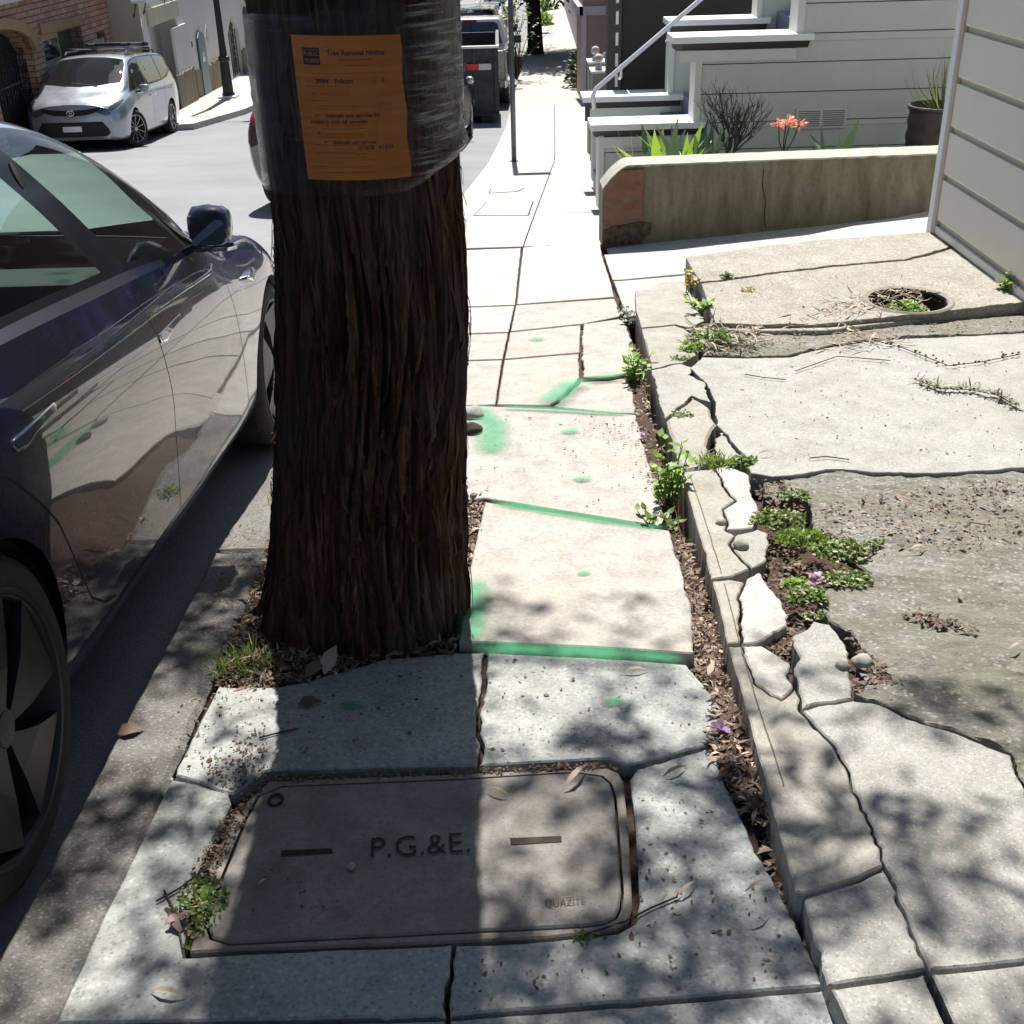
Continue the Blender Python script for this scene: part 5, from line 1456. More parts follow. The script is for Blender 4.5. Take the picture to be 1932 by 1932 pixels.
# ---------------------------------------------------------------- pickup
ty = 31.; txr = aty(962, 150, 31.).x
pk = thing('pickup_truck', 'pickup truck with white roof and dark body behind the dumpster', 'pickup truck', mtx=road_mtx(txr - 1.0, ty, .04))
mb = MB()
def tb(mb, y0, y1, z0, z1, w0, w1, mi=0):
    mb.add([(-w0, y0, z0), (w0, y0, z0), (w0, y1, z0), (-w0, y1, z0), (-w1, y0, z1), (w1, y0, z1), (w1, y1, z1), (-w1, y1, z1)], [(0, 1, 2, 3), (4, 5, 6, 7), (0, 1, 5, 4), (1, 2, 6, 5), (2, 3, 7, 6), (3, 0, 4, 7)], mi)
tb(mb, -1.15, -1.05, .52, 1.32, .98, .96); 
for sg in (-1, 1):
    mb.add([(sg * .99, -1.15, .50), (sg * .99, .85, .50), (sg * .97, .85, 1.34), (sg * .97, -1.15, 1.34), (sg * .86, -1.15, .50), (sg * .86, .85, .50), (sg * .88, .85, 1.34), (sg * .88, -1.15, 1.34)], [(0, 1, 2, 3), (4, 5, 6, 7), (0, 1, 5, 4), (1, 2, 6, 5), (2, 3, 7, 6), (3, 0, 4, 7)])
tb(mb, -1.1, .8, .55, .75, .88, .88)
bd = mb.build('bed', M['paint_silver'], pk, bevel=.03, smooth=False)
mb = MB(); tb(mb, .85, 3.1, .45, 1.28, 1.0, .97); mb.build('cab', M['paint_truck'], pk, bevel=.04)
mb = MB()
mb.add([(-.93, .86, 1.27), (.93, .86, 1.27), (.93, 3.0, 1.27), (-.93, 3.0, 1.27), (-.74, 1.05, 1.93), (.74, 1.05, 1.93), (.76, 2.25, 1.93), (-.76, 2.25, 1.93)], [(0, 1, 2, 3), (4, 5, 6, 7), (0, 1, 5, 4), (1, 2, 6, 5), (2, 3, 7, 6), (3, 0, 4, 7)])
rf = mb.build('roof', M['paint_truck'], pk, bevel=.07, smooth=True)
def lerp3(a, b, c, d, s, t): 
    a, b, c, d = map(Vector, (a, b, c, d)); return (a * (1 - s) + b * s) * (1 - t) + (d * (1 - s) + c * s) * t
Q = [(-.93, .85, 1.27), (.93, .85, 1.27), (.74, 1.04, 1.93), (-.74, 1.04, 1.93)]
MB().add([lerp3(*Q, s, t) + Vector((0, -.012, 0)) for s, t in ((.06, .10), (.94, .10), (.94, .80), (.88, .86), (.12, .86), (.06, .80))], [(0, 1, 2, 3, 4, 5)]).build('rear_window', M['glass_dark'], pk)
MB().add([lerp3(*Q, s, t) + Vector((0, -.016, 0)) for s, t in ((.49, .10), (.51, .10), (.51, .86), (.49, .86))], [(0, 1, 2, 3)]).build('window_divider', M['blacktrim'], pk)
MB().add([lerp3(*Q, s, t) + Vector((0, -.02, 0)) for s, t in ((.36, .86), (.60, .86), (.60, .95), (.36, .95))], [(0, 1, 2, 3)]).build('brake_light', M['lens_red'], pk)
mb = MB(); c_ = lerp3(*Q, .84, .28) + Vector((0, -.02, 0))
mb.tube([c_ + Vector((.055 * math.cos(k * .4), 0, .055 * math.sin(k * .4))) for k in range(17)], .008, 5); mb.tube([c_ + Vector((.025 * math.cos(k * .6), 0, .025 * math.sin(k * .6))) for k in range(11)], .008, 5)
mb.build('window_sticker', M['rim_silver'], pk)
tb2 = MB(); tb(tb2, 3.1, 4.5, .45, 1.12, .98, .93); tb2.build('bonnet', M['paint_truck'], pk, bevel=.08)
for y in (0, 3.6):
    for sd in (1, -1): wheel(pk, sd * .86, y, .39, .25, 'five', sd)
mb = MB(); tb(mb, -1.1, 4.3, .38, .50, .8, .8); mb.build('chassis', M['blackmat'], pk)
mb = MB(); tb(mb, -1.28, -1.15, .48, .66, .95, .95); mb.build('rear_bumper', M['chrome'], pk, bevel=.02)
for sg in (-1, 1):
    mb = MB(); mb.box((sg * 1.05, 2.35, 1.22), (sg * 1.25, 2.5, 1.42)); mb.build('mirror', M['blackmat'], pk, bevel=.03)

# ---------------------------------------------------------------- dumpster
dR = at(943, 232, sRD)
dtop = aty(940, 90, dR.y).z; hD = dtop - dR.z
dump = thing('dumpster', 'tall black metal dumpster with red and white reflector parked in the street', 'dumpster', (dR.x - .95, dR.y, dR.z))
M['dump'] = simple('dumpster_steel', (.030, .030, .036), .6, var=.6, scale=5, bmp=.002)
M['graffiti'] = simple('pale_scrawl', (.35, .37, .38), .7)
M['red_tape'] = simple('red_tape', (.55, .02, .03), .4); M['white_tape'] = simple('white_tape', (.55, .56, .58), .4)
mb = MB()
wD, lD, z0 = .95, 3.2, .16
for a, b in (((-wD, 0, z0), (wD, .05, hD)), ((-wD, lD, z0), (wD, lD + .05, hD)), ((-wD, .05, z0), (-wD + .05, lD, hD)), ((wD - .05, .05, z0), (wD, lD, hD)), ((-wD + .05, .05, z0), (wD - .05, lD, z0 + .05))): mb.box(a, b)
mb.build('body', M['dump'], dump)
mb = MB(); mb.box((-wD - .03, -.05, hD - .001), (wD + .03, .06, hD + .05)); mb.box((wD - .04, .06, hD - .001), (wD + .03, lD, hD + .05)); mb.box((-wD - .03, .06, hD), (-wD + .04, lD, hD + .05))
mb.build('top_rail', M['rim_silver'], dump, bevel=.01)
mb = MB()
for x in (-.93, -.45, 0, .45, .90): mb.box((x - .03, -.045, z0 + .02), (x + .03, -.002, hD - .01))
mb.box((-wD, -.04, z0), (wD, -.003, z0 + .06)); mb.build('ribs', M['dump'], dump)
mb = MB(); mb.box((-.8, .1, 0), (-.6, lD, z0)); mb.box((.55, .1, 0), (.78, lD, z0)); mb.build('skids', M['dump'], dump)
MB().box((.28, -.052, hD * .72), (.54, -.046, hD * .80)).build('reflector', M['red_tape'], dump)
MB().box((.54, -.052, hD * .72), (.80, -.046, hD * .80)).build('reflector', M['white_tape'], dump)
mb = MB(); rg = random.Random(9)
for (xx, zz, sz) in ((-.1, .74, .20), (.02, .50, .26), (.05, .20, .12), (-.5, .6, .25)):
    for k in range(7):
        x = xx + k * .06; z = z0 + (hD - z0) * zz
        mb.tube([(x + rg.uniform(-.03, .03), -.049, z + rg.uniform(-.5, .5) * sz) for _ in range(4)], .006, 4)
mb.build('scrawl', M['graffiti'], dump)

# ================================================================ BUILDINGS
def paintmat2(name, col, rough=.6, dirt=.25, sc=2.):
    m, nt, b = newmat(name)
    g = NN(nt, 'ShaderNodeNewGeometry').outputs['Position']
    mp = NN(nt, 'ShaderNodeMapping'); mp.inputs['Scale'].default_value = (1, 1, .35); nt.links.new(g, mp.inputs[0])
    n = tex(nt, 'Noise', sc, mp.outputs[0], Detail=8., Roughness=.7); n2 = tex(nt, 'Noise', 40., g, Detail=4.)
    c = ramp(nt, n.outputs[0], [(.3, tuple(x * (1 - dirt) for x in col)), (.65, col)])
    c = mixc(nt, c, tuple(x * .6 for x in col), ramp(nt, n2.outputs[0], [(.62, (0, 0, 0)), (.8, (.25,) * 3)]))
    nt.links.new(c, b.inputs['Base Color']); b.inputs['Roughness'].default_value = rough
    bump(nt, b, n2.outputs[0], .4, .002)
    return m
M['siding_r'] = paintmat2('grey_white_siding', (.68, .67, .61), .5, .06)
M['groove'] = paintmat2('cream_groove', (.50, .48, .38), .6, .15)
M['trim_white'] = paintmat2('white_trim', (.74, .76, .80), .45, .06)
M['jtrim'] = paintmat2('cream_trim', (.50, .44, .36), .6, .2)
M['siding_s'] = paintmat2('sage_siding', (.53, .555, .515), .6, .12)
M['cap_white'] = paintmat2('white_cap', (.78, .79, .78), .5, .05)
M['mould_dark'] = paintmat2('dark_moulding', (.055, .055, .050), .7, .2)
M['frieze'] = paintmat2('frieze_board', (.62, .64, .60), .6, .1)
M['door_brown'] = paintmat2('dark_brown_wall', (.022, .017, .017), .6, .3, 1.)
M['brown_cement'] = None
M['pink'] = paintmat2('pink_stucco', (.30, .205, .185), .8, .1)
M['pink_white'] = paintmat2('pale_stucco', (.48, .44, .46), .8, .1)
M['sage_wall'] = paintmat2('sage_wall', (.26, .29, .23), .8, .15)
M['cream_w'] = paintmat2('cream_stucco', (.60, .60, .58), .85, .12, .7)
M['blue_w'] = paintmat2('pale_blue_stucco', (.52, .56, .66), .85, .10, .7)
M['stone_base'] = paintmat2('brown_stone_base', (.26, .22, .16), .9, .45, 4.)
M['teal'] = paintmat2('teal_door', (.015, .11, .15), .4, .2)
M['olive'] = paintmat2('olive_trim', (.10, .12, .06), .7, .3)
M['cream_door'] = paintmat2('cream_door', (.62, .58, .42), .6, .08)
M['iron'] = simple('wrought_iron', (.020, .020, .022), .5, .3)
M['recess'] = simple('recess_shade', (.02, .018, .016), .9)  # near-black colour puts the gate opening's shade into its backing
M['pane'] = glassmat('window_pane', None, .08, (.05, .07, .08))
def wallmat():
    m, nt, b = newmat('weathered_wall')
    g = NN(nt, 'ShaderNodeNewGeometry').outputs['Position']
    mp = NN(nt, 'ShaderNodeMapping'); mp.inputs['Scale'].default_value = (3.2, 1, .7); nt.links.new(g, mp.inputs[0])
    n = tex(nt, 'Noise', 2.6, mp.outputs[0], Detail=9., Roughness=.72)
    c = ramp(nt, n.outputs[0], [(.32, (.105, .088, .058)), (.5, (.18, .155, .105)), (.7, (.27, .24, .18))])
    n2 = tex(nt, 'Noise', 30., g, Detail=7., Roughness=.8)
    c = mixc(nt, c, (.07, .06, .04), ramp(nt, n2.outputs[0], [(.5, (0, 0, 0)), (.75, (.6,) * 3)]))
    nt.links.new(c, b.inputs['Base Color']); b.inputs['Roughness'].default_value = .95
    bump(nt, b, n2.outputs[0], .8, .006)
    return m
M['oldwall'] = wallmat()
M['wall_top'] = paintmat2('pale_wall_top', (.40, .41, .34), .8, .4, 12.)
M['brick_patch'] = paintmat2('exposed_brick', (.22, .085, .05), .9, .3, 12.)
M['crumble'] = simple('crumbling_base', (.075, .055, .038), .95, var=.7, scale=26, bmp=.012, bs=30)

# ---------------------------------------------------------------- right house, level boards
HX, HY = 2.75, 7.45
house = thing('sided_house', 'house with wide pale grey siding and white corner trim at the right edge', 'house', (HX, HY, -.42))
lv = [-.395, -.345] + [-.345 + .2855 * k for k in range(1, 17)]
mb = MB()
for a, b in zip(lv[1:], lv[2:]):
    x0 = HX
    # board face with a bevelled channel at its foot
    mb.prism([(x0 + .004, a + .036), (x0, a + .046), (x0, b), (x0 + .05, b), (x0 + .05, a + .036)], -7, HY - .105, 'xz')
mb.build('siding', M['siding_r'], house, world=True)
mb = MB()
for a in lv[1:]: mb.prism([(x0 + .020, a), (x0 + .020, a + .0362), (x0 + .049, a + .0362), (x0 + .049, a)], -7, HY - .107, 'xz')
mb.build('siding_groove', M['groove'], house, world=True)
mb = MB(); mb.box((HX - .004, -7, lv[0]), (HX + .05, HY - .105, lv[1] - .002)); mb.build('base_board', M['siding_r'], house, world=True, bevel=.004)
mb = MB(); mb.box((HX - .022, HY - .072, -.42), (HX + .10, HY, 4.2)); mb.build('corner_trim', M['trim_white'], house, world=True, bevel=.004)
mb = MB(); mb.box((HX - .010, HY - .105, -.40), (HX + .06, HY - .073, 4.2)); mb.build('trim_strip', M['jtrim'], house, world=True)
mb = MB(); mb.box((HX + .052, -7, -.6), (9, HY - .01, 4.15)); mb.build('wall', M['siding_s'], house, world=True)
mb = MB(); mb.prism([(HX - .2, 4.22), (HX - .2, 4.34), (6, 5.9), (9.4, 4.34), (9.4, 4.22)], -7.2, HY + .2, 'xz'); mb.build('roof', M['mould_dark'], house, world=True)

def small_brick():
    m, nt, b = newmat('worn_red_brick')
    g = NN(nt, 'ShaderNodeNewGeometry').outputs['Position']
    sp = NN(nt, 'ShaderNodeSeparateXYZ'); nt.links.new(g, sp.inputs[0]); cb_ = NN(nt, 'ShaderNodeCombineXYZ')
    nt.links.new(sp.outputs[0], cb_.inputs[0]); nt.links.new(sp.outputs[2], cb_.inputs[1])
    br = NN(nt, 'ShaderNodeTexBrick'); br.inputs['Scale'].default_value = 1.
    br.inputs['Brick Width'].default_value = .2; br.inputs['Row Height'].default_value = .07; br.inputs['Mortar Size'].default_value = .006; br.inputs['Mortar Smooth'].default_value = .9
    br.inputs['Color1'].default_value = (.17, .07, .045, 1); br.inputs['Color2'].default_value = (.21, .10, .065, 1); br.inputs['Mortar'].default_value = (.15, .085, .06, 1)
    nt.links.new(cb_.outputs[0], br.inputs['Vector'])
    n = tex(nt, 'Noise', 14., g, Detail=9., Roughness=.75)
    c = mixc(nt, br.outputs['Color'], (.16, .13, .09), ramp(nt, n.outputs[0], [(.46, (0, 0, 0)), (.62, (.8,) * 3)]))
    nt.links.new(c, b.inputs['Base Color']); b.inputs['Roughness'].default_value = .95
    bump(nt, b, n.outputs[0], .8, .008)
    return m
M['brick_small'] = small_brick()
# ---------------------------------------------------------------- low planter wall
WL = aty(1135, 463, 8.6); WR = aty(1765, 288, 8.6)
lw = thing('low_wall', 'low weathered concrete wall with broken left end and exposed brick before the plants', 'wall', (.73, 8.6, -.78))
mb = MB(); nX = 110
tops = lambda x: -.172 + .010 * (x - .8) + .003 * noise.noise(Vector((x * 8, 0, 0))) - (.16 * max(0, (.92 - x) / .19) ** 1.6 if x < .92 else 0)
X0, X1 = .728, 3.75
rows = [[], [], [], []]
def wallface(mb, x0, x1, z0f, z1f, yoff, n, amp, nz=14):
    vs = []
    for i in range(n + 1):
        x = x0 + (x1 - x0) * i / n
        for j in range(nz + 1):
            t = j / nz; z = z0f(x) * (1 - t) + z1f(x) * t
            vs.append((x, 8.6 + yoff - amp * (noise.noise(Vector((x * 7, 2, z * 7))) + .5 * noise.noise(Vector((x * 22, 2, z * 22)))), z))
    mb.add(vs, [(i * (nz + 1) + j, (i + 1) * (nz + 1) + j, (i + 1) * (nz + 1) + j + 1, i * (nz + 1) + j + 1) for i in range(n) for j in range(nz)])
bot = lambda x: sD(x, 8.6) - .05
wallface(mb, X0, X1, bot, tops, 0, 140, .004)
mb.add([(X0, 8.6, bot(X0)), (X0, 8.88, bot(X0)), (X0, 8.88, tops(X0)), (X0, 8.6, tops(X0))], [(0, 1, 2, 3)])
mb.build('wall_body', M['oldwall'], lw, world=True, smooth=True)
mb = MB(); n = 140; vs = []
for i in range(n + 1):
    x = X0 + (X1 - X0) * i / n
    e = .010 * noise.noise(Vector((x * 14, 3, 0))) + (.014 * noise.noise(Vector((x * 50, 3, 0))) if x < 1.2 else 0)
    vs += [(x, 8.592 + e * .4, tops(x) - .012 + e), (x, 8.594 + e * .3, tops(x)), (x, 8.87, tops(x) + .002), (x, 8.88, tops(x) - .2)]
mb.add(vs, [(4 * i + k, 4 * i + k + 1, 4 * i + k + 5, 4 * i + k + 4) for i in range(n) for k in range(3)])
mb.build('wall_top', M['wall_top'], lw, world=True, smooth=False)
def blotch(pts, y, amp=.008, thick=.006, name='x', mat=None):
    d = dense(pts, [amp] * len(pts), .015); V, Tt = trifill(d, [], .02); m_ = MB()
    m_.add([(v[0], y - .004 * noise.noise(Vector((v[0] * 30, v[1] * 30, 1))), v[1]) for v in V], Tt)
    k = len(d); m_.add([(a, y, b) for a, b in d] + [(a, y + thick, b) for a, b in d], [(i, (i + 1) % k, k + (i + 1) % k, k + i) for i in range(k)])
    return m_.build(name, mat, lw, world=True)
def wq(u, v): p = aty(u, v, 8.6); return (p.x, p.z)
blotch([wq(1139, 372), wq(1150, 340), wq(1172, 322), wq(1215, 318), wq(1212, 385), wq(1212, 412), wq(1200, 415), wq(1150, 425), wq(1137, 426)], 8.585, .003, .012, 'brick_patch', M['brick_small'])
blotch([wq(1137, 432), wq(1180, 422), wq(1205, 418), wq(1228, 420), wq(1228, 440), wq(1205, 458), wq(1160, 463), wq(1137, 465)], 8.583, .010, .014, 'crumbling_base', M['crumble'])
mb = MB()
cr = [wq(1440, 318), wq(1438, 350), wq(1444, 380), wq(1441, 410), wq(1444, 430)]
for (a, b), (c_, d_) in zip(cr, cr[1:]):
    mb.add([(a - .003, 8.589, b), (a + .003, 8.589, b), (c_ + .003, 8.589, d_), (c_ - .003, 8.589, d_)], [(0, 1, 2, 3)])
mb.build('crack', M['seam'], lw, world=True)
mb = MB(); mb.box((1.0, 8.885, -1.1), (6., 10.78, -.66)); tag(mb.build('planter_soil', M['soil']), kind='structure')

# ---------------------------------------------------------------- stair house
YN, YF = 10.8, 12.4
sh = thing('stair_house', 'pale sage sided house with stepped white-capped stair walls behind the low wall', 'house', (.9, YN, -.95))
mb = MB()
sz_ = [-1.02, -.76, -.51, -.275, -.03, .218, .451, .69, .93, 1.17, 1.41, 1.66, 1.9, 2.15, 2.4, 2.7, 3.0, 3.4]
def xl(z):      # left limit of the near wall at height z
    return .90 if z < -.30 else (1.745 if z < .40 else (2.61 if z < 1.10 else 3.5))
cuts = sorted(set(sz_ + [-.315, .395, 1.10]))
for a, b in zip(cuts, cuts[1:]):
    x0 = xl((a + b) / 2)
    g_ = .010 if any(abs(a - s_) < 1e-6 for s_ in sz_) else 0
    mb.prism([(YN - .006, a + g_), (YN + .004, b), (YN + .26, b), (YN + .26, a + .0 if not g_ else a + g_)], x0, 9.0, 'yz')
mb.build('siding', M['siding_s'], sh, world=True)
mb = MB()
for a, b in zip(cuts, cuts[1:]): mb.box((xl((a + b) / 2) + .02, YN + .012, a - .0), (9, YN + .24, b))
mb.build('wall', M['mould_dark'], sh, world=True)
# posts
mb = MB()
mb.box((.873, YN - .015, -1.05), (.925, YN + .28, -.345)); mb.build('corner_post', M['frieze'], sh, world=True, bevel=.006)
mb = MB(); mb.box((1.715, YN - .018, -.25), (1.775, YN + .28, .30)); mb.build('corner_post', M['frieze'], sh, world=True, bevel=.006)
mb = MB(); mb.box((2.575, YN - .018, .46), (2.64, YN + .28, 1.0)); mb.build('corner_post', M['frieze'], sh, world=True, bevel=.006)
def cap(x0, x1, zt, y0, y1, name='cap'):
    m_ = MB(); m_.box((x0, y0 - .09, zt - .055), (x1, y1 + .05, zt)); c = m_.build('wall_cap', M['cap_white'], sh, world=True, bevel=.005)
    m_ = MB(); m_.prism([(y0 - .07, zt - .056), (y0 - .004, zt - .12), (y1, zt - .12), (y1, zt - .056)], x0 + .04, x1 - .03, 'yz'); m_.build('moulding', M['mould_dark'], c, world=False)
    # moulding built in world coordinates
    mo = c.children[0]; mo.matrix_parent_inverse = Matrix.Identity(4)
    mo.location = -Vector(sh.location)
    m_ = MB(); m_.box((x0 + .08, y0 - .022, zt - .215), (x1 - .13, y0 - .006, zt - .122)); m_.build('frieze', M['frieze'], sh, world=True, bevel=.003)
cap(.795, 1.84, -.245, YN, YN + .27)
cap(1.50, 2.72, .462, YN, YN + .27)
cap(2.40, 3.60, 1.17, YN, YN + .27)
cap(.83, 1.86, -.245, YF, YF + .27)
cap(1.67, 2.68, .452, YF, YF + .27)
cap(2.5, 3.6, 1.15, YF, YF + .27)
mb = MB(); mb.box((.94, YF, -1.1), (7, YF + .22, -.30)); mb.box((1.72, YF, -.30), (7, YF + .22, .40)); mb.box((2.56, YF, .4), (7, YF + .22, 1.1)); mb.build('stair_side_wall', M['siding_s'], sh, world=True)
mb = MB(); mb.box((.86, YF - .02, -.49), (1.12, YF - .002, -.305)); mb.build('bracket', M['mould_dark'], sh, world=True)
mb = MB(); mb.box((1.125, YF - .02, -.47), (1.62, YF - .003, -.38)); mb.build('frieze', M['cap_white'], sh, world=True)
mb = MB()
for x, z0_, z1_ in ((1.70, -.25, .28), (2.55, .45, 1.0)): MB().box((x, YF - .014, z0_), (x + .055, YF + .24, z1_)).build('corner_post', M['frieze'], sh, world=True)
M['tread'] = paintmat2('slate_blue_tread', (.22, .25, .32), .6, .15)
for k in range(12):
    z = -.98 + .185 * k; x = .95 + .225 * k
    m_ = MB(); m_.box((x, YN + .265, z - .2), (x + 3.0 - k * .1, YF - .003, z)); m_.build('step', M['tread'], sh, world=True, bevel=.008)
# handrail
r0 = aty(1120, 178, 12.2); r1 = aty(1325, -4, 12.2)
hr = MB(); dv = (r1 - r0)
hr.tube([aty(1121, 206, 12.2), aty(1119, 180, 12.2), aty(1124, 168, 12.2), r1, r1 + dv * .8], .022, 8)
hr.build('handrail', M['trim_white'], sh, world=True, smooth=True)
mb = MB()
for u, v in ((1262, 52), (1172, 124)):
    p = aty(u, v, 12.2); mb.tube([p + Vector((0, 0, .01)), p + Vector((.0, 0, -.10)), p + Vector((.0, .14, -.14))], .014, 6)
mb.build('rail_bracket', M['trim_white'], sh, world=True, smooth=True)
# foundation vent
v0 = aty(1506, 208, YN); v1 = aty(1590, 237, YN)
mb = MB(); mb.box((v0.x - .02, YN - .022, v1.z - .015), (v1.x + .02, YN - .007, v0.z + .015)); vt = mb.build('vent', M['frieze'], sh, world=True)
mb = MB()
for k in range(8):
    z = v1.z + (v0.z - v1.z) * (k + .5) / 8
    for a, b in ((v0.x, (v0.x + v1.x) / 2 - .012), ((v0.x + v1.x) / 2 + .012, v1.x)):
        mb.box((a, YN - .026, z - .003), (b, YN - .0225, z + .003))
vl = mb.build('vent_slats', M['mould_dark'], vt); vl.location = -Vector(sh.location)
# dark garage front behind the far stair wall
gp = aty(1172, 170, 13.4)
dg = thing('dark_house_front', 'nearly black brown house front rising behind the white stair handrail', 'building', (gp.x, 13.4, gp.z - .9))
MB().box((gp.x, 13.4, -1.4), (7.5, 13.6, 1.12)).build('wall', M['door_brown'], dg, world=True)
mb = MB(); mb.box((gp.x - .16, 13.36, -1.4), (gp.x - .01, 13.62, 1.12)); mb.build('corner_board', M['mould_dark'], dg, world=True)
mb = MB(); 
for k in range(6): MB().box((gp.x - .075, 13.352, -.3 + .21 * k), (gp.x - .045, 13.358, -.17 + .21 * k)).build('reflection_stripe', M['cap_white'], dg, world=True)  # white strips stand in for reflections on the dark post

# ---------------------------------------------------------------- sage pillars with ball finials, iron rail, red flowers
def pillar(cu, cv, rpx, y, wl, wr, label):
    c = aty(cu, cv, y); r = rpx * (c - CAM).dot(Fv) / FPX
    t = thing('ball_pillar', label, 'pillar', (c.x, y, prof(y)))
    zt = c.z - r - .10
    a = aty(wl, cv, y).x; b = aty(wr, cv, y).x
    MB().box((a, y - .12, prof(y) - .1), (b, y + .25, zt)).build('pillar_body', M['sage_wall'], t, world=True)
    mb = MB(); mb.box((a - .02, y - .14, zt + .001), (b + .02, y + .27, zt + .03)); mb.build('pillar_cap', M['cap_white'], t, world=True, bevel=.005)
    mb = MB(); mb.lathe([(.0, zt + .11), (r * .45, zt + .105), (r * .5, zt + .09), (r * .8, zt + .055), (r * .9, zt + .03)], 20, 'z', (c.x, y + .02, 0)); mb.build('ball_base', M['pink_white'], t, world=True, smooth=True)
    bm = bmesh.new(); bmesh.ops.create_uvsphere(bm, u_segments=24, v_segments=16, radius=r)
    me = bpy.data.meshes.new('ball'); bm.to_mesh(me); bm.free(); me.materials.append(M['ball'])
    me.polygons.foreach_set('use_smooth', [True] * len(me.polygons))
    o = bpy.data.objects.new('ball', me); COL.objects.link(o); o.parent = t; o.location = (0, .02, c.z - prof(y))
M['ball'] = paintmat2('pale_stone_ball', (.56, .46, .42), .7, .1, 10)
pillar(1129.7, 111, 8.6, 15.6, 1117, 1163, 'nearer sage pillar topped with a pale stone ball, in front of the pink house')
pillar(1123.6, 95.5, 8.0, 17.0, 1111, 1140, 'second sage pillar with a pale stone ball, just behind and left of the nearer one')
ir = thing('iron_railing', 'small white scrolled iron railing beside the ball pillars', 'railing', aty(1153, 128, 16.3))
mb = MB()
def q16(u, v): return aty(u, v, 16.3)
mb.tube([q16(1134, 107), q16(1150, 94)], .016, 6); mb.tube([q16(1142, 128), q16(1164, 108)], .016, 6)
for u, v in ((1142, 100), (1152, 96), (1162, 92)): mb.tube([q16(u, v), q16(u, v + 45)], .010, 5)
for (cu, cv, rr_, ph) in ((1147, 104, 4, 0), (1147, 115, 4, 1), (1157, 101, 4, 2), (1157, 112, 4, .5), (1157, 124, 4, 1.5), (1147, 127, 3.5, 2.5)):
    c = q16(cu, cv); r = rr_ * 15.8 / FPX
    mb.tube([c + Vector((r * (1 - t * .09) * math.cos(ph + t * .8), 0, r * (1 - t * .09) * math.sin(ph + t * .8))) for t in range(11)], .005, 4)
mb.build('ironwork', M['cap_white'], ir, world=True, smooth=True)
rf_ = thing('red_flower_plant', 'dark red flowering plant above the small white iron railing', 'plant', q16(1155, 92))
mb = MB(); rnd = random.Random(4); c = q16(1155, 76)
for _ in range(150):
    d = Vector((rnd.gauss(0, 1), rnd.gauss(0, .6), rnd.gauss(0, 1))).normalized()
    leafblade(mb, c + d * rnd.uniform(0, .07), d, .07, .03, .3)
mb.build('flowers', M['red_fl'], rf_, world=True)
mb = MB(); mb.tube([q16(1157, 110), q16(1156, 90), c], .012, 5); mb.build('stem', M['twig'], rf_, world=True)
# pink house
ph_ = thing('pink_house', 'dusty pink stucco house with a pale band, beyond the ball pillars', 'house', (2.0, 29.4, prof(29.4)))
yy0 = 29.4
xa = aty(1098, 100, yy0).x
mb = MB(); mb.box((xa + .02, yy0, prof(yy0) - .5), (12, 31.6, 6)); mb.build('wall', M['pink'], ph_, world=True)
bz0 = aty(1100, 29, yy0).z; bz1 = aty(1100, 12, yy0).z
mb = MB(); mb.box((xa - .06, yy0 - .05, bz0), (8, yy0 - .002, bz1)); mb.box((xa - .10, yy0 - .05, bz0), (xa + .018, 31.6, bz1)); mb.build('band', M['pink_white'], ph_, world=True)
mb = MB(); mb.box((xa - .02, yy0 - .03, prof(yy0) - .3), (xa + .10, yy0 - .003, bz0 - .003)); mb.build('corner_trim', M['pink_white'], ph_, world=True)
mb = MB(); mb.box((xa + .9, yy0 - .05, bz0 - .85), (xa + 1.25, yy0 - .004, bz0 - .80)); mb.build('ledge', M['cap_white'], ph_, world=True)
# dark fronts and hedge along the far right side
fd = thing('board_fence', 'tall grey-white board fence in deep shade along the distant pavement', 'fence', (2.5, 35, prof(35)))
def frx(y): return 2.02 + (y - 29.6) * .036
mb = MB(); y = 35.2
while y < 74:
    x = frx(y) + .25; zb = prof(y)
    mb.box((x, y, zb - .2), (x + .1, y + .62, zb + 1.9 + .15 * math.sin(y * 3))); y += .72
mb.build('boards', M['pink_white'], fd, world=True)
mb = MB()
for k in range(8):
    y = 35 + k * 4.6; mb.box((frx(y) + .28, y - .0, prof(y) - .3), (frx(y) + .6, y + .09, prof(y) + 2.2))
mb.build('posts', M['mould_dark'], fd, world=True)
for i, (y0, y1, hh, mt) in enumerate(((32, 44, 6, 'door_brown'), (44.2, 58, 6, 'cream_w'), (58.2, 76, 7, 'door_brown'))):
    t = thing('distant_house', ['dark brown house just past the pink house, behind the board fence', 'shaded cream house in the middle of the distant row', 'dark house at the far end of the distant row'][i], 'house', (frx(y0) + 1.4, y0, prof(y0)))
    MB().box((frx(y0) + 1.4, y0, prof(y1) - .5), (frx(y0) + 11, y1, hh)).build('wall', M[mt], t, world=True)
    mb = MB(); mb.box((frx(y0) + 1.1, y0 - .0, hh + .002), (frx(y0) + 11.2, y1, hh + .3)); mb.build('roof', M['mould_dark'], t, world=True)
    mb = MB()
    for q_ in (.25, .65):
        yq = y0 + (y1 - y0) * q_; mb.box((frx(y0) + 1.36, yq, .3), (frx(y0) + 1.398, yq + 1.2, 2.0))
    mb.build('window', M['pane'], t, world=True)

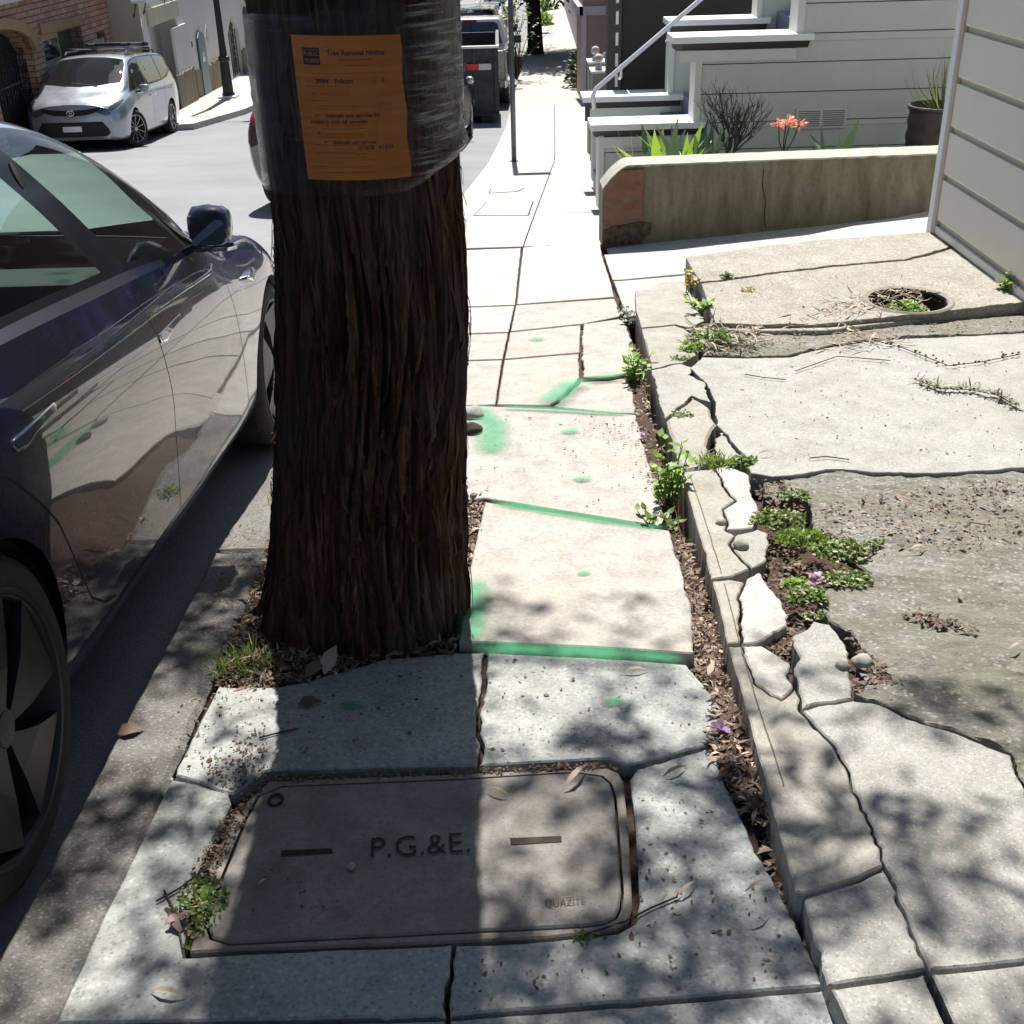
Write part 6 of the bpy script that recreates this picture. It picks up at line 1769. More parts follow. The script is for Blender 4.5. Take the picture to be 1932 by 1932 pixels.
# ---------------------------------------------------------------- left side of the street
def fc(X, pts): return [(lambda p: (p.y, p.z))(atx(u, v, X)) for u, v in pts]
XB, XW = -8.75, -8.05
def wall_with_holes(outer, holes, X, depth, mat, name, parent):
    V, Tt = trifill(outer, holes); mb = MB()
    mb.add([(X, v[0], v[1]) for v in V], Tt)
    for h in holes:
        k = len(h); mb.add([(X, a, b) for a, b in h] + [(X - depth, a, b) for a, b in h], [(i, (i + 1) % k, k + (i + 1) % k, k + i) for i in range(k)])
    return mb.build(name, mat, parent, world=True)
def brickmat():
    m, nt, b = newmat('clinker_brick')
    g = NN(nt, 'ShaderNodeNewGeometry').outputs['Position']
    sp = NN(nt, 'ShaderNodeSeparateXYZ'); nt.links.new(g, sp.inputs[0]); cb_ = NN(nt, 'ShaderNodeCombineXYZ')
    ad = NN(nt, 'ShaderNodeMath', operation='ADD'); nt.links.new(sp.outputs[0], ad.inputs[0]); nt.links.new(sp.outputs[1], ad.inputs[1])
    nt.links.new(ad.outputs[0], cb_.inputs[0]); nt.links.new(sp.outputs[2], cb_.inputs[1])
    nz = tex(nt, 'Noise', 3., g, Detail=3.)
    br = NN(nt, 'ShaderNodeTexBrick'); br.inputs['Scale'].default_value = 1.
    br.inputs['Brick Width'].default_value = .34; br.inputs['Row Height'].default_value = .105; br.inputs['Mortar Size'].default_value = .012
    br.inputs['Mortar Smooth'].default_value = .6; br.inputs['Color1'].default_value = (.36, .20, .14, 1); br.inputs['Color2'].default_value = (.50, .34, .27, 1); br.inputs['Mortar'].default_value = (.17, .085, .06, 1)
    nt.links.new(cb_.outputs[0], br.inputs['Vector'])
    c = mixc(nt, br.outputs['Color'], (.30, .17, .09), ramp(nt, nz.outputs[0], [(.4, (0, 0, 0)), (.7, (.6,) * 3)]))
    nt.links.new(c, b.inputs['Base Color']); b.inputs['Roughness'].default_value = .9
    bp_ = bump(nt, b, br.outputs['Fac'], 1., .02); bp_.invert = True
    return m
M['brick'] = brickmat()
bb = thing('brick_house', 'brown clinker brick house front with arched iron gate and cream garage door, upper left', 'house', (XB, 20, prof(20)))
rE = atx(214, 80, XB).y
zg = lambda y: prof(y) - .1
gate = fc(XB, [(-30, 60), (0, 55), (30, 58), (52, 72), (62, 95)]) + [(atx(62, 95, XB).y, zg(atx(62, 95, XB).y)), (atx(-30, 60, XB).y, zg(atx(-30, 60, XB).y))]
gd = fc(XB, [(77, 68), (152, 50)]); gdp = [gd[0], gd[1], (gd[1][0], zg(gd[1][0])), (gd[0][0], zg(gd[0][0]))]
sw_ = fc(XB, [(182, 62), (197, 58), (203, 88), (187, 92)])
UZ = atx(0, 7, XB).z
outer = [(10, zg(10) - 2), (rE, zg(rE) - .5), (rE, UZ), (10, UZ)]
wall_with_holes(outer, [gate, gdp, sw_], XB, .35, M['brick'], 'wall', bb)
MB().box((XB - 6, 10, UZ + .002), (XB + .15, rE, 5)).build('upper_storey', M['cream_w'], bb, world=True)
MB().box((XB - 6, 9.9, -3), (XB - .36, rE - .002, UZ - .01)).build('recess_backing', M['recess'], bb, world=True)
# arch surround and lintel
ap = fc(XB, [(-30, 40), (0, 34), (34, 38), (58, 56), (70, 80), (62, 95), (52, 72), (30, 58), (0, 55), (-30, 60)])
M['tan_stone'] = paintmat2('tan_brick_arch', (.38, .25, .14), .9, .25, 9.)
mb = MB(); mb.prism(ap, XB - .1, XB + .07, 'yz'); 
mb.build('arch', M['tan_stone'], bb, world=True)
lp = fc(XB, [(71, 45), (152, 28), (152, 46), (76, 66)])
mb = MB(); mb.prism(lp, XB - .02, XB + .045, 'yz'); mb.build('lintel', M['tan_stone'], bb, world=True)
# garage door
gy0, gy1 = gdp[0][0], gdp[1][0]; gzt0, gzt1 = gdp[0][1], gdp[1][1]
gs = gy0 + (gy1 - gy0) * .0; ge = gy0 + (gy1 - gy0) * .70
zt = gzt0 + .0
mb = MB(); mb.box((XB - .30, gs, zg(gy1)), (XB - .26, ge, min(gzt0, gzt1) + .02)); gdo = mb.build('garage_door', M['cream_door'], bb, world=True)
mb = MB(); mb.box((XB - .30, ge, zg(gy1)), (XB - .24, gy1, min(gzt0, gzt1) + .02)); mb.build('side_panel', M['olive'], bb, world=True)
zt = min(gzt0, gzt1)
for a, b in ((.06, .28), (.33, .94)):
    m_ = MB(); m_.box((XB - .258, gs + (ge - gs) * a, zt - .48), (XB - .252, gs + (ge - gs) * b, zt - .12)); o = m_.build('door_window', M['pane'], gdo); o.location = -Vector(bb.location)
for a, b in ((.06, .28), (.33, .94)):
    m_ = MB()
    y0_, y1_ = gs + (ge - gs) * a, gs + (ge - gs) * b
    for (p, q) in (((y0_, zt - .62), (y1_, zt - .64)), ((y0_, zt - 1.4), (y1_, zt - 1.42)), ((y0_, zt - 1.4), (y0_ + .02, zt - .62)), ((y1_ - .02, zt - 1.4), (y1_, zt - .62))):
        m_.box((XB - .259, min(p[0], q[0]), min(p[1], q[1])), (XB - .251, max(p[0], q[0]), max(p[1], q[1])))
    o = m_.build('door_moulding', M['jtrim'], gdo); o.location = -Vector(bb.location)
# iron gate
ig = MB()
ya, yb = gate[0][0], gate[4][0]; zb_ = zg(yb) + .1; ztg = gate[4][1] - .15
n = 15
for k in range(n + 1):
    y = ya + (yb - ya) * k / n; x = XB - .18
    zt_ = ztg + (.55 * math.sin(math.pi * min(1, max(0, (k / n)))) * .6)
    ig.tube([(x, y, zb_), (x, y, zt_)], .012, 5)
ig.tube([(XB - .18, ya, ztg - .35), (XB - .18, yb, ztg - .35)], .022, 6); ig.tube([(XB - .18, ya, zb_ + .5), (XB - .18, yb, zb_ + .5)], .018, 6)
for k in range(6):
    cy = ya + (yb - ya) * (k + .5) / 6
    for cz, r in ((ztg - .16, .13), (ztg + .12, .11), (ztg - .55, .10)):
        ig.tube([(XB - .16, cy + r * (1 - .07 * t) * math.cos(t * .75), cz + r * (1 - .07 * t) * math.sin(t * .75)) for t in range(12)], .011, 4)
ig.build('iron_gate', M['iron'], bb, world=True, smooth=True)
o = MB().box((XB - .165, yb - .35, zb_ + .95), (XB - .14, yb - .22, zb_ + 1.12)).build('gate_lock', M['chrome'], bb, world=True)
# small barred window
y0_, z1_ = sw_[0]; y1_, z0_ = sw_[2]
o = MB().box((XB - .25, y0_ - .1, z0_ - .1), (XB - .2, y1_ + .1, z1_ + .1)).build('window', M['pane'], bb, world=True)
m_ = MB()
for k in range(5):
    y = y0_ + (y1_ - y0_) * (k + .5) / 5; m_.tube([(XB - .05, y, z0_), (XB - .05, y, z1_ - .15)], .012, 5)
g_ = m_.build('window_bars', M['trim_white'], o); g_.location = -Vector(bb.location)

# white and pale-blue house
wh = thing('white_house', 'white and pale blue stucco house with teal door and brown stone base, behind the minivan', 'house', (XW, rE + .05, prof(25)))
ys0 = rE + .012
MBx = MB()
gar = fc(XW, [(279, 48), (331, 36)]); yg0, yg1 = gar[0][0], gar[1][0]; zgt = (gar[0][1] + gar[1][1]) / 2
garp = [(yg0, zgt), (yg1, zgt), (yg1, prof(yg1) - .1), (yg0, prof(yg0) - .1)]
pY0, pY1 = atx(345, 178, XW).y, atx(372, 178, XW).y
dY0, dY1 = atx(400, 55, XW).y, atx(468, 35, XW).y
tdt = atx(400, 48, XW).z
td = [(dY0 - 1.25, tdt), (dY0 + 1.2, tdt), (dY0 + 1.2, prof(dY0) - .1), (dY0 - 1.25, prof(dY0) - .1)]
porch = [(pY1 + .05, tdt + .1), (pY1 + 2.1, tdt + .1), (pY1 + 2.1, prof(pY1) - .12), (pY1 + .05, prof(pY1) - .12)]
ga = fc(XW, [(428, 50), (434, 26), (444, 38)]); gaY0 = ga[0][0]; gaY1 = atx(446, 60, XW).y; gz = ga[1][1]
archp = [(gaY0, prof(gaY0) + .02), (gaY1 + .3, prof(gaY0) + .02), (gaY1 + .3, gz - .5), ((gaY0 + gaY1 + .3) / 2, gz), (gaY0, gz - .5)]
WE = gaY1 + 4.5
outer = [(ys0, prof(ys0) - 1.), (WE, prof(WE) - .6), (WE, 3.5), (ys0, 3.5)]
wall_with_holes(outer, [garp, archp], XW, .8, M['cream_w'], 'wall', wh)
MB().box((XW - 5, ys0 + .001, -4), (XW - .82, WE, 3.5)).build('inner_wall', M['blue_w'], wh, world=True)
MB().box((XW - 5, ys0 - .006, -4), (XW - .004, ys0, 3.5)).build('side_wall', M['jtrim'], wh, world=True)
mb = MB(); mb.box((XW - .5, yg0 + .01, prof(yg0) - .2), (XW - .45, yg1 + .02, zgt + .02)); mb.build('garage_door', M['cream_w'], wh, world=True)
mb = MB(); mb.box((XW + .002, yg0 - .05, zgt + .002), (XW + .05, yg1 + .25, zgt + .38)); mb.build('garage_lintel', M['groove'], wh, world=True)
# pier, stone base
mb = MB(); mb.box((XW + .002, atx(345, 178, XW).y - .3, prof(pY0) - .1), (XW + .07, atx(365, 178, XW).y, tdt + .35)); mb.build('pier', M['cream_w'], wh, world=True)
mb = MB()
for (a, b, hh) in ((pY0 - .65, atx(366, 178, XW).y, .78), (pY1 + 2.08, pY1 + 3.2, .72), (gaY1 + .32, gaY1 + 2.0, .68)):
    mb = MB()
    n = 14; top_ = [(a + (b - a) * i / n, prof(a) + hh + .07 * noise.noise(Vector((i * .9, a, 0)))) for i in range(n + 1)]
    mb.prism(top_ + [(b, prof(b) - .3), (a, prof(a) - .3)], XW + .072 if a < pY1 else XW + .003, XW + (.11 if a < pY1 else .05), 'yz'); mb.build('stone_base', M['stone_base'], wh, world=True)
mb = MB()
mb.prism([(pY1 + .06, prof(pY1) - .3), (pY1 + 2.07, prof(pY1 + 2) - .3), (pY1 + 2.07, prof(pY1) + .62), (pY1 + 1.2, prof(pY1) + .55), (pY1 + .06, prof(pY1) + .7)], XW + .003, XW + .035, 'yz')
mb.build('stone_base', M['stone_base'], wh, world=True)
tY = pY1 + .12
tY = atx(366, 60, XW).y + .05; tW = atx(375, 60, XW).y - atx(366, 60, XW).y + .25
mb = MB(); mb.prism([(tY, prof(tY)), (tY + tW, prof(tY)), (tY + tW, tdt - .12), (tY + tW * .7, tdt), (tY + tW * .3, tdt), (tY, tdt - .12)], XW + .036, XW + .06, 'yz')
tdor = mb.build('teal_door', M['teal'], wh, world=True)
o = MB().box((XW + .061, tY + tW * .3, tdt - .75), (XW + .066, tY + tW * .7, tdt - .5)).build('door_window', M['pane'], tdor); o.location = -Vector(wh.location)
dw = atx(390, 67, XW)
def diamond(r, x0, x1): return MB().prism([(dw.y - r * 1.1, dw.z), (dw.y, dw.z + r), (dw.y + r * 1.1, dw.z), (dw.y, dw.z - r)], x0, x1, 'yz')
diamond(.30, XW + .003, XW + .03).build('window_frame', M['cream_w'], wh, world=True); diamond(.19, XW + .031, XW + .036).build('diamond_window', M['pane'], wh, world=True)
# arched iron gate
mb = MB(); mb.box((XW - .5, gaY0, prof(gaY0)), (XW - .45, gaY1 + .3, gz)); mb.build('gate_backing', M['stone_base'], wh, world=True)
mb = MB(); rnd = random.Random(2); wy = gaY1 + .3 - gaY0
for k in range(6):
    y = gaY0 + wy * k / 5; mb.tube([(XW - .12, y, prof(gaY0)), (XW - .12, y, gz - .5 + .5 * (1 - abs(2 * k / 5 - 1)))], .014, 4)
for k in range(12):
    z = prof(gaY0) + .1 + k * .17; y = gaY0 + wy * (.25 + .5 * (k % 2))
    mb.tube([(XW - .11, y + .14 * math.cos(t), z + .16 * math.sin(t) + .08) for t in [i * .7 for i in range(9)]], .011, 4)
mb.build('arched_gate', M['iron'], wh, world=True)
# balcony brackets and upper window
mb = MB()
for u, v in ((253, 31), (272, 25), (309, 18), (323, 13)):
    p = atx(u, v, XW + .03); mb.tube([p, p + Vector((.02, .35, .36)), p + Vector((.05, .42, .50))], .012, 5)
    mb.tube([p + Vector((0, .05 * math.cos(t), .05 * math.sin(t))) for t in (0, 1, 2, 3, 4)], .010, 4)
mb.build('iron_bracket', M['iron'], wh, world=True)
p = atx(262, 0, XW); mb = MB(); mb.box((XW + .01, p.y - .7, p.z - .02), (XW + .35, p.y + 1.0, p.z + .05)); mb.build('balcony_floor', M['cap_white'], wh, world=True)
p = atx(269, 93, XW + .02); mb = MB(); mb.lathe([(.0, .16), (.05, .13), (.075, .02), (.06, -.10), (0, -.12)], 12, 'z', (p.x + .09, p.y, p.z)); mb.box((p.x, p.y - .05, p.z - .05), (p.x + .03, p.y + .05, p.z + .12))
mb.build('wall_lamp', M['iron'], wh, world=True, smooth=False)
p = atx(392, 92, XW + .15); MB().box((XW + .145, pY1 - .45, atx(347, 92, XW).z), (XW + .16, pY1 - .36, atx(347, 80, XW).z)).build('mail_slot', M['iron'], wh, world=True)
# continuing houses on the left
for i, (y0, y1, mt, lb) in enumerate(((WE + .3, 54, 'blue_w', 'pale blue house far down the left side of the street'), (54.3, 68, 'pink', 'pinkish house farther down the left side'))):
    t = thing('distant_house', lb, 'house', (-7.6 + i, y0, prof(y0)))
    MB().box((-14, y0, prof(y1) - 1), (-7.6 + i, y1, 4)).build('wall', M[mt], t, world=True)
    mb = MB(); mb.box((-14.2, y0 - .2, 4.002), (-7.3 + i, y1, 4.3)); mb.build('roof', M['mould_dark'], t, world=True)
    mb = MB(); mb.box((-7.598 + i, y0 + 2, prof(y0) - .3), (-7.55 + i, y0 + 4.4, prof(y0) + 1.9)); mb.build('garage_door', M['cream_door'], t, world=True)

# ---------------------------------------------------------------- street lamp post (left)
lb_ = at(432, 184, sSW)
lamp = thing('lamp_post', 'dark tapered street lamp post on a pale square foot, across the street', 'street lamp', lb_)
mb = MB(); mb.lathe([(.17, 0), (.17, .10), (.14, .14), (.12, .9), (.15, .93), (.15, 1.02), (.10, 1.05), (.085, 1.4), (.05, 6.2), (.045, 6.4)], 20, 'z'); mb.build('pole', M['iron'], lamp, smooth=False)
mb = MB(); mb.box((-.24, -.24, -.03), (.24, .24, .06)); mb.build('foot', M['cap_white'], lamp, bevel=.01)
mb = MB(); mb.tube([(0, 0, 6.35), (.3, 0, 6.55), (1.2, 0, 6.6)], .035, 8); mb.build('arm', M['iron'], lamp, smooth=True)
mb = MB(); mb.lathe([(.001, .10), (.12, .08), (.18, 0), (.12, -.05), (.001, -.07)], 16, 'z', (1.35, 0, 6.58)); mb.build('lamp_head', M['frieze'], lamp, smooth=True)

# ---------------------------------------------------------------- sign pole
pb = at(970, 305, sSW)
sp_ = thing('sign_pole', 'grey street sign pole standing on the pale pavement just past the tree trunk', 'sign pole', pb)
M['galv'] = simple('galvanised_steel', (.12, .14, .15), .5, .6, var=.2)
mb = MB(); mb.tube([(0, 0, -.05), (0, 0, 3.05)], .034, 14); mb.build('pole', M['galv'], sp_, smooth=True)
mb = MB(); mb.box((-.02, -.048, 2.52), (.42, -.036, 3.0)); mb.build('sign_plate', M['galv'], sp_, bevel=.004)
mb = MB(); mb.lathe([(.055, 0), (.055, .012), (.036, .02)], 16, 'z'); mb.build('base_ring', M['galv'], sp_)

# ---------------------------------------------------------------- distant street tree
tb_ = at(1009, 102, sSW)
t2 = thing('street_tree', 'dark distant street tree on the shaded pavement beyond the dumpster', 'tree', tb_)
mb = MB(); rnd = random.Random(21)
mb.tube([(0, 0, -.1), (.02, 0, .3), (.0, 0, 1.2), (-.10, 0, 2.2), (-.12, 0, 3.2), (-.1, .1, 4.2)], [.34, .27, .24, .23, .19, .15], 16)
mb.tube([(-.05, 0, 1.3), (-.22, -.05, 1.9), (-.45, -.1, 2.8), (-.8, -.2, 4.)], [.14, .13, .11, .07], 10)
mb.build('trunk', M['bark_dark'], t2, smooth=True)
mb = MB(); bt = []
for i in range(26):
    p = Vector((-.1, 0, rnd.uniform(2.6, 4.4))); az = rnd.uniform(0, 6.28); d = Vector((math.cos(az), math.sin(az), rnd.uniform(.2, .9))).normalized(); pts = [p]
    for k in range(6):
        d = (d + Vector((rnd.gauss(0, .3), rnd.gauss(0, .3), rnd.gauss(0, .2)))).normalized(); pts.append(pts[-1] + d * .48); bt.append(pts[-1])
    mb.tube(pts, [.05, .045, .035, .028, .02, .014, .008], 5)
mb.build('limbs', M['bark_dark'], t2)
mb = MB()
for i in range(950):
    c = rnd.choice(bt) + Vector((rnd.gauss(.5, .9), rnd.gauss(.2, 1.1), rnd.gauss(0, .5)))
    leaf_cluster(mb, c, .45, 22, .24, .11, rnd)
mb.build('crown', M['leaf'], t2)
def bush(name, label, cat, c, r, mat, n=260, L=.12, W=.05, seed=1, parts=True, zs=1.):
    t = thing(name, label, cat, c); rnd = random.Random(seed); mb = MB()
    for _ in range(n):
        d = Vector((rnd.gauss(0, 1), rnd.gauss(0, 1), abs(rnd.gauss(0, 1)) * zs)).normalized()
        leafblade(mb, Vector(c) + d * r * rnd.uniform(.2, .9) * Vector((1, 1, zs)).length / 1.73, d, L, W, .3)
    mb.build('foliage', mat, t, world=True)
    mb = MB(); mb.tube([tuple(c), (c[0], c[1], c[2] + r * .5)], .015, 5); mb.build('stem', M['twig'], t, world=True)
bush('shrub', 'bright green clump at the right of the distant tree trunk', 'shrub', at(1022, 62) + Vector((0, 0, .3)), .5, M['weed_bright'], seed=3, L=.2, W=.1)
bush('shrub', 'small green shrub beside the distant pavement near the top of the picture', 'shrub', at(1022, 28) + Vector((0, 0, .2)), .8, M['weed'], seed=4, L=.25, W=.12)
for i, (y, h) in enumerate(((32.5, 1.0), (34, 1.1), (36.2, 1.0))):
    bush('hedge_plant', ['dark hedge plant at the near end of the shaded frontage', 'middle dark hedge plant along the shaded frontage', 'farther dark hedge plant along the shaded frontage'][i], 'hedge', (frx(y) + .25, y, prof(y)), h * .5, M['shrub'], seed=10 + i, n=420, L=.22, W=.1, zs=1.6)
# tangled stems by the kerb beyond the truck
bs_ = thing('bare_shrub', 'thin bare-stemmed shrub between the parked cars and the distant tree', 'shrub', at(975, 150))
mb = MB(); rnd = random.Random(31); b0 = at(975, 150)
for i in range(16):
    p = b0.copy(); d = Vector((rnd.gauss(0, .25), rnd.gauss(0, .2), 1)).normalized(); pts = [p]
    for k in range(6): d = (d + Vector((rnd.gauss(0, .18), rnd.gauss(0, .15), .1))).normalized(); pts.append(pts[-1] + d * .3)
    mb.tube(pts, [.02, .018, .015, .012, .01, .007, .004], 4)
mb.build('stems', M['twig'], bs_, world=True)
mb = MB()
for _ in range(160):
    p = b0 + Vector((rnd.gauss(0, .3), rnd.gauss(0, .3), rnd.uniform(.6, 2))); leafblade(mb, p, (rnd.gauss(0, 1), rnd.gauss(0, 1), .2), .14, .06)
mb.build('leaves', M['weed'], bs_, world=True)

# ================================================================ PLANTS BEHIND THE LOW WALL
def agave(u, v, y, n, L, W, mats, label, seed, up=.5):
    c = aty(u, v, y) - Vector((0, 0, .09)); L *= 1.65; W *= 1.5; t = thing('agave', label, 'agave', c); rnd = random.Random(seed)
    groups = [MB() for _ in mats]
    for i in range(n):
        az = i * 2.4 + rnd.uniform(-.3, .3); e = rnd.uniform(up * .3, up * 1.4) if i < n * .7 else rnd.uniform(up, 1.35)
        d = Vector((math.cos(az) * math.cos(e), math.sin(az) * math.cos(e), math.sin(e)))
        leafblade(groups[i % len(mats)], c + Vector((0, 0, -.05)), d, L * rnd.uniform(.75, 1.1), W, rnd.uniform(-.35, .05), nrm=(0, 0, 1) if e < 1.2 else (0, -1, 0))
    for g_, mt in zip(groups, mats): g_.build('leaves', mt, t, world=True, smooth=True)
agave(1245, 300, 9.35, 20, .30, .060, [M['agave'], M['agave_lime']], 'spiky green and yellow agave at the left end behind the low wall', 1)
agave(1288, 296, 9.5, 18, .30, .055, [M['agave'], M['agave_lime']], 'second spiky green agave, just right of the yellow-green one', 2, .6)
agave(1322, 292, 9.6, 12, .28, .06, [M['agave']], 'dark green agave at the foot of the tall thin shrub', 3, .7)
agave(1592, 286, 9.5, 9, .26, .06, [M['agave']], 'small dark agave under the wall vent', 4, .7)
# thin pencil-like shrub
sb = thing('thin_shrub', 'tall thin-branched dark green shrub in the planter against the sage siding', 'shrub', aty(1378, 292, 9.7))
mb = MB(); rnd = random.Random(6); base = aty(1378, 310, 9.7)
def branch(mb, p, d, L, r, lvl):
    k = 5; pts = [p]
    for i in range(k):
        d = (d + Vector((rnd.gauss(0, .10), rnd.gauss(0, .08), .05))).normalized(); pts.append(pts[-1] + d * L / k)
    mb.tube(pts, [r * (1 - .5 * i / k) for i in range(k + 1)], 5)
    if lvl < 4:
        for j in range(3 if lvl < 2 else 2):
            q = pts[rnd.randint(2, k)]; dd = (d + Vector((rnd.gauss(0, .55), rnd.gauss(0, .4), rnd.uniform(0, .45)))).normalized()
            branch(mb if lvl else mb, q, dd, L * rnd.uniform(.62, .85), r * .66, lvl + 1)
for a in (-.45, -.25, -.05, .15, .3, .5): branch(mb, base, Vector((a, 0, 1)).normalized(), .25, .012, 0)
mb.build('branches', M['shrub'], sb, world=True)
# orange flower plant
of = thing('flower_plant', 'orange star-shaped flower heads on bare stems in front of the wall vent', 'plant', aty(1478, 292, 9.5))
mb = MB(); b0 = aty(1478, 294, 9.5); heads = [aty(1470, 236, 9.5), aty(1492, 228, 9.5), aty(1508, 236, 9.5), aty(1484, 232, 9.4)]
for h_ in heads: mb.tube([b0, b0.lerp(h_, .5) + Vector((rnd.gauss(0, .01), 0, 0)), h_], .005, 5)
mb.build('stems', M['twig'], of, world=True)
mb = MB()
for h_ in heads:
    for _ in range(26):
        d = Vector((rnd.gauss(0, 1), rnd.gauss(0, .7), rnd.gauss(.1, .5))).normalized(); leafblade(mb, h_ + d * rnd.uniform(0, .03), d, .05, .018, .2)
mb.build('flowers', M['orange_fl'], of, world=True)
# ribbed pot with grassy plant
pc_ = aty(1760, 282, 9.8)
pot = thing('planter_pot', 'dark ribbed metal tub planter standing behind the low wall by the house corner', 'pot', (pc_.x, 9.8, pc_.z - .05))
M['pot'] = simple('dark_ribbed_metal', (.065, .052, .045), .5, .3, var=.3, scale=10)
ph2 = aty(1760, 205, 9.8).z - pc_.z + .05; pr_ = abs(aty(1704, 240, 9.8).x - aty(1812, 240, 9.8).x) / 2
mb = MB(); prf = []
for k in range(33):
    t = k / 32; prf.append((pr_ * (.97 + .02 * math.sin(t * 6 * math.pi)), ph2 * t))
prf += [(pr_ * 1.03, ph2), (pr_ * 1.03, ph2 + .03), (pr_ * .94, ph2 + .03), (pr_ * .93, ph2 - .08)]
mb.lathe(prf, 40, 'z'); mb.build('tub', M['pot'], pot, smooth=True)
mb = MB(); mb.lathe([(pr_ * .93, ph2 - .07), (.001, ph2 - .05)], 40, 'z'); mb.build('potting_soil', M['soil'], pot)
gp_ = thing('potted_grass', 'yellow-green spiky grass plant growing in the ribbed tub', 'plant', (pc_.x + .05, 9.8, pc_.z + ph2 - .1))
mb = MB()
for _ in range(75):
    az = rnd.uniform(0, 6.28); e = rnd.uniform(.35, 1.4); d = Vector((math.cos(az) * math.cos(e), math.sin(az) * math.cos(e), math.sin(e)))
    leafblade(mb, gp_.location, d, rnd.uniform(.3, .55), .012, rnd.uniform(-.3, .0), nrm=(0, 0, 1))
mb.build('blades', leafmat('olive_blades', (.20, .21, .07), .3), gp_, world=True)

# ================================================================ WEEDS
def weed(u, v, surf, r, n, L, W, mat, label, seed, hgt=.05, kind='broad', dz=0., ry=.7, name='weed'):
    c = at(u, v, surf, dz); t = thing(name, label, 'weed', c, 'weeds growing in the pavement cracks'); rnd = random.Random(seed); mb = MB()
    for _ in range(n):
        a = rnd.uniform(0, 6.28); rr_ = r * math.sqrt(rnd.random()); x, y = c.x + rr_ * math.cos(a), c.y + rr_ * ry * math.sin(a)
        f = (1 - (rr_ / r) ** 2)
        base = Vector((x, y, c.z + rnd.uniform(0, hgt) * (.3 + .7 * f)))
        if kind == 'broad': d = Vector((rnd.gauss(0, 1), rnd.gauss(0, 1), rnd.uniform(-.1, .8))); nrm = (rnd.gauss(0, .4), rnd.gauss(0, .4) - .3, 1)
        else: d = Vector((rnd.gauss(0, .7), rnd.gauss(0, .7), rnd.uniform(.3, 1.3))); nrm = None
        leafblade(mb, base, d, L * rnd.uniform(.6, 1.2), W, rnd.uniform(-.2, .4), nrm=nrm)
    mb.m = [1 if rnd.random() < .12 else 0 for _ in mb.m]
    for i_ in range(0, len(mb.m) - 2, 3): mb.m[i_ + 1] = mb.m[i_ + 2] = mb.m[i_]
    mb.build('leaves', [mat, M['litter_pale']], t, world=True)
    mb = MB()
    for _ in range(max(3, n // 25)):
        a = rnd.uniform(0, 6.28); q = Vector((math.cos(a) * r * .6, math.sin(a) * r * ry * .6, hgt * .8)); mb.tube([c, c + q * .5 + Vector((0, 0, hgt * .3)), c + q], .0015, 4)
    mb.build('stems', M['weed'], t, world=True)
def sprout(u, v, surf, stems, hgt, L, W, mat, label, seed, spread=.05, dz=-.06):
    c = at(u, v, surf, 0) + Vector((0, 0, dz)); t = thing('sprouting_plant', label, 'weed', c, 'weeds growing in the pavement cracks'); rnd = random.Random(seed)
    mb = MB(); ms = MB()
    for i in range(stems):
        tip = c + Vector((rnd.gauss(0, spread), rnd.gauss(0, spread) , hgt * rnd.uniform(.6, 1.1))); mid = c.lerp(tip, .5) + Vector((rnd.gauss(0, .01), rnd.gauss(0, .01), 0))
        ms.tube([c + Vector((rnd.gauss(0, .012), rnd.gauss(0, .02), 0)), mid, tip], [.003, .0025, .0015], 5)
        for k in range(6):
            tt = .35 + .65 * k / 5; p = (mid.lerp(tip, (tt - .5) * 2) if tt > .5 else c.lerp(mid, tt * 2))
            az = k * 2.4 + i; d = Vector((math.cos(az), math.sin(az), rnd.uniform(.0, .7)))
            leafblade(mb, p, d, L * rnd.uniform(.7, 1.2), W, rnd.uniform(-.4, .1), nrm=(0, -.2, 1))
    ms.build('stems', M['weed'], t, world=True); mb.build('leaves', mat, t, world=True, smooth=True)
sprout(1262, 940, sSW, 11, .26, .045, .026, M['weed_bright'], 'tallest bright green sprouting plant in the gap beside the raised kerb', 1, .035)
sprout(1240, 985, sSW, 6, .12, .04, .022, M['weed'], 'low leafy plant at the foot of the tallest sprout', 2, .03)
sprout(1196, 712, sSW, 9, .20, .05, .03, M['weed_bright'], 'bright green plant in the gap beyond the broken triangle', 3, .04)
sprout(1184, 606, sSW, 8, .13, .04, .03, M['shrub'], 'dark ivy-like plant at the far corner of the raised kerb block', 4, .05)
sprout(1301, 552, sT, 6, .12, .03, .03, M['weed_yellow'], 'yellowing weed against the apron edge', 5, .025, dz=0)
sprout(1325, 592, sT, 5, .10, .05, .035, M['weed_bright'], 'small fresh green weed below the yellow one at the apron edge', 6, .03, dz=0)
weed(1335, 648, sT, .13, 330, .05, .010, M['weed'], 'grassy weed clump mixed with dry leaves below the apron corner', 7, .07)
weed(1310, 660, sT, .07, 120, .03, .014, M['weed_bright'], 'short bright weed at the edge of the strip joint', 8, .04)
weed(1570, 612, sT, .10, 150, .03, .012, M['weed'], 'low weed in the joint left of the round hole', 9, .04)
weed(1708, 594, sT, .12, 260, .035, .014, M['weed_bright'], 'green weed in front of the round hole', 10, .08)
weed(1838, 580, sT, .05, 80, .025, .014, M['weed_bright'], 'tiny weed in the joint right of the round hole', 11, .04)
weed(1372, 524, sR6, .035, 70, .025, .012, M['weed'], 'small weed in the apron crack at upper left', 12, .03)
weed(1412, 548, sR6, .04, 50, .02, .010, M['weed_yellow'], 'sparse yellowish weed on the apron', 13, .02)
weed(1925, 545, sR6, .12, 220, .05, .024, M['weed_bright'], 'leafy weed at the foot of the grey-sided house', 14, .12)
weed(1345, 877, sT, .06, 150, .045, .004, M['weed_bright'], 'spidery grass tuft on the raised strip', 15, .03, 'grass')
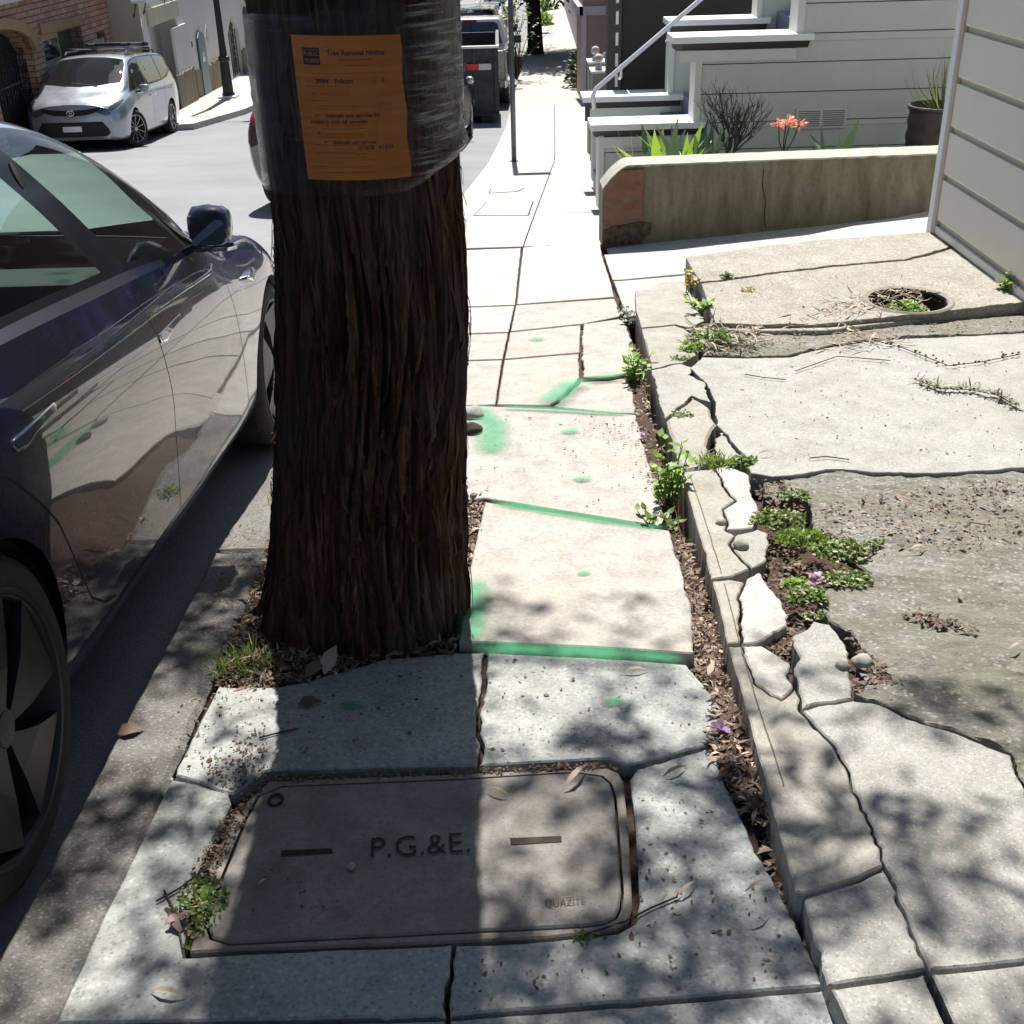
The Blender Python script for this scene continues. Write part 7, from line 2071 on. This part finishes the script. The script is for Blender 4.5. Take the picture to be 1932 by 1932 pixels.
weed(1398, 876, sT, .055, 190, .022, .012, M['weed'], 'round green weed at the left corner of the smooth slab', 16, .03)
weed(1500, 938, sT, .05, 160, .018, .010, M['weed'], 'small green weed on the rough slab just below the smooth slab', 17, .02)
weed(1468, 985, sT, .085, 420, .020, .011, M['weed'], 'uppermost patch of the green weeds in the broken corner', 18, .035)
weed(1515, 1022, sT, .08, 380, .020, .009, M['weed_bright'], 'middle grassy patch of the green weeds in the broken corner', 19, .03, 'grass')
weed(1585, 1045, sT, .09, 520, .018, .012, M['weed'], 'largest dark green patch of weeds on the rough slab', 20, .035)
weed(1600, 1095, sT, .07, 240, .02, .009, M['weed'], 'thin green weeds right of the pink blossom', 21, .02)
weed(1525, 1130, sT, .055, 260, .022, .012, M['weed'], 'low weed cluster below the pink blossom', 22, .03)
weed(1500, 1105, sT, .035, 100, .022, .012, M['weed_bright'], 'small bright weed left of the pink blossom', 23, .025)
weed(1285, 783, sT, .05, 70, .018, .008, M['weed'], 'tiny weed along the diagonal crack of the raised strip', 24, .01)
weed(1285, 678, sT, .05, 90, .016, .008, M['weed'], 'mossy weed line at the strip joint', 25, .01)
weed(465, 1262, sSW, .085, 150, .07, .004, M['weed'], 'grass tuft at the left foot of the trunk', 26, .03, 'grass')
weed(372, 1722, sSW, .055, 420, .014, .008, M['weed'], 'moss-like green clump at the lower left corner of the utility cover', 27, .02, ry=1.7, dz=-.01)
weed(528, 948, sSW, .04, 50, .03, .006, M['weed_bright'], 'small grass tuft at the kerb left of the trunk', 28, .03, 'grass')
weed(1648, 1028, sT, .03, 60, .016, .010, M['weed'], 'tiny weed at the right tip of the green patch', 29, .015)
weed(1533, 1165, sT, .03, 60, .016, .010, M['weed'], 'tiny weed at the top of the grey patched piece', 30, .015)
weed(1100, 1770, sSW, .02, 30, .014, .006, M['weed'], 'sliver of moss under the lower right edge of the utility cover', 31, .006)

# ================================================================ LITTER
def scatter(name, regions, mats, label, sizes=(.014, .042), wr=.30, curl=.6, lift=.012, kind='stuff', cat='leaf litter', dens=1., amt=1):
    mb = MB(); rnd = random.Random(hash(name) % 1000 if False else len(name) * 7 + len(regions))
    for pts, surf, n, dz in regions:
        P = [tuple(at(u, v, surf)[:2]) for u, v in pts]
        xs = [p[0] for p in P]; yy = [p[1] for p in P]; k = 0; tries = 0
        while k < n and tries < n * 60:
            tries += 1
            x, y = rnd.uniform(min(xs), max(xs)), rnd.uniform(min(yy), max(yy))
            if not pip(x, y, P)[0]: continue
            k += 1
            L = rnd.uniform(*sizes) * (1.5 if rnd.random() < .12 else 1)
            az = rnd.uniform(0, 6.28)
            d = Vector((math.cos(az), math.sin(az), rnd.gauss(0, .25)))
            leafblade(mb, (x, y, surf(x, y) + dz + rnd.uniform(0, lift)), d, L, L * wr * rnd.uniform(.6, 1.3), rnd.uniform(-curl, curl), nrm=(rnd.gauss(0, .35), rnd.gauss(0, .35), 1), mi=rnd.randrange(len(mats)))
    o = mb.build(name, mats, None)
    return tag(o, label, cat, kind=kind)
L3 = [M['litter'], M['litter'], M['litter_pale'], M['litter_dark']]
GAP = lambda a, b: a + b
gap1 = [(1195, 640), (1212, 700), (1228, 780), (1255, 880), (1275, 960), (1265, 985), (1245, 940), (1215, 850), (1195, 780), (1188, 700)]
gap2 = [(1262, 985), (1285, 1000), (1320, 1090), (1352, 1200), (1378, 1300), (1405, 1400), (1390, 1410), (1350, 1300), (1312, 1245), (1300, 1150), (1280, 1060)]
gap3 = [(1352, 1300), (1405, 1400), (1440, 1500), (1450, 1560), (1430, 1540), (1385, 1480), (1345, 1420)]
gap4 = [(1430, 1500), (1452, 1510), (1515, 1720), (1560, 1850), (1540, 1850), (1500, 1740)]
pitl = [(520, 960), (500, 1050), (470, 1140), (430, 1210), (405, 1285), (500, 1300), (620, 1270), (700, 1240), (520, 1230), (500, 1150)]
pitf = [(480, 1200), (860, 1215), (860, 1232), (720, 1245), (560, 1290), (500, 1290)]
pitr = [(882, 935), (915, 942), (900, 1030), (880, 1110), (872, 1200), (862, 1215), (862, 1050), (875, 990)]
lm = [(440, 1525), (505, 1462), (789, 1452), (1150, 1437), (1180, 1460), (1150, 1447), (789, 1462), (500, 1473), (400, 1660), (370, 1660)]
scatter('leaf_litter', [(gap1, sSW, 800, -.03), (gap2, sSW, 1700, -.03), (gap3, sSW, 700, -.005), (gap4, sSW, 220, -.04), (pitl, sSW, 900, -.01), (pitf, sSW, 600, .0), (pitr, sSW, 700, -.02)], L3, 'brown dead leaves and bark bits piled in the gap and around the trunk')
scatter('bark_crumbs', [(lm, sSW, 700, -.004), ([(380, 1440), (505, 1370), (505, 1470), (440, 1520), (360, 1640), (350, 1780), (400, 1660), (460, 1500), (400, 1480)], sSW, 420, .001), ([(330, 1300), (500, 1290), (500, 1440), (340, 1460)], sSW, 160, .001), ([(1345, 1400), (1420, 1440), (1440, 1530), (1380, 1510)], sSW, 500, .002), ([(520, 1620), (640, 1700), (560, 1740), (460, 1720)], sSW, 20, .0), (pitl, sSW, 700, 0), (gap2, sSW, 900, -.02), ([(430, 1000), (520, 960), (480, 1150), (380, 1240)], sSW, 160, .002)], [M['litter_dark'], M['litter'], M['litter']], 'fine brown bark crumbs lying in the joints round the utility cover', (.004, .011), .7, .3, .003)
scatter('broken_corner_litter', [([(1420, 900), (1560, 905), (1520, 950), (1500, 1000), (1450, 1010), (1435, 950)], sT, 300, -.01), ([(1450, 1010), (1480, 1000), (1560, 1080), (1560, 1110), (1530, 1160), (1500, 1190), (1490, 1160), (1450, 1100), (1440, 1070)], sT, 420, -.035), ([(1490, 1165), (1535, 1170), (1495, 1200), (1470, 1232), (1440, 1214)], sT, 160, -.03), ([(1600, 1270), (1660, 1290), (1660, 1320), (1612, 1316)], sT, 160, -.02), ([(1640, 930), (1932, 900), (1932, 1030), (1560, 1050), (1530, 960)], sT, 650, .004), ([(1720, 1150), (1850, 1190), (1840, 1200), (1700, 1165)], sT, 120, .004), ([(1600, 1200), (1640, 1230), (1700, 1290), (1650, 1300)], sT, 120, .002), ([(1300, 640), (1440, 640), (1420, 680), (1320, 672)], sT, 260, .01), ([(1440, 630), (1932, 600), (1932, 625), (1560, 655), (1440, 668)], sT, 260, .006)], [M['litter_dark'], M['litter'], M['litter_dark']], 'dark crumbs and dry bits among the broken concrete on the right', (.006, .022), .5, .4, .006)
scatter('dry_narrow_leaves', [([(1300, 620), (1420, 612), (1440, 650), (1330, 672)], sT, 300, .012), ([(1500, 600), (1620, 590), (1600, 625), (1480, 625)], sT, 90, .012), ([(1600, 625), (1720, 640), (1700, 662), (1530, 668)], sT, 90, .012), ([(1650, 545), (1760, 548), (1740, 575), (1660, 572)], sR6, 60, .0), ([(1560, 565), (1680, 558), (1690, 592), (1540, 598)], sR6, 90, .004)], [M['dry_leaf'], M['litter_pale']], 'narrow dry olive leaves strewn along the joint below the apron', (.05, .10), .10, .3, .02)
scatter('loose_specks', [([(880, 780), (1200, 790), (1250, 980), (890, 930)], sSW, 90, .001), ([(920, 1240), (1330, 1260), (1330, 1400), (920, 1430)], sSW, 60, .001), ([(1200, 1480), (1420, 1540), (1540, 1850), (880, 1900), (880, 1790), (1190, 1760)], sSW, 120, .001), ([(1360, 700), (1932, 660), (1932, 870), (1440, 880)], sT, 160, .010), ([(520, 1290), (880, 1250), (880, 1430), (520, 1440)], sSW, 60, .001), ([(1100, 780), (1220, 800), (1250, 960), (1180, 880)], sSW, 140, .003), ([(1350, 530), (1700, 500), (1900, 560), (1400, 600)], sR6, 90, .003)], [M['litter_dark'], M['litter']], 'tiny scattered leaf specks on the pavement', (.005, .014), .6, .3, .002)

# hole below the apron
hb = thing('broken_manhole', 'round open hole with worn iron rim in the apron by the house', 'manhole', HC)
mb = MB(); q = hole_pts(0, 0, .238, 40); 
mb.lathe([(.206, .004), (.230, .010), (.240, .002), (.240, -.01)], 40, 'z'); mb.build('rim', M['conc_rim'], hb, smooth=False)
mb = MB(); mb.lathe([(.2, -.005), (.2, -.16), (.001, -.15)], 40, 'z'); mb.build('pit', M['soil'], hb)
# fallen twigs with leaves
def leafy_twig(pts, surf, n, L, W, label, seed, berries=0, mat=None, dz=.008, name='leafy_twig'):
    P = [at(u, v, surf, dz) for u, v in pts]; t = thing(name, label, 'twig', P[0]); rnd = random.Random(seed)
    mb = MB(); mb.tube(P, .0022, 5); mb.build('stem', M['twig'], t, world=True)
    mb = MB()
    for i in range(n):
        s = rnd.random() * (len(P) - 1); k = int(s); p = P[k].lerp(P[k + 1], s - k); d0 = (P[k + 1] - P[k]).normalized()
        d = (d0 * rnd.uniform(-.2, 1) + Vector((rnd.gauss(0, .5), rnd.gauss(0, .5), rnd.uniform(0, .25)))).normalized()
        leafblade(mb, p + Vector((0, 0, rnd.uniform(0, .012))), d, L * rnd.uniform(.6, 1.1), W, rnd.uniform(-.3, .3), nrm=(0, 0, 1))
    if n: mb.build('leaves', mat or M['dry_leaf'], t, world=True)
    if berries:
        mb = MB()
        for i in range(berries):
            s = rnd.random() * (len(P) - 1); k = int(s); p = P[k].lerp(P[k + 1], s - k) + Vector((rnd.gauss(0, .012), rnd.gauss(0, .012), .004))
            mb.lathe([(0, -.005), (.0045, -.003), (.006, 0), (.0045, .003), (0, .005)], 6, 'z', tuple(p))
        mb.build('berries', M['twig'], t, world=True)
leafy_twig([(1725, 715), (1770, 732), (1830, 735), (1880, 745), (1918, 765)], sT, 130, .055, .008, 'long dry leafy twig with berries lying on the smooth slab at right', 1, 30, dz=.022)
leafy_twig([(1640, 640), (1700, 655), (1790, 690), (1850, 683), (1925, 668)], sT, 6, .03, .005, 'thin curved bare stem with dark berries lying above the leafy twig', 2, 40, dz=.02)
leafy_twig([(1500, 700), (1580, 672), (1680, 680)], sT, 8, .03, .004, 'thin crossing dry stem on the smooth slab', 3, dz=.02)
leafy_twig([(1405, 706), (1440, 712), (1482, 716)], sT, 0, .03, .004, 'straight brown stick on the upper left of the smooth slab', 4, dz=.018)
leafy_twig([(1528, 864), (1560, 861), (1602, 867)], sT, 4, .03, .004, 'short forked dark twig in the middle of the smooth slab', 5, dz=.018)
leafy_twig([(1090, 1768), (1180, 1738), (1230, 1712), (1278, 1692)], sSW, 5, .03, .004, 'long thin twig across the lower right corner of the utility cover', 6, dz=.006)
leafy_twig([(295, 1700), (340, 1675), (395, 1632)], sSW, 0, .03, .004, 'thin twig left of the utility cover', 7, dz=.006)
leafy_twig([(490, 1392), (515, 1385), (565, 1374)], sSW, 0, .03, .004, 'fine dark twig in the trunk shadow above the cover', 8, dz=.005)
leafy_twig([(310, 1350 + 330), (330, 1720), (345, 1790)], sSW, 0, .03, .004, 'small twig beside the pale fallen leaves at lower left', 9, dz=.005)
def single_leaf(u, v, surf, az, L, W, mat, label, curl=.35, dz=.006, cat='leaf', name='fallen_leaf', tilt=.15):
    p = at(u, v, surf, dz); mb = MB()
    leafblade(mb, (0, 0, 0), (math.cos(az), math.sin(az), tilt), L, W, curl, nrm=(0.2, -.2, 1), tipw=.05)
    o = mb.build(name, mat, None, smooth=True); o.location = p
    return tag(o, label, cat, 'single fallen leaves on the pavement')
single_leaf(1062, 1488, sSW, 0.9, .10, .014, M['litter_pale'], 'curled grey leaf across the top edge of the utility cover')
single_leaf(960, 1500, sSW, 2.7, .06, .006, M['weed_yellow'], 'thin yellow-green leaf on the utility cover')
single_leaf(1175, 1268, sSW, .1, .07, .009, M['litter_pale'], 'slim pinkish leaf on the dappled slab right of the trunk')
single_leaf(1250, 1465, sSW, .5, .07, .010, M['litter_dark'], 'dark curved leaf right of the cover corner')
single_leaf(1405, 1682 - 0, sT, .5, .06, .008, M['litter_pale'], 'thin straw leaf on the raised strip near the bottom')
single_leaf(1272, 1695, sSW, .7, .07, .008, M['litter_pale'], 'pale slim leaf at the tip of the long twig')
single_leaf(285, 1868, sSW, -.25, .075, .010, M['litter_pale'], 'pinkish curled leaf at the bottom left')
single_leaf(1820, 968, sT, -.7, .09, .010, M['litter'], 'curled brown leaf on the rough slab at right', dz=.012)
single_leaf(1716, 1036, sT, .25, .06, .009, M['litter_pale'], 'pale leaf on the rough slab left of the brown curled one', dz=.012)
single_leaf(1902, 1235 - 10, sT, .5, .05, .009, M['litter_pale'], 'pale leaf near the right edge of the rough slab', dz=.012)
single_leaf(1430, 857, sT, .2, .06, .008, M['litter'], 'brown leaf on the left of the smooth slab', dz=.02)
single_leaf(220, 1385, sSW, .3, .065, .04, M['litter'], 'broad brown curled leaf on the kerb stone')
single_leaf(485, 1670, sSW, .8, .025, .006, M['litter_pale'], 'small pale sliver on the left of the utility cover')
single_leaf(562, 1330, sSW, .2, .06, .035, M['litter_dark'], 'dark broad leaf at the lower left foot of the trunk')
single_leaf(612, 1272, sSW, 1.2, .09, .045, M['litter_pale'], 'large tan curled leaf standing at the front foot of the trunk', tilt=.7)
single_leaf(575, 1278, sSW, .7, .08, .04, M['litter'], 'brown curled leaf left of the large tan one at the trunk foot', tilt=.4)
def blossom(u, v, surf, r, label, seed, dz=.01, mat=None):
    p = at(u, v, surf, dz); mb = MB(); rnd = random.Random(seed)
    for k in range(9):
        a = k * 1.9 + rnd.uniform(-.2, .2); leafblade(mb, (0, 0, 0), (math.cos(a), math.sin(a), rnd.uniform(.0, 1.1)), r * rnd.uniform(.6, 1.1), r * rnd.uniform(.45, .75), rnd.uniform(-.7, .7), nrm=(rnd.gauss(0, .5), rnd.gauss(0, .5), 1), tipw=.35)
    o = mb.build('fallen_blossom', mat or M['petal'], None, smooth=True); o.location = p
    return tag(o, label, 'flower', 'fallen pink blossoms')
blossom(335, 1735, sSW, .032, 'wilted dusty pink blossom at the lower left corner of the utility cover', 1, mat=leafmat('wilted_petal', (.32, .22, .22), .2))
blossom(1363, 1378, sSW, .030, 'purple-pink blossom in the shade beside the gap', 2, mat=leafmat('mauve_petal', (.42, .30, .44), .2))
blossom(1538, 1095, sT, .035, 'pink blossom among the weeds in the broken corner', 3)
blossom(1212, 1010 - 190, sSW, .02, 'small pale pink petal in the gap litter beyond the tall sprout', 4)
single_leaf(1810, 1122 - 0, sT, 1.3, .035, .016, M['petal'], 'single white petal on the rough slab', dz=.012, cat='petal', name='petal')
# pebbles
def pebble(u, v, surf, r, label, mat, seed, dz=0.):
    bm = bmesh.new(); bmesh.ops.create_icosphere(bm, subdivisions=3, radius=r)
    for v_ in bm.verts: v_.co *= 1 + .22 * noise.noise(v_.co * (1.2 / r) + Vector((seed, 0, 0))); v_.co.z *= .75
    me = bpy.data.meshes.new('pebble'); bm.to_mesh(me); bm.free(); me.materials.append(mat)
    me.polygons.foreach_set('use_smooth', [True] * len(me.polygons))
    o = bpy.data.objects.new('stone', me); COL.objects.link(o); o.location = at(u, v, surf, dz) + Vector((0, 0, r * .5)); tag(o, label, 'stone')
pebble(1240, 918, sSW, .026, 'round grey stone among the leaves beside the tall sprout', M['stone'], 1, -.02)
pebble(663, 1637, sSW, .009, 'small chip of stone on the utility cover below the letters', M['litter_pale'], 2)
pebble(893, 792, sSW, .05, 'dark rock at the right side of the trunk', M['stone'], 3, -.02)
pebble(890, 822, sSW, .045, 'brown rock just in front of the dark one by the trunk', M['bark_dark'], 4, -.02)
for i, (u, v) in enumerate(((1360, 990), (1398, 1035), (1590, 1262), (1625, 1255))):
    pebble(u, v, sT, .018 + .006 * (i % 2), ['pale concrete chip in the crack of the raised strip', 'concrete chip below the broken white piece', 'concrete chip left of the small dark pocket on the rough slab', 'concrete chip above the dark pocket on the rough slab'][i], M['conc_strip'], 5 + i, -.005)
